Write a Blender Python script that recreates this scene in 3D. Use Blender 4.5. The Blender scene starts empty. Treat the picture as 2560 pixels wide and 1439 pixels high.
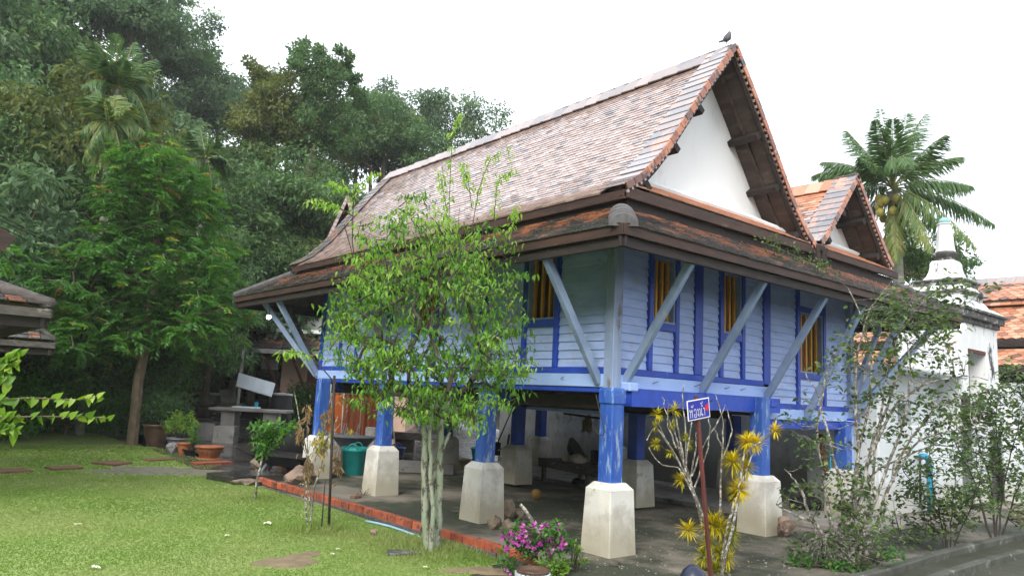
import bpy, math, random
import numpy as np
from mathutils import Vector, Matrix
rng = np.random.default_rng(7); random.seed(7)
S = bpy.context.scene; COL = S.collection
PI = math.pi
# ------------------------------------------------------------------ camera, sky, sun, exposure
F_PX = 1864.0; PITCH = .1439; ROLL = .0497; YAW = .8765; CAM = np.array([-6.574, -5.985, 1.65])
fw = np.array([math.cos(YAW)*math.cos(PITCH), math.sin(YAW)*math.cos(PITCH), math.sin(PITCH)])
r0 = np.array([math.sin(YAW), -math.cos(YAW), 0.]); u0 = np.cross(r0, fw)
rt = r0*math.cos(ROLL)+u0*math.sin(ROLL); up = -r0*math.sin(ROLL)+u0*math.cos(ROLL)
cd = bpy.data.cameras.new('camera'); cam = bpy.data.objects.new('camera', cd); COL.objects.link(cam)
cam.matrix_world = Matrix([[rt[0], up[0], -fw[0], CAM[0]], [rt[1], up[1], -fw[1], CAM[1]], [rt[2], up[2], -fw[2], CAM[2]], [0, 0, 0, 1]])
cd.sensor_width = 36; cd.lens = 36*F_PX/2560; cd.clip_start = .05; cd.clip_end = 2000; S.camera = cam
W = bpy.data.worlds.new('World'); S.world = W; W.use_nodes = True
nt = W.node_tree; nt.nodes.clear()
SUN_EL = math.radians(36); SUN_AZ = math.radians(207)      # compass angle the light comes from, measured from +x
sky = nt.nodes.new('ShaderNodeTexSky'); sky.sky_type = 'NISHITA'; sky.sun_disc = False
sky.sun_elevation = SUN_EL; sky.sun_rotation = PI/2-SUN_AZ; sky.air_density = 1; sky.dust_density = 3
bg1 = nt.nodes.new('ShaderNodeBackground'); bg1.inputs[1].default_value = .05
bg2 = nt.nodes.new('ShaderNodeBackground'); bg2.inputs[0].default_value = (.955, .975, 1, 1); bg2.inputs[1].default_value = .8
ad = nt.nodes.new('ShaderNodeAddShader'); wo = nt.nodes.new('ShaderNodeOutputWorld')
nt.links.new(sky.outputs[0], bg1.inputs[0]); nt.links.new(bg1.outputs[0], ad.inputs[0]); nt.links.new(bg2.outputs[0], ad.inputs[1]); nt.links.new(ad.outputs[0], wo.inputs[0])
sl = bpy.data.lights.new('sun', 'SUN'); sl.energy = 1.6; sl.angle = math.radians(30); sl.color = (1, .97, .92)
so = bpy.data.objects.new('sun', sl); COL.objects.link(so)
so.rotation_euler = Vector((math.cos(SUN_AZ)*math.cos(SUN_EL), math.sin(SUN_AZ)*math.cos(SUN_EL), math.sin(SUN_EL))).to_track_quat('Z', 'Y').to_euler()
S.view_settings.view_transform = 'Standard'; S.view_settings.look = 'None'; S.view_settings.gamma = 1
S.view_settings.use_curve_mapping = False; S.view_settings.exposure = 1.1
S.cycles.max_bounces = 6; S.cycles.transparent_max_bounces = 4; S.cycles.diffuse_bounces = 3; S.cycles.use_denoising = True

# ------------------------------------------------------------------ helpers
def ray(u, v): return fw+rt*(u-1280)/F_PX-up*(v-719.5)/F_PX
def onx(u, v, x): d = ray(u, v); return CAM+d*(x-CAM[0])/d[0]
def ony(u, v, y): d = ray(u, v); return CAM+d*(y-CAM[1])/d[1]
def onz(u, v, z=0.): d = ray(u, v); return CAM+d*(z-CAM[2])/d[2]
def at(u, v, r): d = ray(u, v); return CAM+d*r/math.hypot(d[0], d[1])
def ease(t): t = np.clip(t, 0, 1); return t*t*(3-2*t)
HU = [-400, 0, 300, 470, 640, 900, 1200, 1500, 1900]; HH = [30, 29, 23, 14.5, 10, 8.5, 7, 3, 0]
def gz(x, y):
    """height of the ground: flat by the house, a gentle rise in the yard, then the steep hillside"""
    x = np.asarray(x, float); y = np.asarray(y, float)
    dx = x-CAM[0]; dy = y-CAM[1]; r = np.hypot(dx, dy)
    a = np.arctan2(dy, dx)-YAW; a = (a+PI) % (2*PI)-PI
    uu = 1280-F_PX*np.tan(np.clip(a, -1.2, 1.2)); hm = np.interp(uu, HU, HH); hm = np.where(np.abs(a) > 1.2, np.where(a > 0, 30, 0), hm)
    g = .035*np.clip(y-9, 0, 14)
    return g+hm*ease((r-27)/38.)*1.0
def gp(u, v, dz=0.):
    """where the sight line through a photo pixel meets the ground"""
    d = ray(u, v); t = 3.
    for i in range(4000):
        p = CAM+d*t
        if p[2] <= gz(p[0], p[1])+dz: break
        t += .02
    return np.array([p[0], p[1], float(gz(p[0], p[1]))+dz])

class MB:
    def __init__(s): s.v = []; s.f = {3: [], 4: []}; s.r = {3: [], 4: []}; s.m = {3: [], 4: []}; s.ng = []; s.n = 0
    def add(s, V, Fs, r=0., m=0):
        V = np.asarray(V, float).reshape(-1, 3); Fs = np.asarray(Fs, int)
        if not len(Fs): return s
        k = Fs.shape[1]; s.v.append(V); s.f[k].append(Fs+s.n); s.r[k].append(np.broadcast_to(np.asarray(r, float), (len(Fs),))); s.m[k].append(np.full(len(Fs), m)); s.n += len(V)
        return s
    def poly(s, V, r=0., m=0):
        V = np.asarray(V, float); s.v.append(V); s.ng.append((np.arange(len(V))+s.n, r, m)); s.n += len(V); return s
    def box(s, c, d, rz=0, r=0., m=0, ch=0., R=None, tap=None):
        """box centred at c with full size d; chamfered edges when ch > 0; tap=(tx,ty) scales the top"""
        d = np.asarray(d, float)/2
        sg = np.array([[-1, -1, -1], [1, -1, -1], [1, 1, -1], [-1, 1, -1], [-1, -1, 1], [1, -1, 1], [1, 1, 1], [-1, 1, 1]], float)
        if ch <= 0:
            V = sg*d; Fq = [[0, 3, 2, 1], [4, 5, 6, 7], [0, 1, 5, 4], [1, 2, 6, 5], [2, 3, 7, 6], [3, 0, 4, 7]]; Ft = []
        else:
            V = []; 
            for q in sg:
                for a in range(3):
                    w = q*(d-ch); w[a] = q[a]*d[a]; V.append(w)
            V = np.array(V); id = lambda i, a: i*3+a
            Fq = [[id(0, 2), id(3, 2), id(2, 2), id(1, 2)], [id(4, 2), id(5, 2), id(6, 2), id(7, 2)], [id(0, 1), id(1, 1), id(5, 1), id(4, 1)], [id(1, 0), id(2, 0), id(6, 0), id(5, 0)], [id(2, 1), id(3, 1), id(7, 1), id(6, 1)], [id(3, 0), id(0, 0), id(4, 0), id(7, 0)]]
            for i, j, a, b in [(0, 1, 1, 2), (1, 2, 0, 2), (2, 3, 1, 2), (3, 0, 0, 2)]: Fq.append([id(i, a), id(i, b), id(j, b), id(j, a)])
            for i, j, a, b in [(4, 5, 1, 2), (5, 6, 0, 2), (6, 7, 1, 2), (7, 4, 0, 2)]: Fq.append([id(i, a), id(j, a), id(j, b), id(i, b)])
            for i in range(4): Fq.append([id(i, 0), id(i, 1), id(i+4, 1), id(i+4, 0)] if i % 2 == 0 else [id(i, 1), id(i, 0), id(i+4, 0), id(i+4, 1)])
            Ft = [[id(i, 0), id(i, 1), id(i, 2)] for i in range(8)]
        if tap is not None:
            t = (V[:, 2]/d[2]+1)/2; V = V.copy(); V[:, 0] *= 1+(tap[0]-1)*t; V[:, 1] *= 1+(tap[1]-1)*t
        if R is not None: V = V@np.asarray(R).T
        if rz: c_, s_ = math.cos(rz), math.sin(rz); V = V@np.array([[c_, s_, 0], [-s_, c_, 0], [0, 0, 1]])
        V = V+np.asarray(c, float); n = s.n; s.add(V, Fq, r, m)
        if Ft: s.n -= len(V); s.v.append(np.zeros((0, 3))); s.f[3].append(np.array(Ft)+n); s.r[3].append(np.full(len(Ft), r)); s.m[3].append(np.full(len(Ft), m)); s.n += len(V)
        return s
    def span(s, a, b, w, h, upv=(0, 0, 1), r=0., m=0, ch=0.):
        """a bar of section w x h from a to b"""
        a = np.asarray(a, float); b = np.asarray(b, float); z = b-a; L = np.linalg.norm(z); z /= L
        y = np.asarray(upv, float); x = np.cross(y, z)
        if np.linalg.norm(x) < 1e-4: x = np.cross((1, 0, 0), z)
        x /= np.linalg.norm(x); y = np.cross(z, x)
        return s.box((a+b)/2, (w, h, L), r=r, m=m, ch=ch, R=np.array([x, y, z]).T)
    def tube(s, P, R, n=6, r=0., m=0, cap=True):
        P = np.asarray(P, float); k = len(P); R = np.broadcast_to(np.asarray(R, float), (k,))
        T = np.gradient(P, axis=0); T /= np.linalg.norm(T, axis=1)[:, None]+1e-9
        ref = np.array([0, 0, 1.]) if abs(T[0][2]) < .9 else np.array([1., 0, 0])
        A = np.zeros((k, 3)); a = np.cross(T[0], ref)
        for i in range(k):
            a = a-T[i]*(a@T[i]); a /= np.linalg.norm(a)+1e-9; A[i] = a
        B = np.cross(T, A); th = np.arange(n)*2*PI/n
        V = P[:, None]+R[:, None, None]*(A[:, None]*np.cos(th)[None, :, None]+B[:, None]*np.sin(th)[None, :, None])
        i = np.arange(k-1)[:, None]*n; j = np.arange(n)[None]; j2 = (j+1) % n
        Fq = np.stack([i+j, i+j2, i+n+j2, i+n+j], -1).reshape(-1, 4)
        n0 = s.n; s.add(V.reshape(-1, 3), Fq, r, m)
        if cap and n > 3:
            s.ng.append((n0+np.arange(n)[::-1], r, m)); s.ng.append((n0+(k-1)*n+np.arange(n), r, m))
        return s
    def lathe(s, prof, c=(0, 0, 0), n=20, r=0., m=0, sq=None):
        """revolve (radius, z) pairs; sq = 4 makes a square plan"""
        th = np.arange(n)*2*PI/n+(PI/n if n in (4, 6, 8) else 0); k = len(prof); pr = np.array(prof, float)
        V = np.stack([pr[:, :1]*np.cos(th), pr[:, :1]*np.sin(th), np.broadcast_to(pr[:, 1:], (k, n))], -1)+np.asarray(c, float)
        i = np.arange(k-1)[:, None]*n; j = np.arange(n)[None]; j2 = (j+1) % n
        s.add(V.reshape(-1, 3), np.stack([i+j, i+j2, i+n+j2, i+n+j], -1).reshape(-1, 4), r, m); return s
    def leaves(s, p, d, nrm, L, Wd, r=0., m=0, fold=.25, droop=.15):
        """folded kite leaves, two triangles each"""
        N = len(p); d = d/(np.linalg.norm(d, axis=1)[:, None]+1e-9); sd = np.cross(d, nrm); sd /= np.linalg.norm(sd, axis=1)[:, None]+1e-9; nn = np.cross(sd, d)
        L = np.broadcast_to(L, (N,))[:, None]; Wd = np.broadcast_to(Wd, (N,))[:, None]
        mid = p+d*L*.45
        V = np.stack([p, mid+sd*Wd*.5+nn*Wd*fold, p+d*L-nn*L*droop, mid-sd*Wd*.5+nn*Wd*fold], 1).reshape(-1, 3)
        b = np.arange(N)[:, None]*4; Fs = np.concatenate([b+[0, 1, 2], b+[0, 2, 3]], 0)
        rr = np.broadcast_to(r, (N,)); return s.add(V, Fs, np.concatenate([rr, rr]), m)
    def bigleaves(s, p, d, nrm, L, Wd, r=0., m=0, droop=.3, fold=.2):
        """curved leaves with eight triangles, for plants near the camera"""
        N = len(p); d = d/(np.linalg.norm(d, axis=1)[:, None]+1e-9); sd = np.cross(d, nrm); sd /= np.linalg.norm(sd, axis=1)[:, None]+1e-9; nn = np.cross(sd, d)
        L = np.broadcast_to(L, (N,))[:, None]; Wd = np.broadcast_to(Wd, (N,))[:, None]; V = []
        for t, w in ((0, 0), (.28, .85), (.6, .8), (1, 0)):
            c = p+d*L*t-nn*L*droop*t*t
            if w == 0: V.append(c)
            else: V += [c+sd*Wd*w*.5+nn*Wd*fold*w, c, c-sd*Wd*w*.5+nn*Wd*fold*w]
        V = np.stack(V, 1).reshape(-1, 3); b = np.arange(N)[:, None]*8
        T = np.concatenate([b+q for q in ([0, 1, 2], [0, 2, 3], [4, 7, 5], [5, 7, 6])]); Q = np.concatenate([b+[1, 4, 5, 2], b+[2, 5, 6, 3]])
        rr = np.broadcast_to(r, (N,)); n0 = s.n; s.add(V, Q, np.tile(rr, 2), m); s.f[3].append(T+n0); s.r[3].append(np.tile(rr, 4)); s.m[3].append(np.full(len(T), m)); return s
    def mesh(s, name, mats, smooth=False):
        me = bpy.data.meshes.new(name); V = np.concatenate(s.v) if s.v else np.zeros((0, 3))
        lens = []; idx = []; rr = []; mm = []
        for k in (3, 4):
            if s.f[k]:
                Fk = np.concatenate(s.f[k]); idx.append(Fk.ravel()); lens.append(np.full(len(Fk), k)); rr.append(np.concatenate(s.r[k])); mm.append(np.concatenate(s.m[k]))
        for (q, r_, m_) in s.ng: idx.append(q); lens.append([len(q)]); rr.append([r_]); mm.append([m_])
        idx = np.concatenate(idx).astype(np.int32); lens = np.concatenate(lens).astype(np.int32)
        st = np.concatenate([[0], np.cumsum(lens)[:-1]]).astype(np.int32)
        me.vertices.add(len(V)); me.vertices.foreach_set('co', V.ravel().astype(np.float32))
        me.loops.add(len(idx)); me.loops.foreach_set('vertex_index', idx)
        me.polygons.add(len(lens)); me.polygons.foreach_set('loop_start', st); me.polygons.foreach_set('material_index', np.concatenate(mm).astype(np.int32))
        a = me.attributes.new('rnd', 'FLOAT', 'FACE'); a.data.foreach_set('value', np.concatenate(rr).astype(np.float32))
        me.update(calc_edges=True); me.validate()
        me.polygons.foreach_set('use_smooth', np.full(len(me.polygons), bool(smooth)))
        for q in (mats if isinstance(mats, (list, tuple)) else [mats]): me.materials.append(q)
        return me
    def build(s, name, mats, parent=None, loc=None, smooth=False, kind=None, label=None):
        """one mesh object; vertex positions are world positions, moved so that loc (or the parent's place) is the origin"""
        me = s.mesh(name, mats, smooth); o = bpy.data.objects.new(name, me); COL.objects.link(o)
        root = np.zeros(3)
        if parent is not None:
            o.parent = parent; q = parent
            while q is not None: root = root+np.array(q.location); q = q.parent
        if loc is not None: root = np.array(loc, float); o.location = loc
        me.transform(Matrix.Translation(-Vector(root)))
        if kind: o['kind'] = kind
        if label: o['label'] = label
        return o
def tag(o, label, cat, group=None, kind=None):
    o['label'] = label; o['category'] = cat
    if group: o['group'] = group
    if kind: o['kind'] = kind
    return o
def thing(name, label, cat, loc=(0, 0, 0), group=None):
    o = bpy.data.objects.new(name, None); COL.objects.link(o); o.location = [float(q) for q in loc]; o.empty_display_size = .2
    return tag(o, label, cat, group)
def inst(name, me, parent, M):
    o = bpy.data.objects.new(name, me); COL.objects.link(o)
    if parent is not None: o.parent = parent; M = Matrix.Translation(-Vector(parent.location))@M
    o.matrix_local = M; return o
def dup(root, loc, rz=0., sc=1., label=None, group=None):
    r = root.copy(); COL.objects.link(r); r.location = loc; r.rotation_euler = (0, 0, rz); r.scale = (sc, sc, sc)
    if label: r['label'] = label
    if group: r['group'] = group
    for ch in list(root.children):
        c = ch.copy(); COL.objects.link(c); c.parent = r
    return r
def basis(x, y, z, o):
    return Matrix([[x[0], y[0], z[0], o[0]], [x[1], y[1], z[1], o[1]], [x[2], y[2], z[2], o[2]], [0, 0, 0, 1]])

# ------------------------------------------------------------------ materials
def mat(name, c1, c2=None, sc=4., st=(1, 1, 1), rough=.7, spec=.4, bump=.0, bs=30., bst=None, rv=0., c3=None, s3=6., t3=.6, w3=.05, c4=None, s4=2., t4=.55, w4=.12, zdirt=None, ramp=None, trans=0., metal=0., coat=0., rvar=0.):
    m = bpy.data.materials.new(name); m.use_nodes = True; n = m.node_tree.nodes; l = m.node_tree.links; n.clear()
    out = n.new('ShaderNodeOutputMaterial'); b = n.new('ShaderNodeBsdfPrincipled'); geo = n.new('ShaderNodeNewGeometry')
    def nz(scale, stretch, detail=5, rgh=.6, off=0):
        mp = n.new('ShaderNodeMapping'); mp.inputs['Scale'].default_value = [scale*q for q in stretch]; mp.inputs['Location'].default_value = (off, off*.7, off*1.3)
        l.new(geo.outputs['Position'], mp.inputs[0]); t = n.new('ShaderNodeTexNoise'); t.inputs['Scale'].default_value = 1; t.inputs['Detail'].default_value = detail; t.inputs['Roughness'].default_value = rgh
        l.new(mp.outputs[0], t.inputs['Vector']); return t.outputs[0]
    def mr(src, a, bb, c=0., d=1.):
        q = n.new('ShaderNodeMapRange'); q.interpolation_type = 'SMOOTHSTEP'; q.inputs[1].default_value = a; q.inputs[2].default_value = bb; q.inputs[3].default_value = c; q.inputs[4].default_value = d; l.new(src, q.inputs[0]); return q.outputs[0]
    def mix(fac, a, bb):
        q = n.new('ShaderNodeMix'); q.data_type = 'RGBA'; l.new(fac, q.inputs[0])
        for k, c in ((6, a), (7, bb)):
            if isinstance(c, tuple): q.inputs[k].default_value = (*c, 1)
            else: l.new(c, q.inputs[k])
        return q.outputs[2]
    at_ = n.new('ShaderNodeAttribute'); at_.attribute_name = 'rnd'
    if ramp:
        cr = n.new('ShaderNodeValToRGB'); e = cr.color_ramp.elements
        for i, (p, c) in enumerate(ramp):
            q = e[i] if i < 2 else e.new(p)
            q.position = p; q.color = (*c, 1)
        l.new(at_.outputs['Fac'], cr.inputs[0]); col = cr.outputs[0]
        if c2: col = mix(mr(nz(sc, st), .4, .65, 0, .7), col, c2)
    else: col = mix(mr(nz(sc, st), .32, .68), c1, c2 if c2 else tuple(q*.8 for q in c1))
    if c4: col = mix(mr(nz(s4, (1, 1, 1), 6, .65, 7), t4-w4, t4+w4), col, c4)
    if c3: col = mix(mr(nz(s3, st, 7, .7, 3), t3-w3, t3+w3), col, c3)
    if zdirt:   # weathering that starts at the foot of the plaster
        sp = n.new('ShaderNodeSeparateXYZ'); l.new(geo.outputs['Position'], sp.inputs[0]); ma = n.new('ShaderNodeMath'); ma.operation = 'MULTIPLY_ADD'; l.new(nz(5, (1, 1, .6), 6), ma.inputs[0]); ma.inputs[1].default_value = -zdirt[2]; l.new(sp.outputs[2], ma.inputs[2])
        col = mix(mr(ma.outputs[0], zdirt[0], zdirt[1], .75, 0.), col, zdirt[3])
    if rv:
        hs = n.new('ShaderNodeHueSaturation'); hs.inputs['Saturation'].default_value = 1
        if isinstance(rv, tuple): src = n.new('ShaderNodeObjectInfo').outputs['Random']; rv = rv[0]
        else: src = at_.outputs['Fac']
        q = n.new('ShaderNodeMapRange'); q.inputs[3].default_value = 1-rv; q.inputs[4].default_value = 1+rv; l.new(src, q.inputs[0]); l.new(q.outputs[0], hs.inputs['Value']); l.new(col, hs.inputs['Color']); col = hs.outputs[0]
    l.new(col, b.inputs['Base Color']); b.inputs['Roughness'].default_value = rough; b.inputs['Specular IOR Level'].default_value = spec; b.inputs['Metallic'].default_value = metal
    if coat: b.inputs['Coat Weight'].default_value = coat; b.inputs['Coat Roughness'].default_value = .15
    if rvar: l.new(mr(nz(1.3, (1, 1, 1), 4, .6, 11), .4, .62, max(.03, rough-rvar), rough+rvar), b.inputs['Roughness'])
    if bump:
        bp = n.new('ShaderNodeBump'); bp.inputs['Strength'].default_value = bump; bp.inputs['Distance'].default_value = .02; l.new(nz(bs, bst or st, 6, .65), bp.inputs['Height']); l.new(bp.outputs[0], b.inputs['Normal'])
    sh = b.outputs[0]
    if trans:
        tr = n.new('ShaderNodeBsdfTranslucent'); hs = n.new('ShaderNodeHueSaturation'); hs.inputs['Value'].default_value = 1.3; hs.inputs['Hue'].default_value = .485; hs.inputs['Saturation'].default_value = 1.1; l.new(col, hs.inputs['Color']); l.new(hs.outputs[0], tr.inputs[0])
        mx = n.new('ShaderNodeMixShader'); mx.inputs[0].default_value = trans; l.new(sh, mx.inputs[1]); l.new(tr.outputs[0], mx.inputs[2]); sh = mx.outputs[0]
    l.new(sh, out.inputs[0]); return m
def leafmat(name, ramp, trans=.35, c2=None, sc=.5, rough=.45, spec=.35): return mat(name, (0, 0, 0), c2=c2, sc=sc, ramp=ramp, trans=trans, rough=rough, spec=spec)
M = {}
M['blue_lt'] = mat('pale_blue_paint', (.38, .50, .82), (.31, .43, .74), 3, (1, 1, 3), .55, bump=.15, bs=60, bst=(.3, .3, 2), rv=(.07,), c3=(.13, .17, .28), s3=2.6, t3=.66, w3=.09, c4=(.36, .43, .62), s4=7, t4=.60, w4=.06)
M['blue_band'] = mat('band_blue_paint', (.33, .47, .80), (.28, .42, .74), 3, (1, 1, 3), .5, bump=.1, bs=40, c3=(.45, .55, .75), s3=9, t3=.72, w3=.03)
M['blue_brace'] = mat('grey_blue_paint', (.23, .31, .45), (.17, .24, .36), 6, (1, 1, .6), .6, bump=.15, bs=50, c3=(.30, .36, .42), s3=8, t3=.66)
M['blue_dk'] = mat('royal_blue_paint', (.020, .070, .44), (.015, .05, .34), 5, (1, 1, 1), .45, bump=.1, bs=40, c3=(.30, .40, .68), s3=10, t3=.69, w3=.03)
M['blue_post'] = mat('worn_post_paint', (.018, .07, .36), (.045, .13, .42), 4, (2, 2, .5), .45, bump=.3, bs=26, bst=(1.5, 1.5, .15), c3=(.26, .36, .50), s3=6, t3=.585, w3=.06)
M['post_pale'] = mat('weathered_corner_post', (.27, .35, .50), (.20, .27, .40), 6, (2, 2, .3), .7, bump=.4, bs=26, bst=(1.5, 1.5, .15), c3=(.15, .13, .12), s3=6, t3=.62, w3=.06)
M['plaster'] = mat('white_plaster', (.66, .65, .60), (.58, .58, .54), 2.5, rough=.85, bump=.2, bs=14, c3=(.30, .29, .27), s3=5, t3=.66, w3=.07, c4=(.45, .44, .40), s4=2.6, t4=.54, w4=.09, zdirt=(-.12, .30, .5, (.30, .27, .18)))
M['gable'] = mat('gable_plaster', (.84, .86, .86), (.79, .81, .81), 1.1, (1, 1, .35), rough=.85, bump=.08, bs=14, c3=(.66, .66, .64), s3=2.2, t3=.66, w3=.08)
M['wallwhite'] = mat('limewashed_wall', (.62, .66, .68), (.54, .58, .60), 1.2, (1, 1, .4), rough=.85, bump=.15, bs=8, c3=(.36, .38, .37), s3=3, t3=.68, w3=.07, zdirt=(-.1, .3, .7, (.40, .39, .33)))
M['wallgrey'] = mat('old_plaster', (.66, .66, .64), (.56, .56, .54), 1.5, rough=.85, bump=.15, bs=8, c3=(.28, .27, .25), s3=3, t3=.62, w3=.1, zdirt=(0, .6, .8, (.26, .25, .22)))
M['peach'] = mat('peach_plaster', (.58, .40, .30), (.50, .35, .27), 1.5, (1, 1, .5), rough=.8, bump=.1, bs=10, c3=(.35, .28, .22), s3=3, t3=.68, w3=.08)
tr_ = [(0, (.08, .08, .10)), (.08, (.18, .15, .15)), (.14, (.27, .18, .155)), (.5, (.335, .235, .205)), (.85, (.385, .275, .24)), (1, (.48, .38, .34))]
M['tile'] = mat('clay_roof_tile', (0, 0, 0), ramp=tr_, rough=.35, spec=.6, bump=.15, bs=40, c3=(.10, .08, .08), s3=3.2, t3=.66, w3=.05, coat=1.)
M['tile_old'] = mat('mossy_roof_tile', (0, 0, 0), ramp=[(0, (.025, .025, .027)), (.6, (.07, .052, .048)), (.74, (.20, .08, .045)), (1, (.36, .13, .06))], rough=.3, spec=.6, coat=1., bump=.3, bs=40, c3=(.03, .03, .032), s3=2.4, t3=.52, w3=.06, rvar=.1)
M['ridge'] = mat('ridge_tile_clay', (0, 0, 0), ramp=[(0, (.17, .155, .165)), (.4, (.26, .21, .20)), (1, (.33, .27, .25))], rough=.35, spec=.5, coat=.4, bump=.15, bs=30, c3=(.13, .13, .16), s3=4, t3=.60, w3=.05)
M['verge'] = mat('stained_verge_tile', (0, 0, 0), ramp=[(0, (.11, .11, .13)), (1, (.20, .16, .155))], rough=.25, spec=.6, coat=1., bump=.15, bs=30, c3=(.38, .20, .14), s3=4.5, t3=.56, w3=.05)
M['verge_edge'] = mat('orange_edge_tile', (0, 0, 0), ramp=[(0, (.05, .04, .045)), (.35, (.16, .07, .05)), (.6, (.38, .13, .06)), (1, (.48, .20, .11))], rough=.35, spec=.5, bump=.15, bs=30, c3=(.04, .04, .045), s3=6, t3=.58, w3=.05)
M['tile_or'] = mat('orange_roof_tile', (0, 0, 0), ramp=[(0, (.09, .07, .07)), (.15, (.40, .17, .09)), (.6, (.52, .24, .14)), (1, (.58, .33, .23))], rough=.4, spec=.5, bump=.15, bs=40, c3=(.10, .07, .06), s3=3, t3=.66, w3=.05)
M['mortar'] = mat('grey_mortar', (.11, .107, .107), (.065, .062, .062), 8, rough=.9, bump=.4, bs=30)
M['wood_dk'] = mat('dark_roof_timber', (.028, .020, .017), (.015, .012, .011), 6, (1, 1, 3), .75, bump=.3, bs=20, bst=(.5, .5, 4), c3=(.10, .085, .07), s3=5, t3=.68, w3=.08)
M['wood_red'] = mat('brown_fascia', (.058, .029, .020), (.030, .018, .014), 5, (.6, .6, 3), .7, bump=.3, bs=20, bst=(.4, .4, 4), c3=(.18, .14, .11), s3=3, t3=.68, w3=.06)
M['wood_gr'] = mat('grey_weathered_wood', (.12, .105, .095), (.06, .053, .047), 6, (1, 1, 3), .85, bump=.4, bs=20, bst=(.5, .5, 4), c3=(.30, .28, .25), s3=5, t3=.64)
M['soffit'] = mat('soffit_board', (.085, .062, .052), (.045, .034, .03), 4, (3, .5, .5), .8, bump=.2, bs=20, c3=(.15, .12, .10), s3=4, t3=.62, w3=.1)
M['yellow'] = mat('yellow_paint', (.62, .30, .02), (.5, .23, .015), 6, rough=.45, bump=.05)
M['brown_in'] = mat('brown_shutter', (.10, .045, .02), (.06, .03, .015), 6, (1, 1, .3), rough=.6)
M['dark'] = mat('dark_interior', (.02, .017, .015), rough=.9)
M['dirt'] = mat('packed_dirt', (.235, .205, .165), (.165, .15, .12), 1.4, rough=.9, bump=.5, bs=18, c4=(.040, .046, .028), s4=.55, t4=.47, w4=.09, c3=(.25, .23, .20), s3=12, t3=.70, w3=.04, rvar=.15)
M['hillground'] = mat('forest_floor', (.03, .035, .015), (.05, .04, .025), .3, rough=1, bump=.5, bs=3)
M['lawn'] = mat('lawn_turf', (.17, .27, .055), (.23, .31, .08), 1.2, rough=.95, bump=.7, bs=60, c4=(.24, .31, .10), s4=.5, t4=.52, w4=.15, c3=(.17, .13, .08), s3=1.1, t3=.74, w3=.04)
M['grass'] = leafmat('grass_blade', [(0, (.13, .235, .038)), (.5, (.185, .305, .06)), (.85, (.25, .36, .09)), (1, (.38, .38, .18))], .5, c2=(.32, .36, .14), sc=.45, rough=.6)
M['wet'] = mat('wet_concrete', (.050, .047, .045), (.085, .080, .075), 1.2, rough=.16, spec=.6, bump=.25, bs=9, c4=(.03, .028, .027), s4=.8, t4=.5, rvar=.12)
M['slab'] = mat('concrete_slab', (.30, .28, .25), (.22, .205, .19), 1.5, rough=.7, bump=.25, bs=14, c3=(.08, .075, .065), s3=2, t3=.6, w3=.1, rvar=.15)
M['conc'] = mat('grey_concrete', (.26, .25, .24), (.18, .175, .17), 3, rough=.75, bump=.3, bs=20, c3=(.09, .09, .085), s3=4, t3=.62, w3=.08)
M['kerb'] = mat('mossy_kerb', (.085, .088, .072), (.045, .05, .036), 3, rough=.85, bump=.4, bs=24, c3=(.24, .235, .22), s3=5, t3=.62, w3=.08)
M['brick'] = mat('red_brick', (.40, .10, .045), (.28, .075, .04), 14, rough=.8, bump=.4, bs=40, rv=(.25,), c3=(.06, .05, .045), s3=9, t3=.60, w3=.06)
M['rock'] = mat('brown_rock', (.27, .21, .15), (.15, .12, .09), 9, rough=.9, bump=.9, bs=22, c3=(.07, .065, .05), s3=9, t3=.58)
M['rock2'] = mat('reddish_rock', (.27, .19, .14), (.19, .14, .11), 5, rough=.85, bump=.5, bs=14, c3=(.10, .08, .07), s3=6, t3=.60)
M['bark_pale'] = mat('lichen_bark', (.21, .26, .17), (.30, .32, .25), 9, (1, 1, .5), .9, bump=.8, bs=34, c3=(.08, .07, .055), s3=14, t3=.555, w3=.05)
M['bark'] = mat('brown_bark', (.17, .125, .085), (.11, .085, .06), 8, (1, 1, .5), .95, bump=.6, bs=40, c3=(.24, .21, .16), s3=10, t3=.62)
M['bark_dk'] = mat('dark_twig', (.07, .055, .045), (.045, .04, .032), 10, rough=.95, bump=.3, bs=40, c3=(.25, .24, .21), s3=14, t3=.64, w3=.05)
M['bark_spot'] = mat('lichen_spotted_bark', (.16, .145, .12), (.10, .09, .075), 14, rough=.95, bump=.5, bs=50, c3=(.46, .45, .40), s3=22, t3=.53, w3=.04)
M['palmbark'] = mat('ringed_palm_bark', (.23, .23, .19), (.15, .155, .12), 3, (.4, .4, 5), .9, bump=.5, bs=8, bst=(.3, .3, 3), c3=(.36, .38, .32), s3=5, t3=.6)
M['leaf_a'] = leafmat('bright_small_leaf', [(0, (.045, .13, .018)), (.35, (.11, .27, .035)), (.8, (.23, .44, .06)), (1, (.40, .56, .14))], .5)
M['leaf_hill'] = leafmat('forest_leaf', [(0, (.045, .10, .036)), (.5, (.09, .18, .06)), (.85, (.16, .265, .085)), (1, (.28, .34, .12))], .35)
M['leaf_hill2'] = leafmat('blue_green_leaf', [(0, (.05, .105, .05)), (.5, (.10, .185, .085)), (1, (.19, .28, .13))], .4)
M['leaf_olive'] = leafmat('olive_leaf', [(0, (.065, .10, .025)), (.5, (.125, .165, .045)), (1, (.23, .24, .075))], .4)
M['leaf_mid'] = leafmat('midground_leaf', [(0, (.035, .11, .025)), (.45, (.075, .21, .04)), (.86, (.10, .26, .035)), (.93, (.20, .38, .04)), (1, (.40, .20, .09))], .4)
M['leaf_dark'] = leafmat('dark_shrub_leaf', [(0, (.02, .06, .015)), (.5, (.045, .12, .025)), (1, (.11, .22, .04))], .35)
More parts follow.
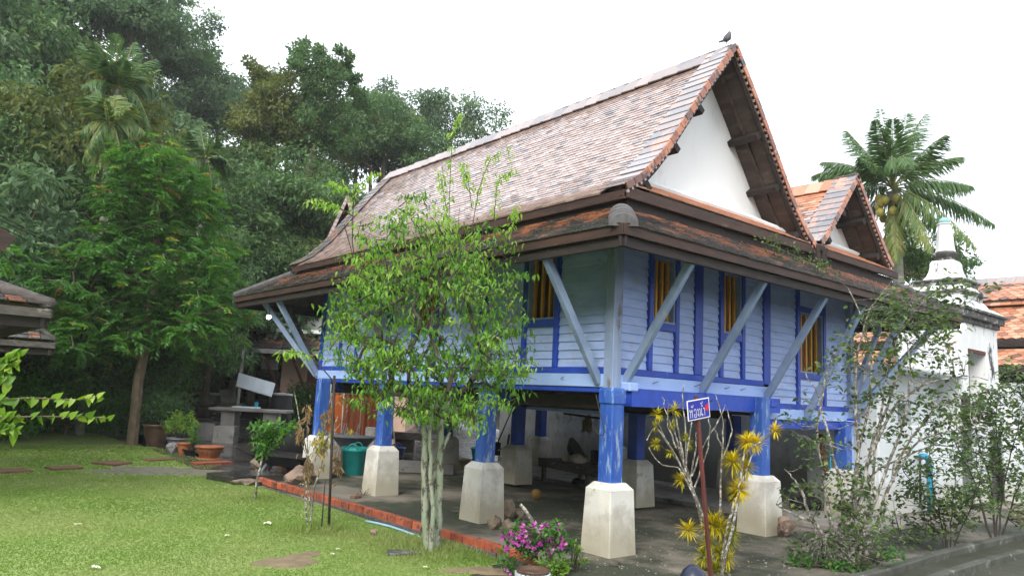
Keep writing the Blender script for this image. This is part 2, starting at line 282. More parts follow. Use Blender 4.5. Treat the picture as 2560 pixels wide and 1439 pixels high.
M['leaf_lime'] = leafmat('lime_leaf', [(0, (.07, .17, .02)), (.6, (.15, .30, .03)), (1, (.28, .40, .06))], .4)
M['leaf_shrub'] = leafmat('shrub_leaf', [(0, (.045, .085, .03)), (.55, (.10, .17, .05)), (.88, (.20, .28, .07)), (1, (.28, .16, .06))], .4, rough=.4)
M['leaf_palm'] = leafmat('palm_leaf', [(0, (.05, .11, .035)), (.6, (.09, .18, .055)), (.85, (.17, .24, .06)), (1, (.30, .29, .10))], .35, rough=.35)
M['leaf_croton'] = leafmat('yellow_croton_leaf', [(0, (.09, .16, .01)), (.35, (.35, .36, .01)), (.7, (.62, .50, .01)), (1, (.75, .62, .03))], .3)
M['leaf_dead'] = leafmat('withered_leaf', [(0, (.13, .085, .04)), (.6, (.30, .21, .10)), (.85, (.38, .32, .08)), (1, (.34, .38, .03))], .25, rough=.8)
M['magenta'] = leafmat('magenta_bract', [(0, (.42, .05, .34)), (.6, (.60, .12, .50)), (1, (.72, .28, .60))], .35, rough=.7)
M['petal'] = mat('white_petal', (.75, .75, .62), (.7, .68, .45), 20, rough=.7)
M['terra'] = mat('terracotta', (.34, .12, .045), (.24, .08, .036), 8, rough=.55, bump=.15, bs=30, c3=(.16, .07, .04), s3=8, t3=.64)
M['terra_dk'] = mat('dark_glazed_clay', (.11, .065, .04), (.065, .04, .028), 8, rough=.35, bump=.1, bs=30)
M['black'] = mat('black_plastic', (.010, .010, .012), (.016, .016, .018), 8, rough=.75, spec=.2, bump=.08, bs=20)
M['bluebk'] = mat('blue_black_lid', (.012, .018, .04), (.018, .025, .05), 8, rough=.3, bump=.03, bs=10)
M['teal'] = mat('teal_plastic', (.008, .27, .25), (.006, .22, .21), 8, rough=.45, bump=.5, bs=45, bst=(1, 1, 2.4))
M['navy'] = mat('navy_plastic', (.02, .05, .20), (.015, .04, .15), 8, rough=.4)
M['greytub'] = mat('grey_tub', (.12, .13, .15), (.085, .09, .11), 4, rough=.45, bump=.1)
M['cream'] = mat('cream_bucket', (.42, .36, .20), (.34, .29, .16), 6, rough=.5)
M['robe'] = mat('orange_cloth', (.50, .12, .015), (.36, .08, .012), 5, (2, 2, .3), rough=.9, bump=.4, bs=10, bst=(3, 3, .3))
M['robe_dk'] = mat('rust_cloth', (.22, .06, .02), (.15, .04, .015), 5, (2, 2, .3), rough=.9, bump=.4, bs=10, bst=(3, 3, .3))
M['steel'] = mat('dull_steel', (.45, .45, .46), (.35, .35, .36), 8, rough=.4, metal=.6)
M['rust'] = mat('red_brown_iron', (.13, .032, .026), (.085, .025, .02), 9, (1, 1, .4), rough=.6, bump=.2, bs=60, c3=(.06, .03, .025), s3=16, t3=.62)
M['rod'] = mat('dark_iron_rod', (.045, .035, .03), (.03, .025, .022), 9, rough=.7, bump=.3, bs=60)
M['hose'] = mat('pale_blue_hose', (.30, .52, .62), rough=.45)
M['pvc'] = mat('cyan_pvc_pipe', (.03, .30, .44), (.02, .24, .38), 5, rough=.4, c3=(.15, .2, .2), s3=8, t3=.68)
M['signblue'] = mat('sign_blue', (.012, .02, .30), (.012, .02, .27), 5, rough=.4)
M['white'] = mat('white_paint', (.80, .80, .80), (.76, .76, .76), 5, rough=.5)
M['boardwhite'] = mat('dirty_white_board', (.60, .66, .72), (.52, .58, .64), 3, rough=.5, c3=(.15, .12, .10), s3=7, t3=.72, w3=.03)
M['red'] = mat('sign_red', (.65, .012, .03), rough=.5)
M['stonebench'] = mat('speckled_terrazzo', (.40, .37, .29), (.28, .26, .21), 6, rough=.7, bump=.2, bs=30, c3=(.14, .13, .10), s3=14, t3=.62)
M['charcoal'] = mat('charcoal_base', (.05, .05, .06), rough=.4)
M['yball'] = mat('yellow_ball', (.22, .13, .025), (.13, .08, .015), 9, rough=.6)
M['bird'] = mat('grey_feather', (.12, .12, .135), (.075, .07, .08), 30, rough=.8)
M['coco'] = mat('yellow_green_coconut', (.38, .33, .06), (.28, .26, .05), 8, rough=.5)
M['sack'] = mat('cream_sack', (.50, .45, .36), (.38, .33, .26), 8, rough=.9, bump=.4, bs=20)
M['cem_white'] = mat('stained_stucco', (.70, .72, .72), (.62, .64, .65), 2, (1, 1, .4), rough=.8, bump=.15, bs=12, c3=(.05, .05, .055), s3=2.6, t3=.60, w3=.03)
M['cornice'] = mat('blackened_cornice', (.10, .10, .095), (.06, .06, .058), 5, rough=.9, bump=.4, bs=20, c3=(.45, .46, .44), s3=4, t3=.57, w3=.03)
M['glassblue'] = mat('pale_blue_glass', (.25, .50, .50), (.2, .4, .42), 8, rough=.15)
M['wire'] = mat('black_wire', (.02, .02, .02), rough=.6)
lm = bpy.data.materials.new('lit_bulb'); lm.use_nodes = True; lm.node_tree.nodes['Principled BSDF'].inputs['Emission Color'].default_value = (.95, .97, 1, 1); lm.node_tree.nodes['Principled BSDF'].inputs['Emission Strength'].default_value = 6; M['lit'] = lm
M['tilefar'] = mat('orange_hall_tile', (0, 0, 0), ramp=[(0, (.10, .05, .04)), (.25, (.36, .14, .07)), (.7, (.50, .22, .12)), (1, (.56, .34, .22))], rough=.4, spec=.5, bump=.2, bs=30, c3=(.12, .07, .06), s3=1.5, t3=.64, w3=.05)
# ------------------------------------------------------------------ ground, lawn, paving
def grid_sheet(name, m, x0, x1, y0, y1, n, dz, inside=None, kind='structure', noise=0.):
    xs = np.arange(x0, x1+n/2, n); ys = np.arange(y0, y1+n/2, n); X, Y = np.meshgrid(xs, ys, indexing='ij'); Z = gz(X, Y)+dz
    if noise: Z = Z+noise*(np.sin(X*2.1+np.sin(Y*1.3)*2)*np.cos(Y*1.7+X*.6))
    V = np.stack([X, Y, Z], -1).reshape(-1, 3); k = len(ys)
    i, j = np.meshgrid(np.arange(len(xs)-1), np.arange(k-1), indexing='ij'); i = i.ravel(); j = j.ravel()
    if inside is not None:
        keep = inside(xs[i]+n/2, ys[j]+n/2); i = i[keep]; j = j[keep]
    b = MB(); b.add(V, np.stack([i*k+j, (i+1)*k+j, (i+1)*k+j+1, i*k+j+1], 1))
    o = b.build(name, m, smooth=True, kind=kind); return o
def in_poly(P):
    P = np.asarray(P, float)
    def f(x, y):
        c = np.zeros(np.shape(x), bool); j = len(P)-1
        for i in range(len(P)):
            xi, yi = P[i]; xj, yj = P[j]
            c ^= ((yi > y) != (yj > y)) & (x < (xj-xi)*(y-yi)/(yj-yi+1e-12)+xi); j = i
        return c
    return f
def fan_sheet(name, m, P, dz, sub=1):
    """a flat outline laid on the ground (the outline is cut into small cells so that it follows the rise)"""
    P = np.asarray(P, float); f = in_poly(P); lo = P.min(0); hi = P.max(0); return grid_sheet(name, m, lo[0], hi[0], lo[1], hi[1], .08*sub, dz, f)
# ground under and round the house (fine), then the far terrain (coarse, a hand lower where the fine sheet lies)
near = lambda x, y: (x > -14) & (x < 26) & (y > -12) & (y < 34)
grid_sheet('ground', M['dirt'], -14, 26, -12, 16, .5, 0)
b = MB()
ths = np.linspace(-PI, PI, 181); rs = np.concatenate([[0.], np.linspace(12, 90, 60), [120, 180, 300]])
R_, T_ = np.meshgrid(rs, ths, indexing='ij'); X = CAM[0]+R_*np.cos(T_); Y = CAM[1]+R_*np.sin(T_); Z = gz(X, Y)-.06
Z += np.where(R_ > 30, 1.*np.sin(X*.31)*np.cos(Y*.27), 0)*ease((R_-30)/20)*(Z > 2)
kk = len(ths); i, j = np.meshgrid(np.arange(len(rs)-1), np.arange(kk-1), indexing='ij'); i = i.ravel(); j = j.ravel()
b.add(np.stack([X, Y, Z], -1).reshape(-1, 3), np.stack([i*kk+j, (i+1)*kk+j, (i+1)*kk+j+1, i*kk+j+1], 1))
b.build('hillside', M['hillground'], smooth=True, kind='structure')
LAWN = [gp(*q)[:2] for q in [(1280, 1411), (646, 1216), (560, 1200), (480, 1185), (560, 1160), (480, 1135), (400, 1122), (340, 1115), (250, 1085), (120, 1066), (0, 1056), (-300, 1035)]]+[np.array(q) for q in [(-12., 12.), (-12., -4.), (-3.9, -4.), (-2.6, -.9)]]+[gp(1180, 1436)[:2], gp(1235, 1412)[:2]]
inlawn = in_poly(LAWN)
grid_sheet('lawn', M['lawn'], -12, 0, -4.5, 17, .07, .008, inlawn)
TERR = [gp(*q)[:2] for q in [(655, 1208), (560, 1196), (470, 1165), (420, 1140), (345, 1112), (300, 1080), (330, 1020)]]+[np.array(q) for q in [(3., 20.), (12., 22.), (12., 8.6), (-.9, 7.4)]]
grid_sheet('terrace_paving', M['wet'], -4, 12, 6, 22, .1, .016, in_poly(TERR))
b = MB(); b.box((4.95, 3.6, .04), (2.2, 9.4, .08), ch=.01); b.build('slab_floor', M['slab'], kind='structure')
# bare gravelly patches in the lawn
BARE = []
def patch(name, m, c, rx, ry, rz, dz=.03, seed=0):
    r_ = np.random.default_rng(seed); a = np.arange(28)*2*PI/28; rr = 1+.22*np.sin(a*3+seed)+.12*r_.normal(size=28); c_, s_ = math.cos(rz), math.sin(rz)
    x = rx*rr*np.cos(a); y = ry*rr*np.sin(a); P = np.stack([c[0]+x*c_-y*s_, c[1]+x*s_+y*c_], 1)
    Pi = np.stack([c[0]+(P[:, 0]-c[0])*.6, c[1]+(P[:, 1]-c[1])*.6], 1)
    z = gz(P[:, 0], P[:, 1])+.005; zi = gz(Pi[:, 0], Pi[:, 1])+dz; b = MB()
    V = np.concatenate([np.c_[P, z], np.c_[Pi, zi]]); i = np.arange(28); b.add(V, np.stack([i, (i+1) % 28, (i+1) % 28+28, i+28], 1)); b.poly(np.c_[Pi, zi])
    BARE.append(in_poly(P)); return b.build(name, m, smooth=True, kind='structure')
M['gravel'] = mat('gravel_patch', (.22, .20, .15), (.13, .12, .09), 9, rough=.9, bump=.8, bs=30, c3=(.08, .12, .04), s3=7, t3=.56, w3=.08)
M['baresoil'] = mat('bare_soil', (.26, .19, .12), (.18, .14, .085), 7, rough=1, bump=.9, bs=34, c3=(.10, .15, .04), s3=9, t3=.60, w3=.08)
patch('soil_patch', M['baresoil'], gp(728, 1402), .42, .26, .5, .02, 1)
patch('gravel_patch', M['gravel'], gp(450, 1180), 1.7, .62, -.5, .025, 2)
patch('soil_patch', M['baresoil'], gp(1190, 1428), .35, .16, -.5, .02, 4)
# grass blades
N = 620000
rr = rng.random(N); d = 1.9+rr**1.35*17; az = YAW+rng.uniform(-.62, .75, N); gx = CAM[0]+d*np.cos(az)*1.; gy = CAM[1]+d*np.sin(az)
k = inlawn(gx, gy)
for f in BARE: k &= ~(f(gx+rng.normal(0, .05, N), gy+rng.normal(0, .05, N)) & (rng.random(N) > .06))
gx = gx[k]; gy = gy[k]; n = len(gx); h = .007+.011*rng.random(n); dist = np.hypot(gx-CAM[0], gy-CAM[1]); h = h*(1+.03*dist)
for q, s_ in (((1075, 1375), .45), ((775, 1325), .4), ((822, 1325), .3), ((640, 1248), .28), ((1180, 1385), .5), ((1010, 1350), .4), ((330, 1115), .6)):
    c = gp(*q); h = h*(1+1.6*np.exp(-((gx-c[0])**2+(gy-c[1])**2)/s_**2))
edge = np.abs(gx+1.55) < .12; h = np.where(edge & (gy < 6), h*.9, h)
a = rng.random(n)*2*PI; w = .0022+.0011*dist; lean = 1.1*h*rng.random(n); z = gz(gx, gy)+.004
p0 = np.stack([gx-np.cos(a)*w, gy-np.sin(a)*w, z], 1); p1 = np.stack([gx+np.cos(a)*w, gy+np.sin(a)*w, z], 1); b2 = rng.random(n)*2*PI
p2 = np.stack([gx+np.cos(b2)*lean, gy+np.sin(b2)*lean, z+h], 1)
tone = np.clip(.45+.09*rng.normal(size=n)+.2*np.sin(gx*1.3+gy*.7)*np.cos(gy*.9-gx*.5), 0, 1)
b = MB(); b.add(np.stack([p0, p1, p2], 1).reshape(-1, 3), np.arange(n*3).reshape(-1, 3), tone)
go = b.build('grass', M['grass'], kind='stuff'); tag(go, 'short bright green lawn grass left of the brick edging', 'grass', kind='stuff')
# ------------------------------------------------------------------ kerbs and drain at the lower right
def kerb(name, px, wid, hgt, m, dz=0.):
    P = np.array([onz(*q, dz)[:2] for q in px]); T = np.gradient(P, axis=0); T /= np.linalg.norm(T, axis=1)[:, None]; Nn = np.stack([T[:, 1], -T[:, 0]], 1)
    b = MB(); k = len(P); a = P; c = P+Nn*wid; z0 = -.25; e = .012
    V = np.concatenate([np.c_[a, np.full(k, z0)], np.c_[a, np.full(k, hgt-e)], np.c_[a+Nn*e, np.full(k, hgt)], np.c_[c-Nn*e, np.full(k, hgt)], np.c_[c, np.full(k, hgt-e)], np.c_[c, np.full(k, z0)]]); F_ = []
    for s_ in range(5):
        for i in range(k-1): F_.append([s_*k+i, s_*k+i+1, (s_+1)*k+i+1, (s_+1)*k+i])
    b.add(V, F_); b.ng.append((np.arange(6)*k, 0., 0)); b.ng.append((np.arange(6)[::-1]*k+k-1, 0., 0))
    return b.build(name, m, kind='structure')
def spl(P, n):
    P = np.array(P, float); t = np.linspace(0, len(P)-1, n); return np.stack([np.interp(t, np.arange(len(P)), P[:, i]) for i in range(P.shape[1])], 1)
kerb('kerb_inner', spl([(1960, 1500), (2190, 1440), (2330, 1396), (2440, 1368), (2560, 1340), (2700, 1316)], 14), .11, .09, M['kerb'])
kerb('kerb_outer', spl([(2150, 1560), (2300, 1462), (2400, 1427), (2490, 1401), (2560, 1386), (2720, 1350)], 14), .10, .08, M['kerb'])
M['moss'] = mat('wet_moss', (.030, .036, .018), (.05, .052, .035), 2.5, rough=.7, bump=.6, bs=20, c3=(.10, .095, .08), s3=5, t3=.64)
A_ = np.array([onz(*q) for q in spl([(1960, 1500), (2190, 1440), (2330, 1396), (2440, 1368), (2560, 1340), (2700, 1316)], 14)]); B_ = np.array([onz(*q) for q in spl([(2150, 1560), (2300, 1462), (2400, 1427), (2490, 1401), (2560, 1386), (2720, 1350)], 14)])
b = MB(); i_ = np.arange(13); b.add(np.concatenate([A_+[.02, -.02, .008], B_+[0, 0, .008]]), np.stack([i_+14, i_+15, i_+1, i_], 1)); b.build('drain_channel', M['moss'], kind='structure')
C_ = B_+np.array([.25, -1.4, 0]); b = MB(); b.add(np.concatenate([B_+[0, 0, .005], C_+[0, 0, .005]]), np.stack([i_+14, i_+15, i_+1, i_], 1)); b.build('mossy_verge', M['moss'], kind='structure')
# ------------------------------------------------------------------ brick edging: every brick one object
edging = thing('brick_edging', 'low row of red bricks edging the lawn beside the blue house', 'edging', (-1.45, 3., 0))
me_b = MB().box((0, 0, 0), (.085, .185, .095), ch=.006).mesh('brick', M['brick'])
y = -.25; k = 0
while y < 6.55:
    L = .195; xx = -1.40-.012*y+.006*math.sin(y*3)
    rz = .015*math.sin(k*7.3)-.012; inst('brick', me_b, edging, Matrix.Translation((xx+random.uniform(-.008, .008), y, .066+random.uniform(-.006, .006)))@Matrix.Rotation(rz+random.uniform(-.03, .03), 4, 'Z')@Matrix.Rotation(random.uniform(-.02, .02), 4, 'Y'))
    y += L; k += 1
b = MB(); b.box((-1.45, 3.1, .005), (.10, 7.2, .05)); b.build('mortar_bed', M['mortar'], edging)
# ------------------------------------------------------------------ the blue stilt house
house = thing('stilt_house', 'blue wooden house on white plastered piers with steep twin tiled gable roofs', 'house', (2.9, 3.8, 0))
H = house
# piers and posts
def pier(x, y, z0=0., h=.76, a=.42, nm='pier'):
    b = MB(); t = a*.87; n0 = b.n; zs = [(a*1.0, z0-.02), (t, z0+h-.075), (t*.66, z0+h)]
    for q in range(2):
        (a0, h0), (a1, h1) = zs[q], zs[q+1]
        b.box(((x), (y), (h0+h1)/2), (2*a0, 2*a0, h1-h0), tap=(a1/a0, a1/a0), ch=.010 if q == 0 else 0)
    return b.build(nm, M['plaster'], H)
def post(x, y, z0, z1, w=.36, m='blue_post', ch=.06, lean=(0, 0)):
    b = MB(); b.span((x, y, z0), (x+lean[0], y+lean[1], z1), w, w, upv=(0, 1, 0), ch=ch); return b.build('post', M[m], H)
YS = [-.19, 2.08, 4.74, 7.05]
for i, y in enumerate(YS):
    for x in (-.19, 2.76, 5.45):
        yy = y if x < 0 else (-.24, 1.95, 4.84, 7.15)[i]
        if x > 5 and i == 0: yy = -.08
        z0 = .07 if x > 5 or (x > 2 and i) else 0.; pier(x, yy, z0, .76-z0, .225 if x > 0 else .22)
        post(x, yy, .745, 1.80 if x < 4 else 1.5, .20, 'blue_post' if x < .1 or i == 0 else 'blue_dk', ch=.012)
# floor: beams, joists, boards
for y in YS: MB().span((.1, y+.02, 1.70), (3.3, y+.02, 1.70), .12, .2).build('floor_beam', M['blue_dk'], H)
MB().span((.25, .35, 1.63), (.25, 7.5, 1.63), .1, .16).build('floor_beam', M['wood_dk'], H); MB().span((2.7, .2, 1.58), (2.7, 7.5, 1.58), .1, .2).build('floor_beam', M['wood_dk'], H)
b = MB(); b.span((2.9, 1.15, 1.50), (2.9, 7.5, 1.5), .06, .16); b.build('floor_beam', M['blue_band'], H)
for y in np.arange(.5, 7.5, .45): MB().box((1.5, y, 1.745), (3., .06, .07)).build('joist', M['wood_dk'], H)
b = MB(); b.box((1.6, 3.8, 1.80), (3.15, 7.5, .035)); b.box((4.5, 3.8, 1.56), (2.45, 7.5, .035)); b.build('floor_board', M['wood_dk'], H)
# outer beams below the band
for a_, b_ in (((.19, -.06, 1.705), (2.72, -.06, 1.705)),): MB().span(a_, b_, .16, .10, upv=(0, 1, 0)).build('beam', M['blue_dk'], H)
MB().box((1.45, -.05, 1.715), (2.5, .12, .18), ch=.008).build('beam', M['blue_dk'], H)
MB().box((-.03, 3.8, 1.775), (.10, 7.4, .06), ch=.008).build('beam', M['blue_dk'], H)
MB().box((4.35, -.045, 1.435), (2.55, .1, .12), ch=.008).build('beam', M['blue_dk'], H)
# light blue skirting bands, blue rails above them
MB().box((-.075, 3.76, 1.885), (.05, 7.72, .155), ch=.006).build('skirting_band', M['blue_band'], H)
MB().box((1.56, -.075, 1.885), (3.3, .05, .155), ch=.006).build('skirting_band', M['blue_band'], H)
MB().box((4.44, -.078, 1.585), (2.62, .05, .155), ch=.006).build('skirting_band', M['blue_band'], H)
MB().box((-.05, 3.76, 2.005), (.055, 7.6, .075), ch=.006).build('sill_rail', M['blue_dk'], H)
MB().box((1.6, -.05, 2.005), (3.05, .055, .075), ch=.006).build('sill_rail', M['blue_dk'], H)
MB().box((4.5, -.05, 1.70), (2.4, .055, .075), ch=.006).build('sill_rail', M['blue_dk'], H)
# walls. U(face,u,z,o): a point at distance u along the face, height z, o metres proud of it
def U(f, u, z, o): return (-o, u, z) if f == 'L' else (u, -o, z)
def ubox(b, f, u0, u1, z0, z1, o0, o1, ch=0., r=0.):
    c = U(f, (u0+u1)/2, (z0+z1)/2, (o0+o1)/2); d = (abs(o1-o0), abs(u1-u0), abs(z1-z0)) if f == 'L' else (abs(u1-u0), abs(o1-o0), abs(z1-z0)); b.box(c, d, ch=ch, r=r); return b
PL = .107
def planks(f, u0, u1, z0, z1, top=3.66):
    n = max(1, round((z1-z0)/PL)); h = (z1-z0)/n
    for i in range(n):
        z = z0+i*h; b = MB(); L = u1-u0-.006; tl = .012
        # a lapped board: its foot stands proud of its head
        lo, hi = .040+random.uniform(0, .004), .024
        q = [U(f, u0+.003, z+.002, lo), U(f, u1-.003, z+.002, lo), U(f, u1-.003, z+h+.004, hi), U(f, u0+.003, z+h+.004, hi), U(f, u0+.003, z+.002, lo-.016), U(f, u1-.003, z+.002, lo-.016), U(f, u1-.003, z+h+.004, hi-.016), U(f, u0+.003, z+h+.004, hi-.016)]
        V = np.array(q); F_ = [[0, 1, 2, 3], [7, 6, 5, 4], [0, 4, 5, 1], [3, 2, 6, 7], [1, 5, 6, 2], [0, 3, 7, 4]]
        if f == 'L': F_ = [x[::-1] for x in F_]
        b.add(V, F_); b.build('plank', M['blue_lt'], H)
def backing(f, u0, u1, z0, z1): ubox(MB(), f, u0, u1, z0, z1, -.02, .006).build('wall_lining', M['brown_in'], H)
def stud(f, u, w, z0, z1, m='blue_dk', o=.062): ubox(MB(), f, u-w/2, u+w/2, z0, z1, -.02, o, .005).build('stud', M[m], H)
def window(f, u0, u1, zs, z0, z1, ztop, bars=4, far=False):
    """window framed from u0 to u1, opening z0..z1, frame legs running from zs to ztop"""
    w = .075; b = MB()
    for u in (u0, u1): ubox(b, f, u-w/2, u+w/2, zs, ztop, -.02, .072, .004)
    ubox(b, f, u0+w/2, u1-w/2, z0-.105, z0-.012, -.02, .069, .004); ubox(b, f, u0+w/2, u1-w/2, z1+.012, min(z1+.10, ztop), -.02, .069, .004)
    fr = b.build('window', M['blue_dk'], H)
    a, c = u0+w/2, u1-w/2; b = MB()
    ubox(b, f, a, a+.028, z0, z1, -.10, .050); ubox(b, f, c-.028, c, z0, z1, -.10, .050); ubox(b, f, a, c, z0-.012, z0+.012, -.10, .060); ubox(b, f, a, c, z1-.012, z1+.012, -.10, .050)
    b.build('jamb', M['blue_brace'], fr)
    n = bars; us = np.linspace(a+.06, c-.06, n+2)[1:-1] if n < 4 else np.linspace(a+.05, c-.05, n)
    for u in us: ubox(MB(), f, u-.019, u+.019, z0+.012, z1-.012, -.065, -.025, .003).build('bar', M['yellow'], fr)
    ubox(MB(), f, a, c, z0, z1, -.125, -.102).build('shutter', M['brown_in'], fr)
    for s_ in range(1): 
        if z0-.105-zs > .12: planks(f, a, c, zs, z0-.105); backing(f, a, c, zs, z0-.105)
    if ztop-z1 > .3: planks(f, a, c, z1+.10, ztop); backing(f, a, c, z1+.1, ztop)
ZB, ZT = 2.045, 3.62
# right face, raised half
window('R', .615, 1.135, ZB, 2.66, 3.47, ZT, 4); window('R', 2.11, 2.63, ZB, 2.66, 3.49, ZT, 4)
for a_, c_ in ((.08, .575), (1.175, 1.52), (1.69, 2.07), (2.67, 3.16)): planks('R', a_, c_, ZB, ZT); backing('R', a_, c_, ZB, ZT)
stud('R', 1.605, .165, ZB, ZT); stud('R', 3.25, .17, 2.0, ZT)
# right face, lower half
Z2 = 1.74
window('R', 4.12, 4.92, Z2, 2.24, 3.15, ZT, 5)
for a_, c_ in ((3.34, 4.08), (4.96, 5.70)): planks('R', a_, c_, Z2, ZT); backing('R', a_, c_, Z2, ZT)
# left face
for u in (.93, 3.66, 6.15): window('L', u, u+.62, ZB, 2.67, 3.50, ZT, 4)
for a_, c_ in ((.08, .89), (1.59, 2.38), (2.54, 3.62), (4.32, 4.98), (5.14, 6.11), (6.81, 7.5)): planks('L', a_, c_, ZB, ZT); backing('L', a_, c_, ZB, ZT)
stud('L', 2.46, .15, ZB, ZT); stud('L', 5.06, .15, ZB, ZT); stud('L', 7.56, .12, ZB, ZT)
# corner posts
MB().box((-.045, -.045, 2.72), (.15, .15, 1.86), ch=.008).build('corner_post', M['post_pale'], H)
MB().box((5.76, -.05, 2.55), (.12, .12, 2.2), ch=.008).build('corner_post', M['blue_brace'], H)
MB().box((5.78, -.03, 1.2), (.10, .10, .9), ch=.008).build('corner_post', M['blue_band'], H)
stud('R', .062, .03, ZB, ZT); 
# far walls
b = MB(); b.box((5.72, 3.8, 2.65), (.06, 7.5, 1.95)); b.box((2.9, 7.62, 2.7), (5.8, .06, 1.85)); b.build('rear_wall', M['blue_lt'], H)
b = MB(); b.box((2.9, 3.8, 3.75), (5.9, 7.6, .03)); b.build('ceiling', M['wood_dk'], H)
# braces from the wall foot out to the eaves
def brace(a, c, m='blue_brace', foot=True):
    MB().span(a, c, .075, .095, upv=(0, 0, 1), ch=.006).build('brace', M[m], H)
for x, zb in ((.12, 1.86), (1.60, 1.80), (3.12, 1.76), (4.22, 1.50), (5.62, 1.55)):
    brace((x, -.09, zb), (x+.02, -.99, 3.21))
    MB().box((x, -.16, zb-.035), (.16, .17, .10), ch=.012).build('brace_block', M['blue_dk'] if x > 1 else M['blue_band'], H)
for y in (.12, 2.30, 4.96): brace((-.09, y, 1.86), (-.99, y+.02, 3.21))
brace((-.09, 7.55, 1.86), (-.99, 7.58, 3.21)); brace((-.05, 7.68, 1.86), (-.9, 8.6, 3.3)); brace((0., 7.7, 1.9), (0., 9.4, 3.3), 'wood_gr')
brace((2.9, 7.7, 1.9), (2.9, 9.3, 3.3), 'wood_gr'); brace((1.4, 7.7, 1.9), (1.4, 9.3, 3.3), 'wood_dk')
brace((5.80, -.05, 1.58), (7.2, -.9, 3.25)); brace((5.86, .1, 1.60), (7.5, .2, 3.25), 'blue_brace')
MB().box((6.75, .5, 2.2), (.14, .14, 2.4), ch=.01).build('post', M['blue_dk'], H)
MB().box((-.19, -.19, 1.70), (.235, .235, .18), ch=.02).build('tenon', M['blue_post'], H)
# ---- roof
EV = 1.1
PX = [-.43, -.14, .26, .75, 1.13, 1.69]; PZ = [4.03, 4.22, 4.62, 5.27, 5.77, 6.45]
def prof1(s): return slope_pt(s, PX, PZ)
def slope_pt(s, X_, Z_):
    X_ = np.array(X_); Z_ = np.array(Z_); L = np.concatenate([[0], np.cumsum(np.hypot(np.diff(X_), np.diff(Z_)))]); x = np.interp(s, L, X_); z = np.interp(s, L, Z_); d = .12
    x2 = np.interp(np.minimum(s+d, L[-1]), L, X_); z2 = np.interp(np.minimum(s+d, L[-1]), L, Z_); x1 = np.interp(np.maximum(s-d, 0), L, X_); z1 = np.interp(np.maximum(s-d, 0), L, Z_)
    t = np.array([x2-x1, z2-z1]); t /= np.linalg.norm(t); return x, z, t, L[-1]
roof = MB()
GY0, GY1 = -.5, 8.4
def roof_shell(cx, X_, Z_, name='roof'):
    """deck boards under the tiles, both slopes of one gable"""
    b = MB(); n = 14; P = []
    for i in range(n+1):
        L = slope_pt(0, X_, Z_)[3]; x, z, t, _ = slope_pt(L*i/n, X_, Z_); P.append((x, z-.045))
    P = np.array(P); Q = np.concatenate([P, np.c_[2*cx-P[::-1, 0], P[::-1, 1]]]); k = len(Q)
    for y0, y1 in ((GY0, GY1),):
        Vt = np.concatenate([np.c_[Q[:, 0], np.full(k, y0), Q[:, 1]], np.c_[Q[:, 0], np.full(k, y1), Q[:, 1]], np.c_[Q[:, 0], np.full(k, y0), Q[:, 1]-.05], np.c_[Q[:, 0], np.full(k, y1), Q[:, 1]-.05]])
        i = np.arange(k-1); b.add(Vt, np.concatenate([np.stack([i, i+k, i+k+1, i+1], 1), np.stack([i+2*k, i+1+2*k, i+k+1+2*k, i+k+2*k], 1), np.stack([i, i+1, i+1+2*k, i+2*k], 1), np.stack([i+k, i+3*k, i+1+3*k, i+k+1], 1)]))
    return b.build(name, M['soffit'], H)
CX1, CX2 = 1.69, 5.16
RF = roof_shell(CX1, PX, PZ)
PX2 = [3.95, 4.15, 4.58, 5.16]; PZ2 = [4.14, 4.30, 4.76, 5.42]
RF2 = roof_shell(CX2, PX2, PZ2)
# tiles: the ones that show largest become objects, the rest one joined part
TW, TE = .142, .070
tiles = []   # (centre, xdir, slopedir, normal, length, width, kind)
def course(fn, L, y0, y1, side=1, cx=0, jit=1., kind=0):
    n = int(L/TE)
    for i in range(n):
        x, z, t, _ = fn((i+.5)*TE)
        if side < 0: x = 2*cx-x; t = np.array([-t[0], t[1]])
        off = (i % 2)*TW/2; ny = int((y1-y0)/TW)
        for j in range(ny):
            y = y0+TW/2+j*TW+off
            if y > y1-TW*.3: continue
            sl = np.array([t[0], 0, t[1]]); yd = np.array([0, 1., 0]); nn = np.cross(sl, yd); nn = nn if nn[2] > 0 else -nn
            tiles.append((np.array([x, y, z])+nn*.004, yd, sl, nn, kind))
course(lambda s: slope_pt(s, PX, PZ), slope_pt(0, PX, PZ)[3]-.22, -.14, GY1-.2)
course(lambda s: slope_pt(s, PX, PZ), slope_pt(0, PX, PZ)[3]-.22, -.14, GY1-.2, -1, CX1)
course(lambda s: slope_pt(s, PX2, PZ2), slope_pt(0, PX2, PZ2)[3]-.2, -.14, GY1-.2)
course(lambda s: slope_pt(s, PX2, PZ2), slope_pt(0, PX2, PZ2)[3]-.2, -.14, GY1-.2, -1, CX2)
tp = np.array([q[0] for q in tiles]); tn = np.array([q[3] for q in tiles]); dv = CAM-tp; dd = np.linalg.norm(dv, axis=1); sc_ = (tn*dv).sum(1)/dd**3
vis = ~((tp[:, 0] > 3.3) & (tp[:, 1] > 1.)); sc_ = np.where(vis, sc_, -1)
order = np.argsort(-sc_); single = set(order[:290].tolist())
variants = [MB().box((0, 0, 0), (.136, .12, .024), ch=0, r=(k+.5)/16).mesh('roof_tile', M['tile']) for k in range(16)]
jb = MB(); jb2 = MB(); jrng = np.random.default_rng(3)
def tile_R(yd, sl, nn, tilt=.085):
    sl2 = sl*math.cos(tilt)-nn*math.sin(tilt)*1.; nn2 = np.cross(yd, sl2); nn2 = nn2 if nn2@nn > 0 else -nn2
    return yd, sl2, nn2
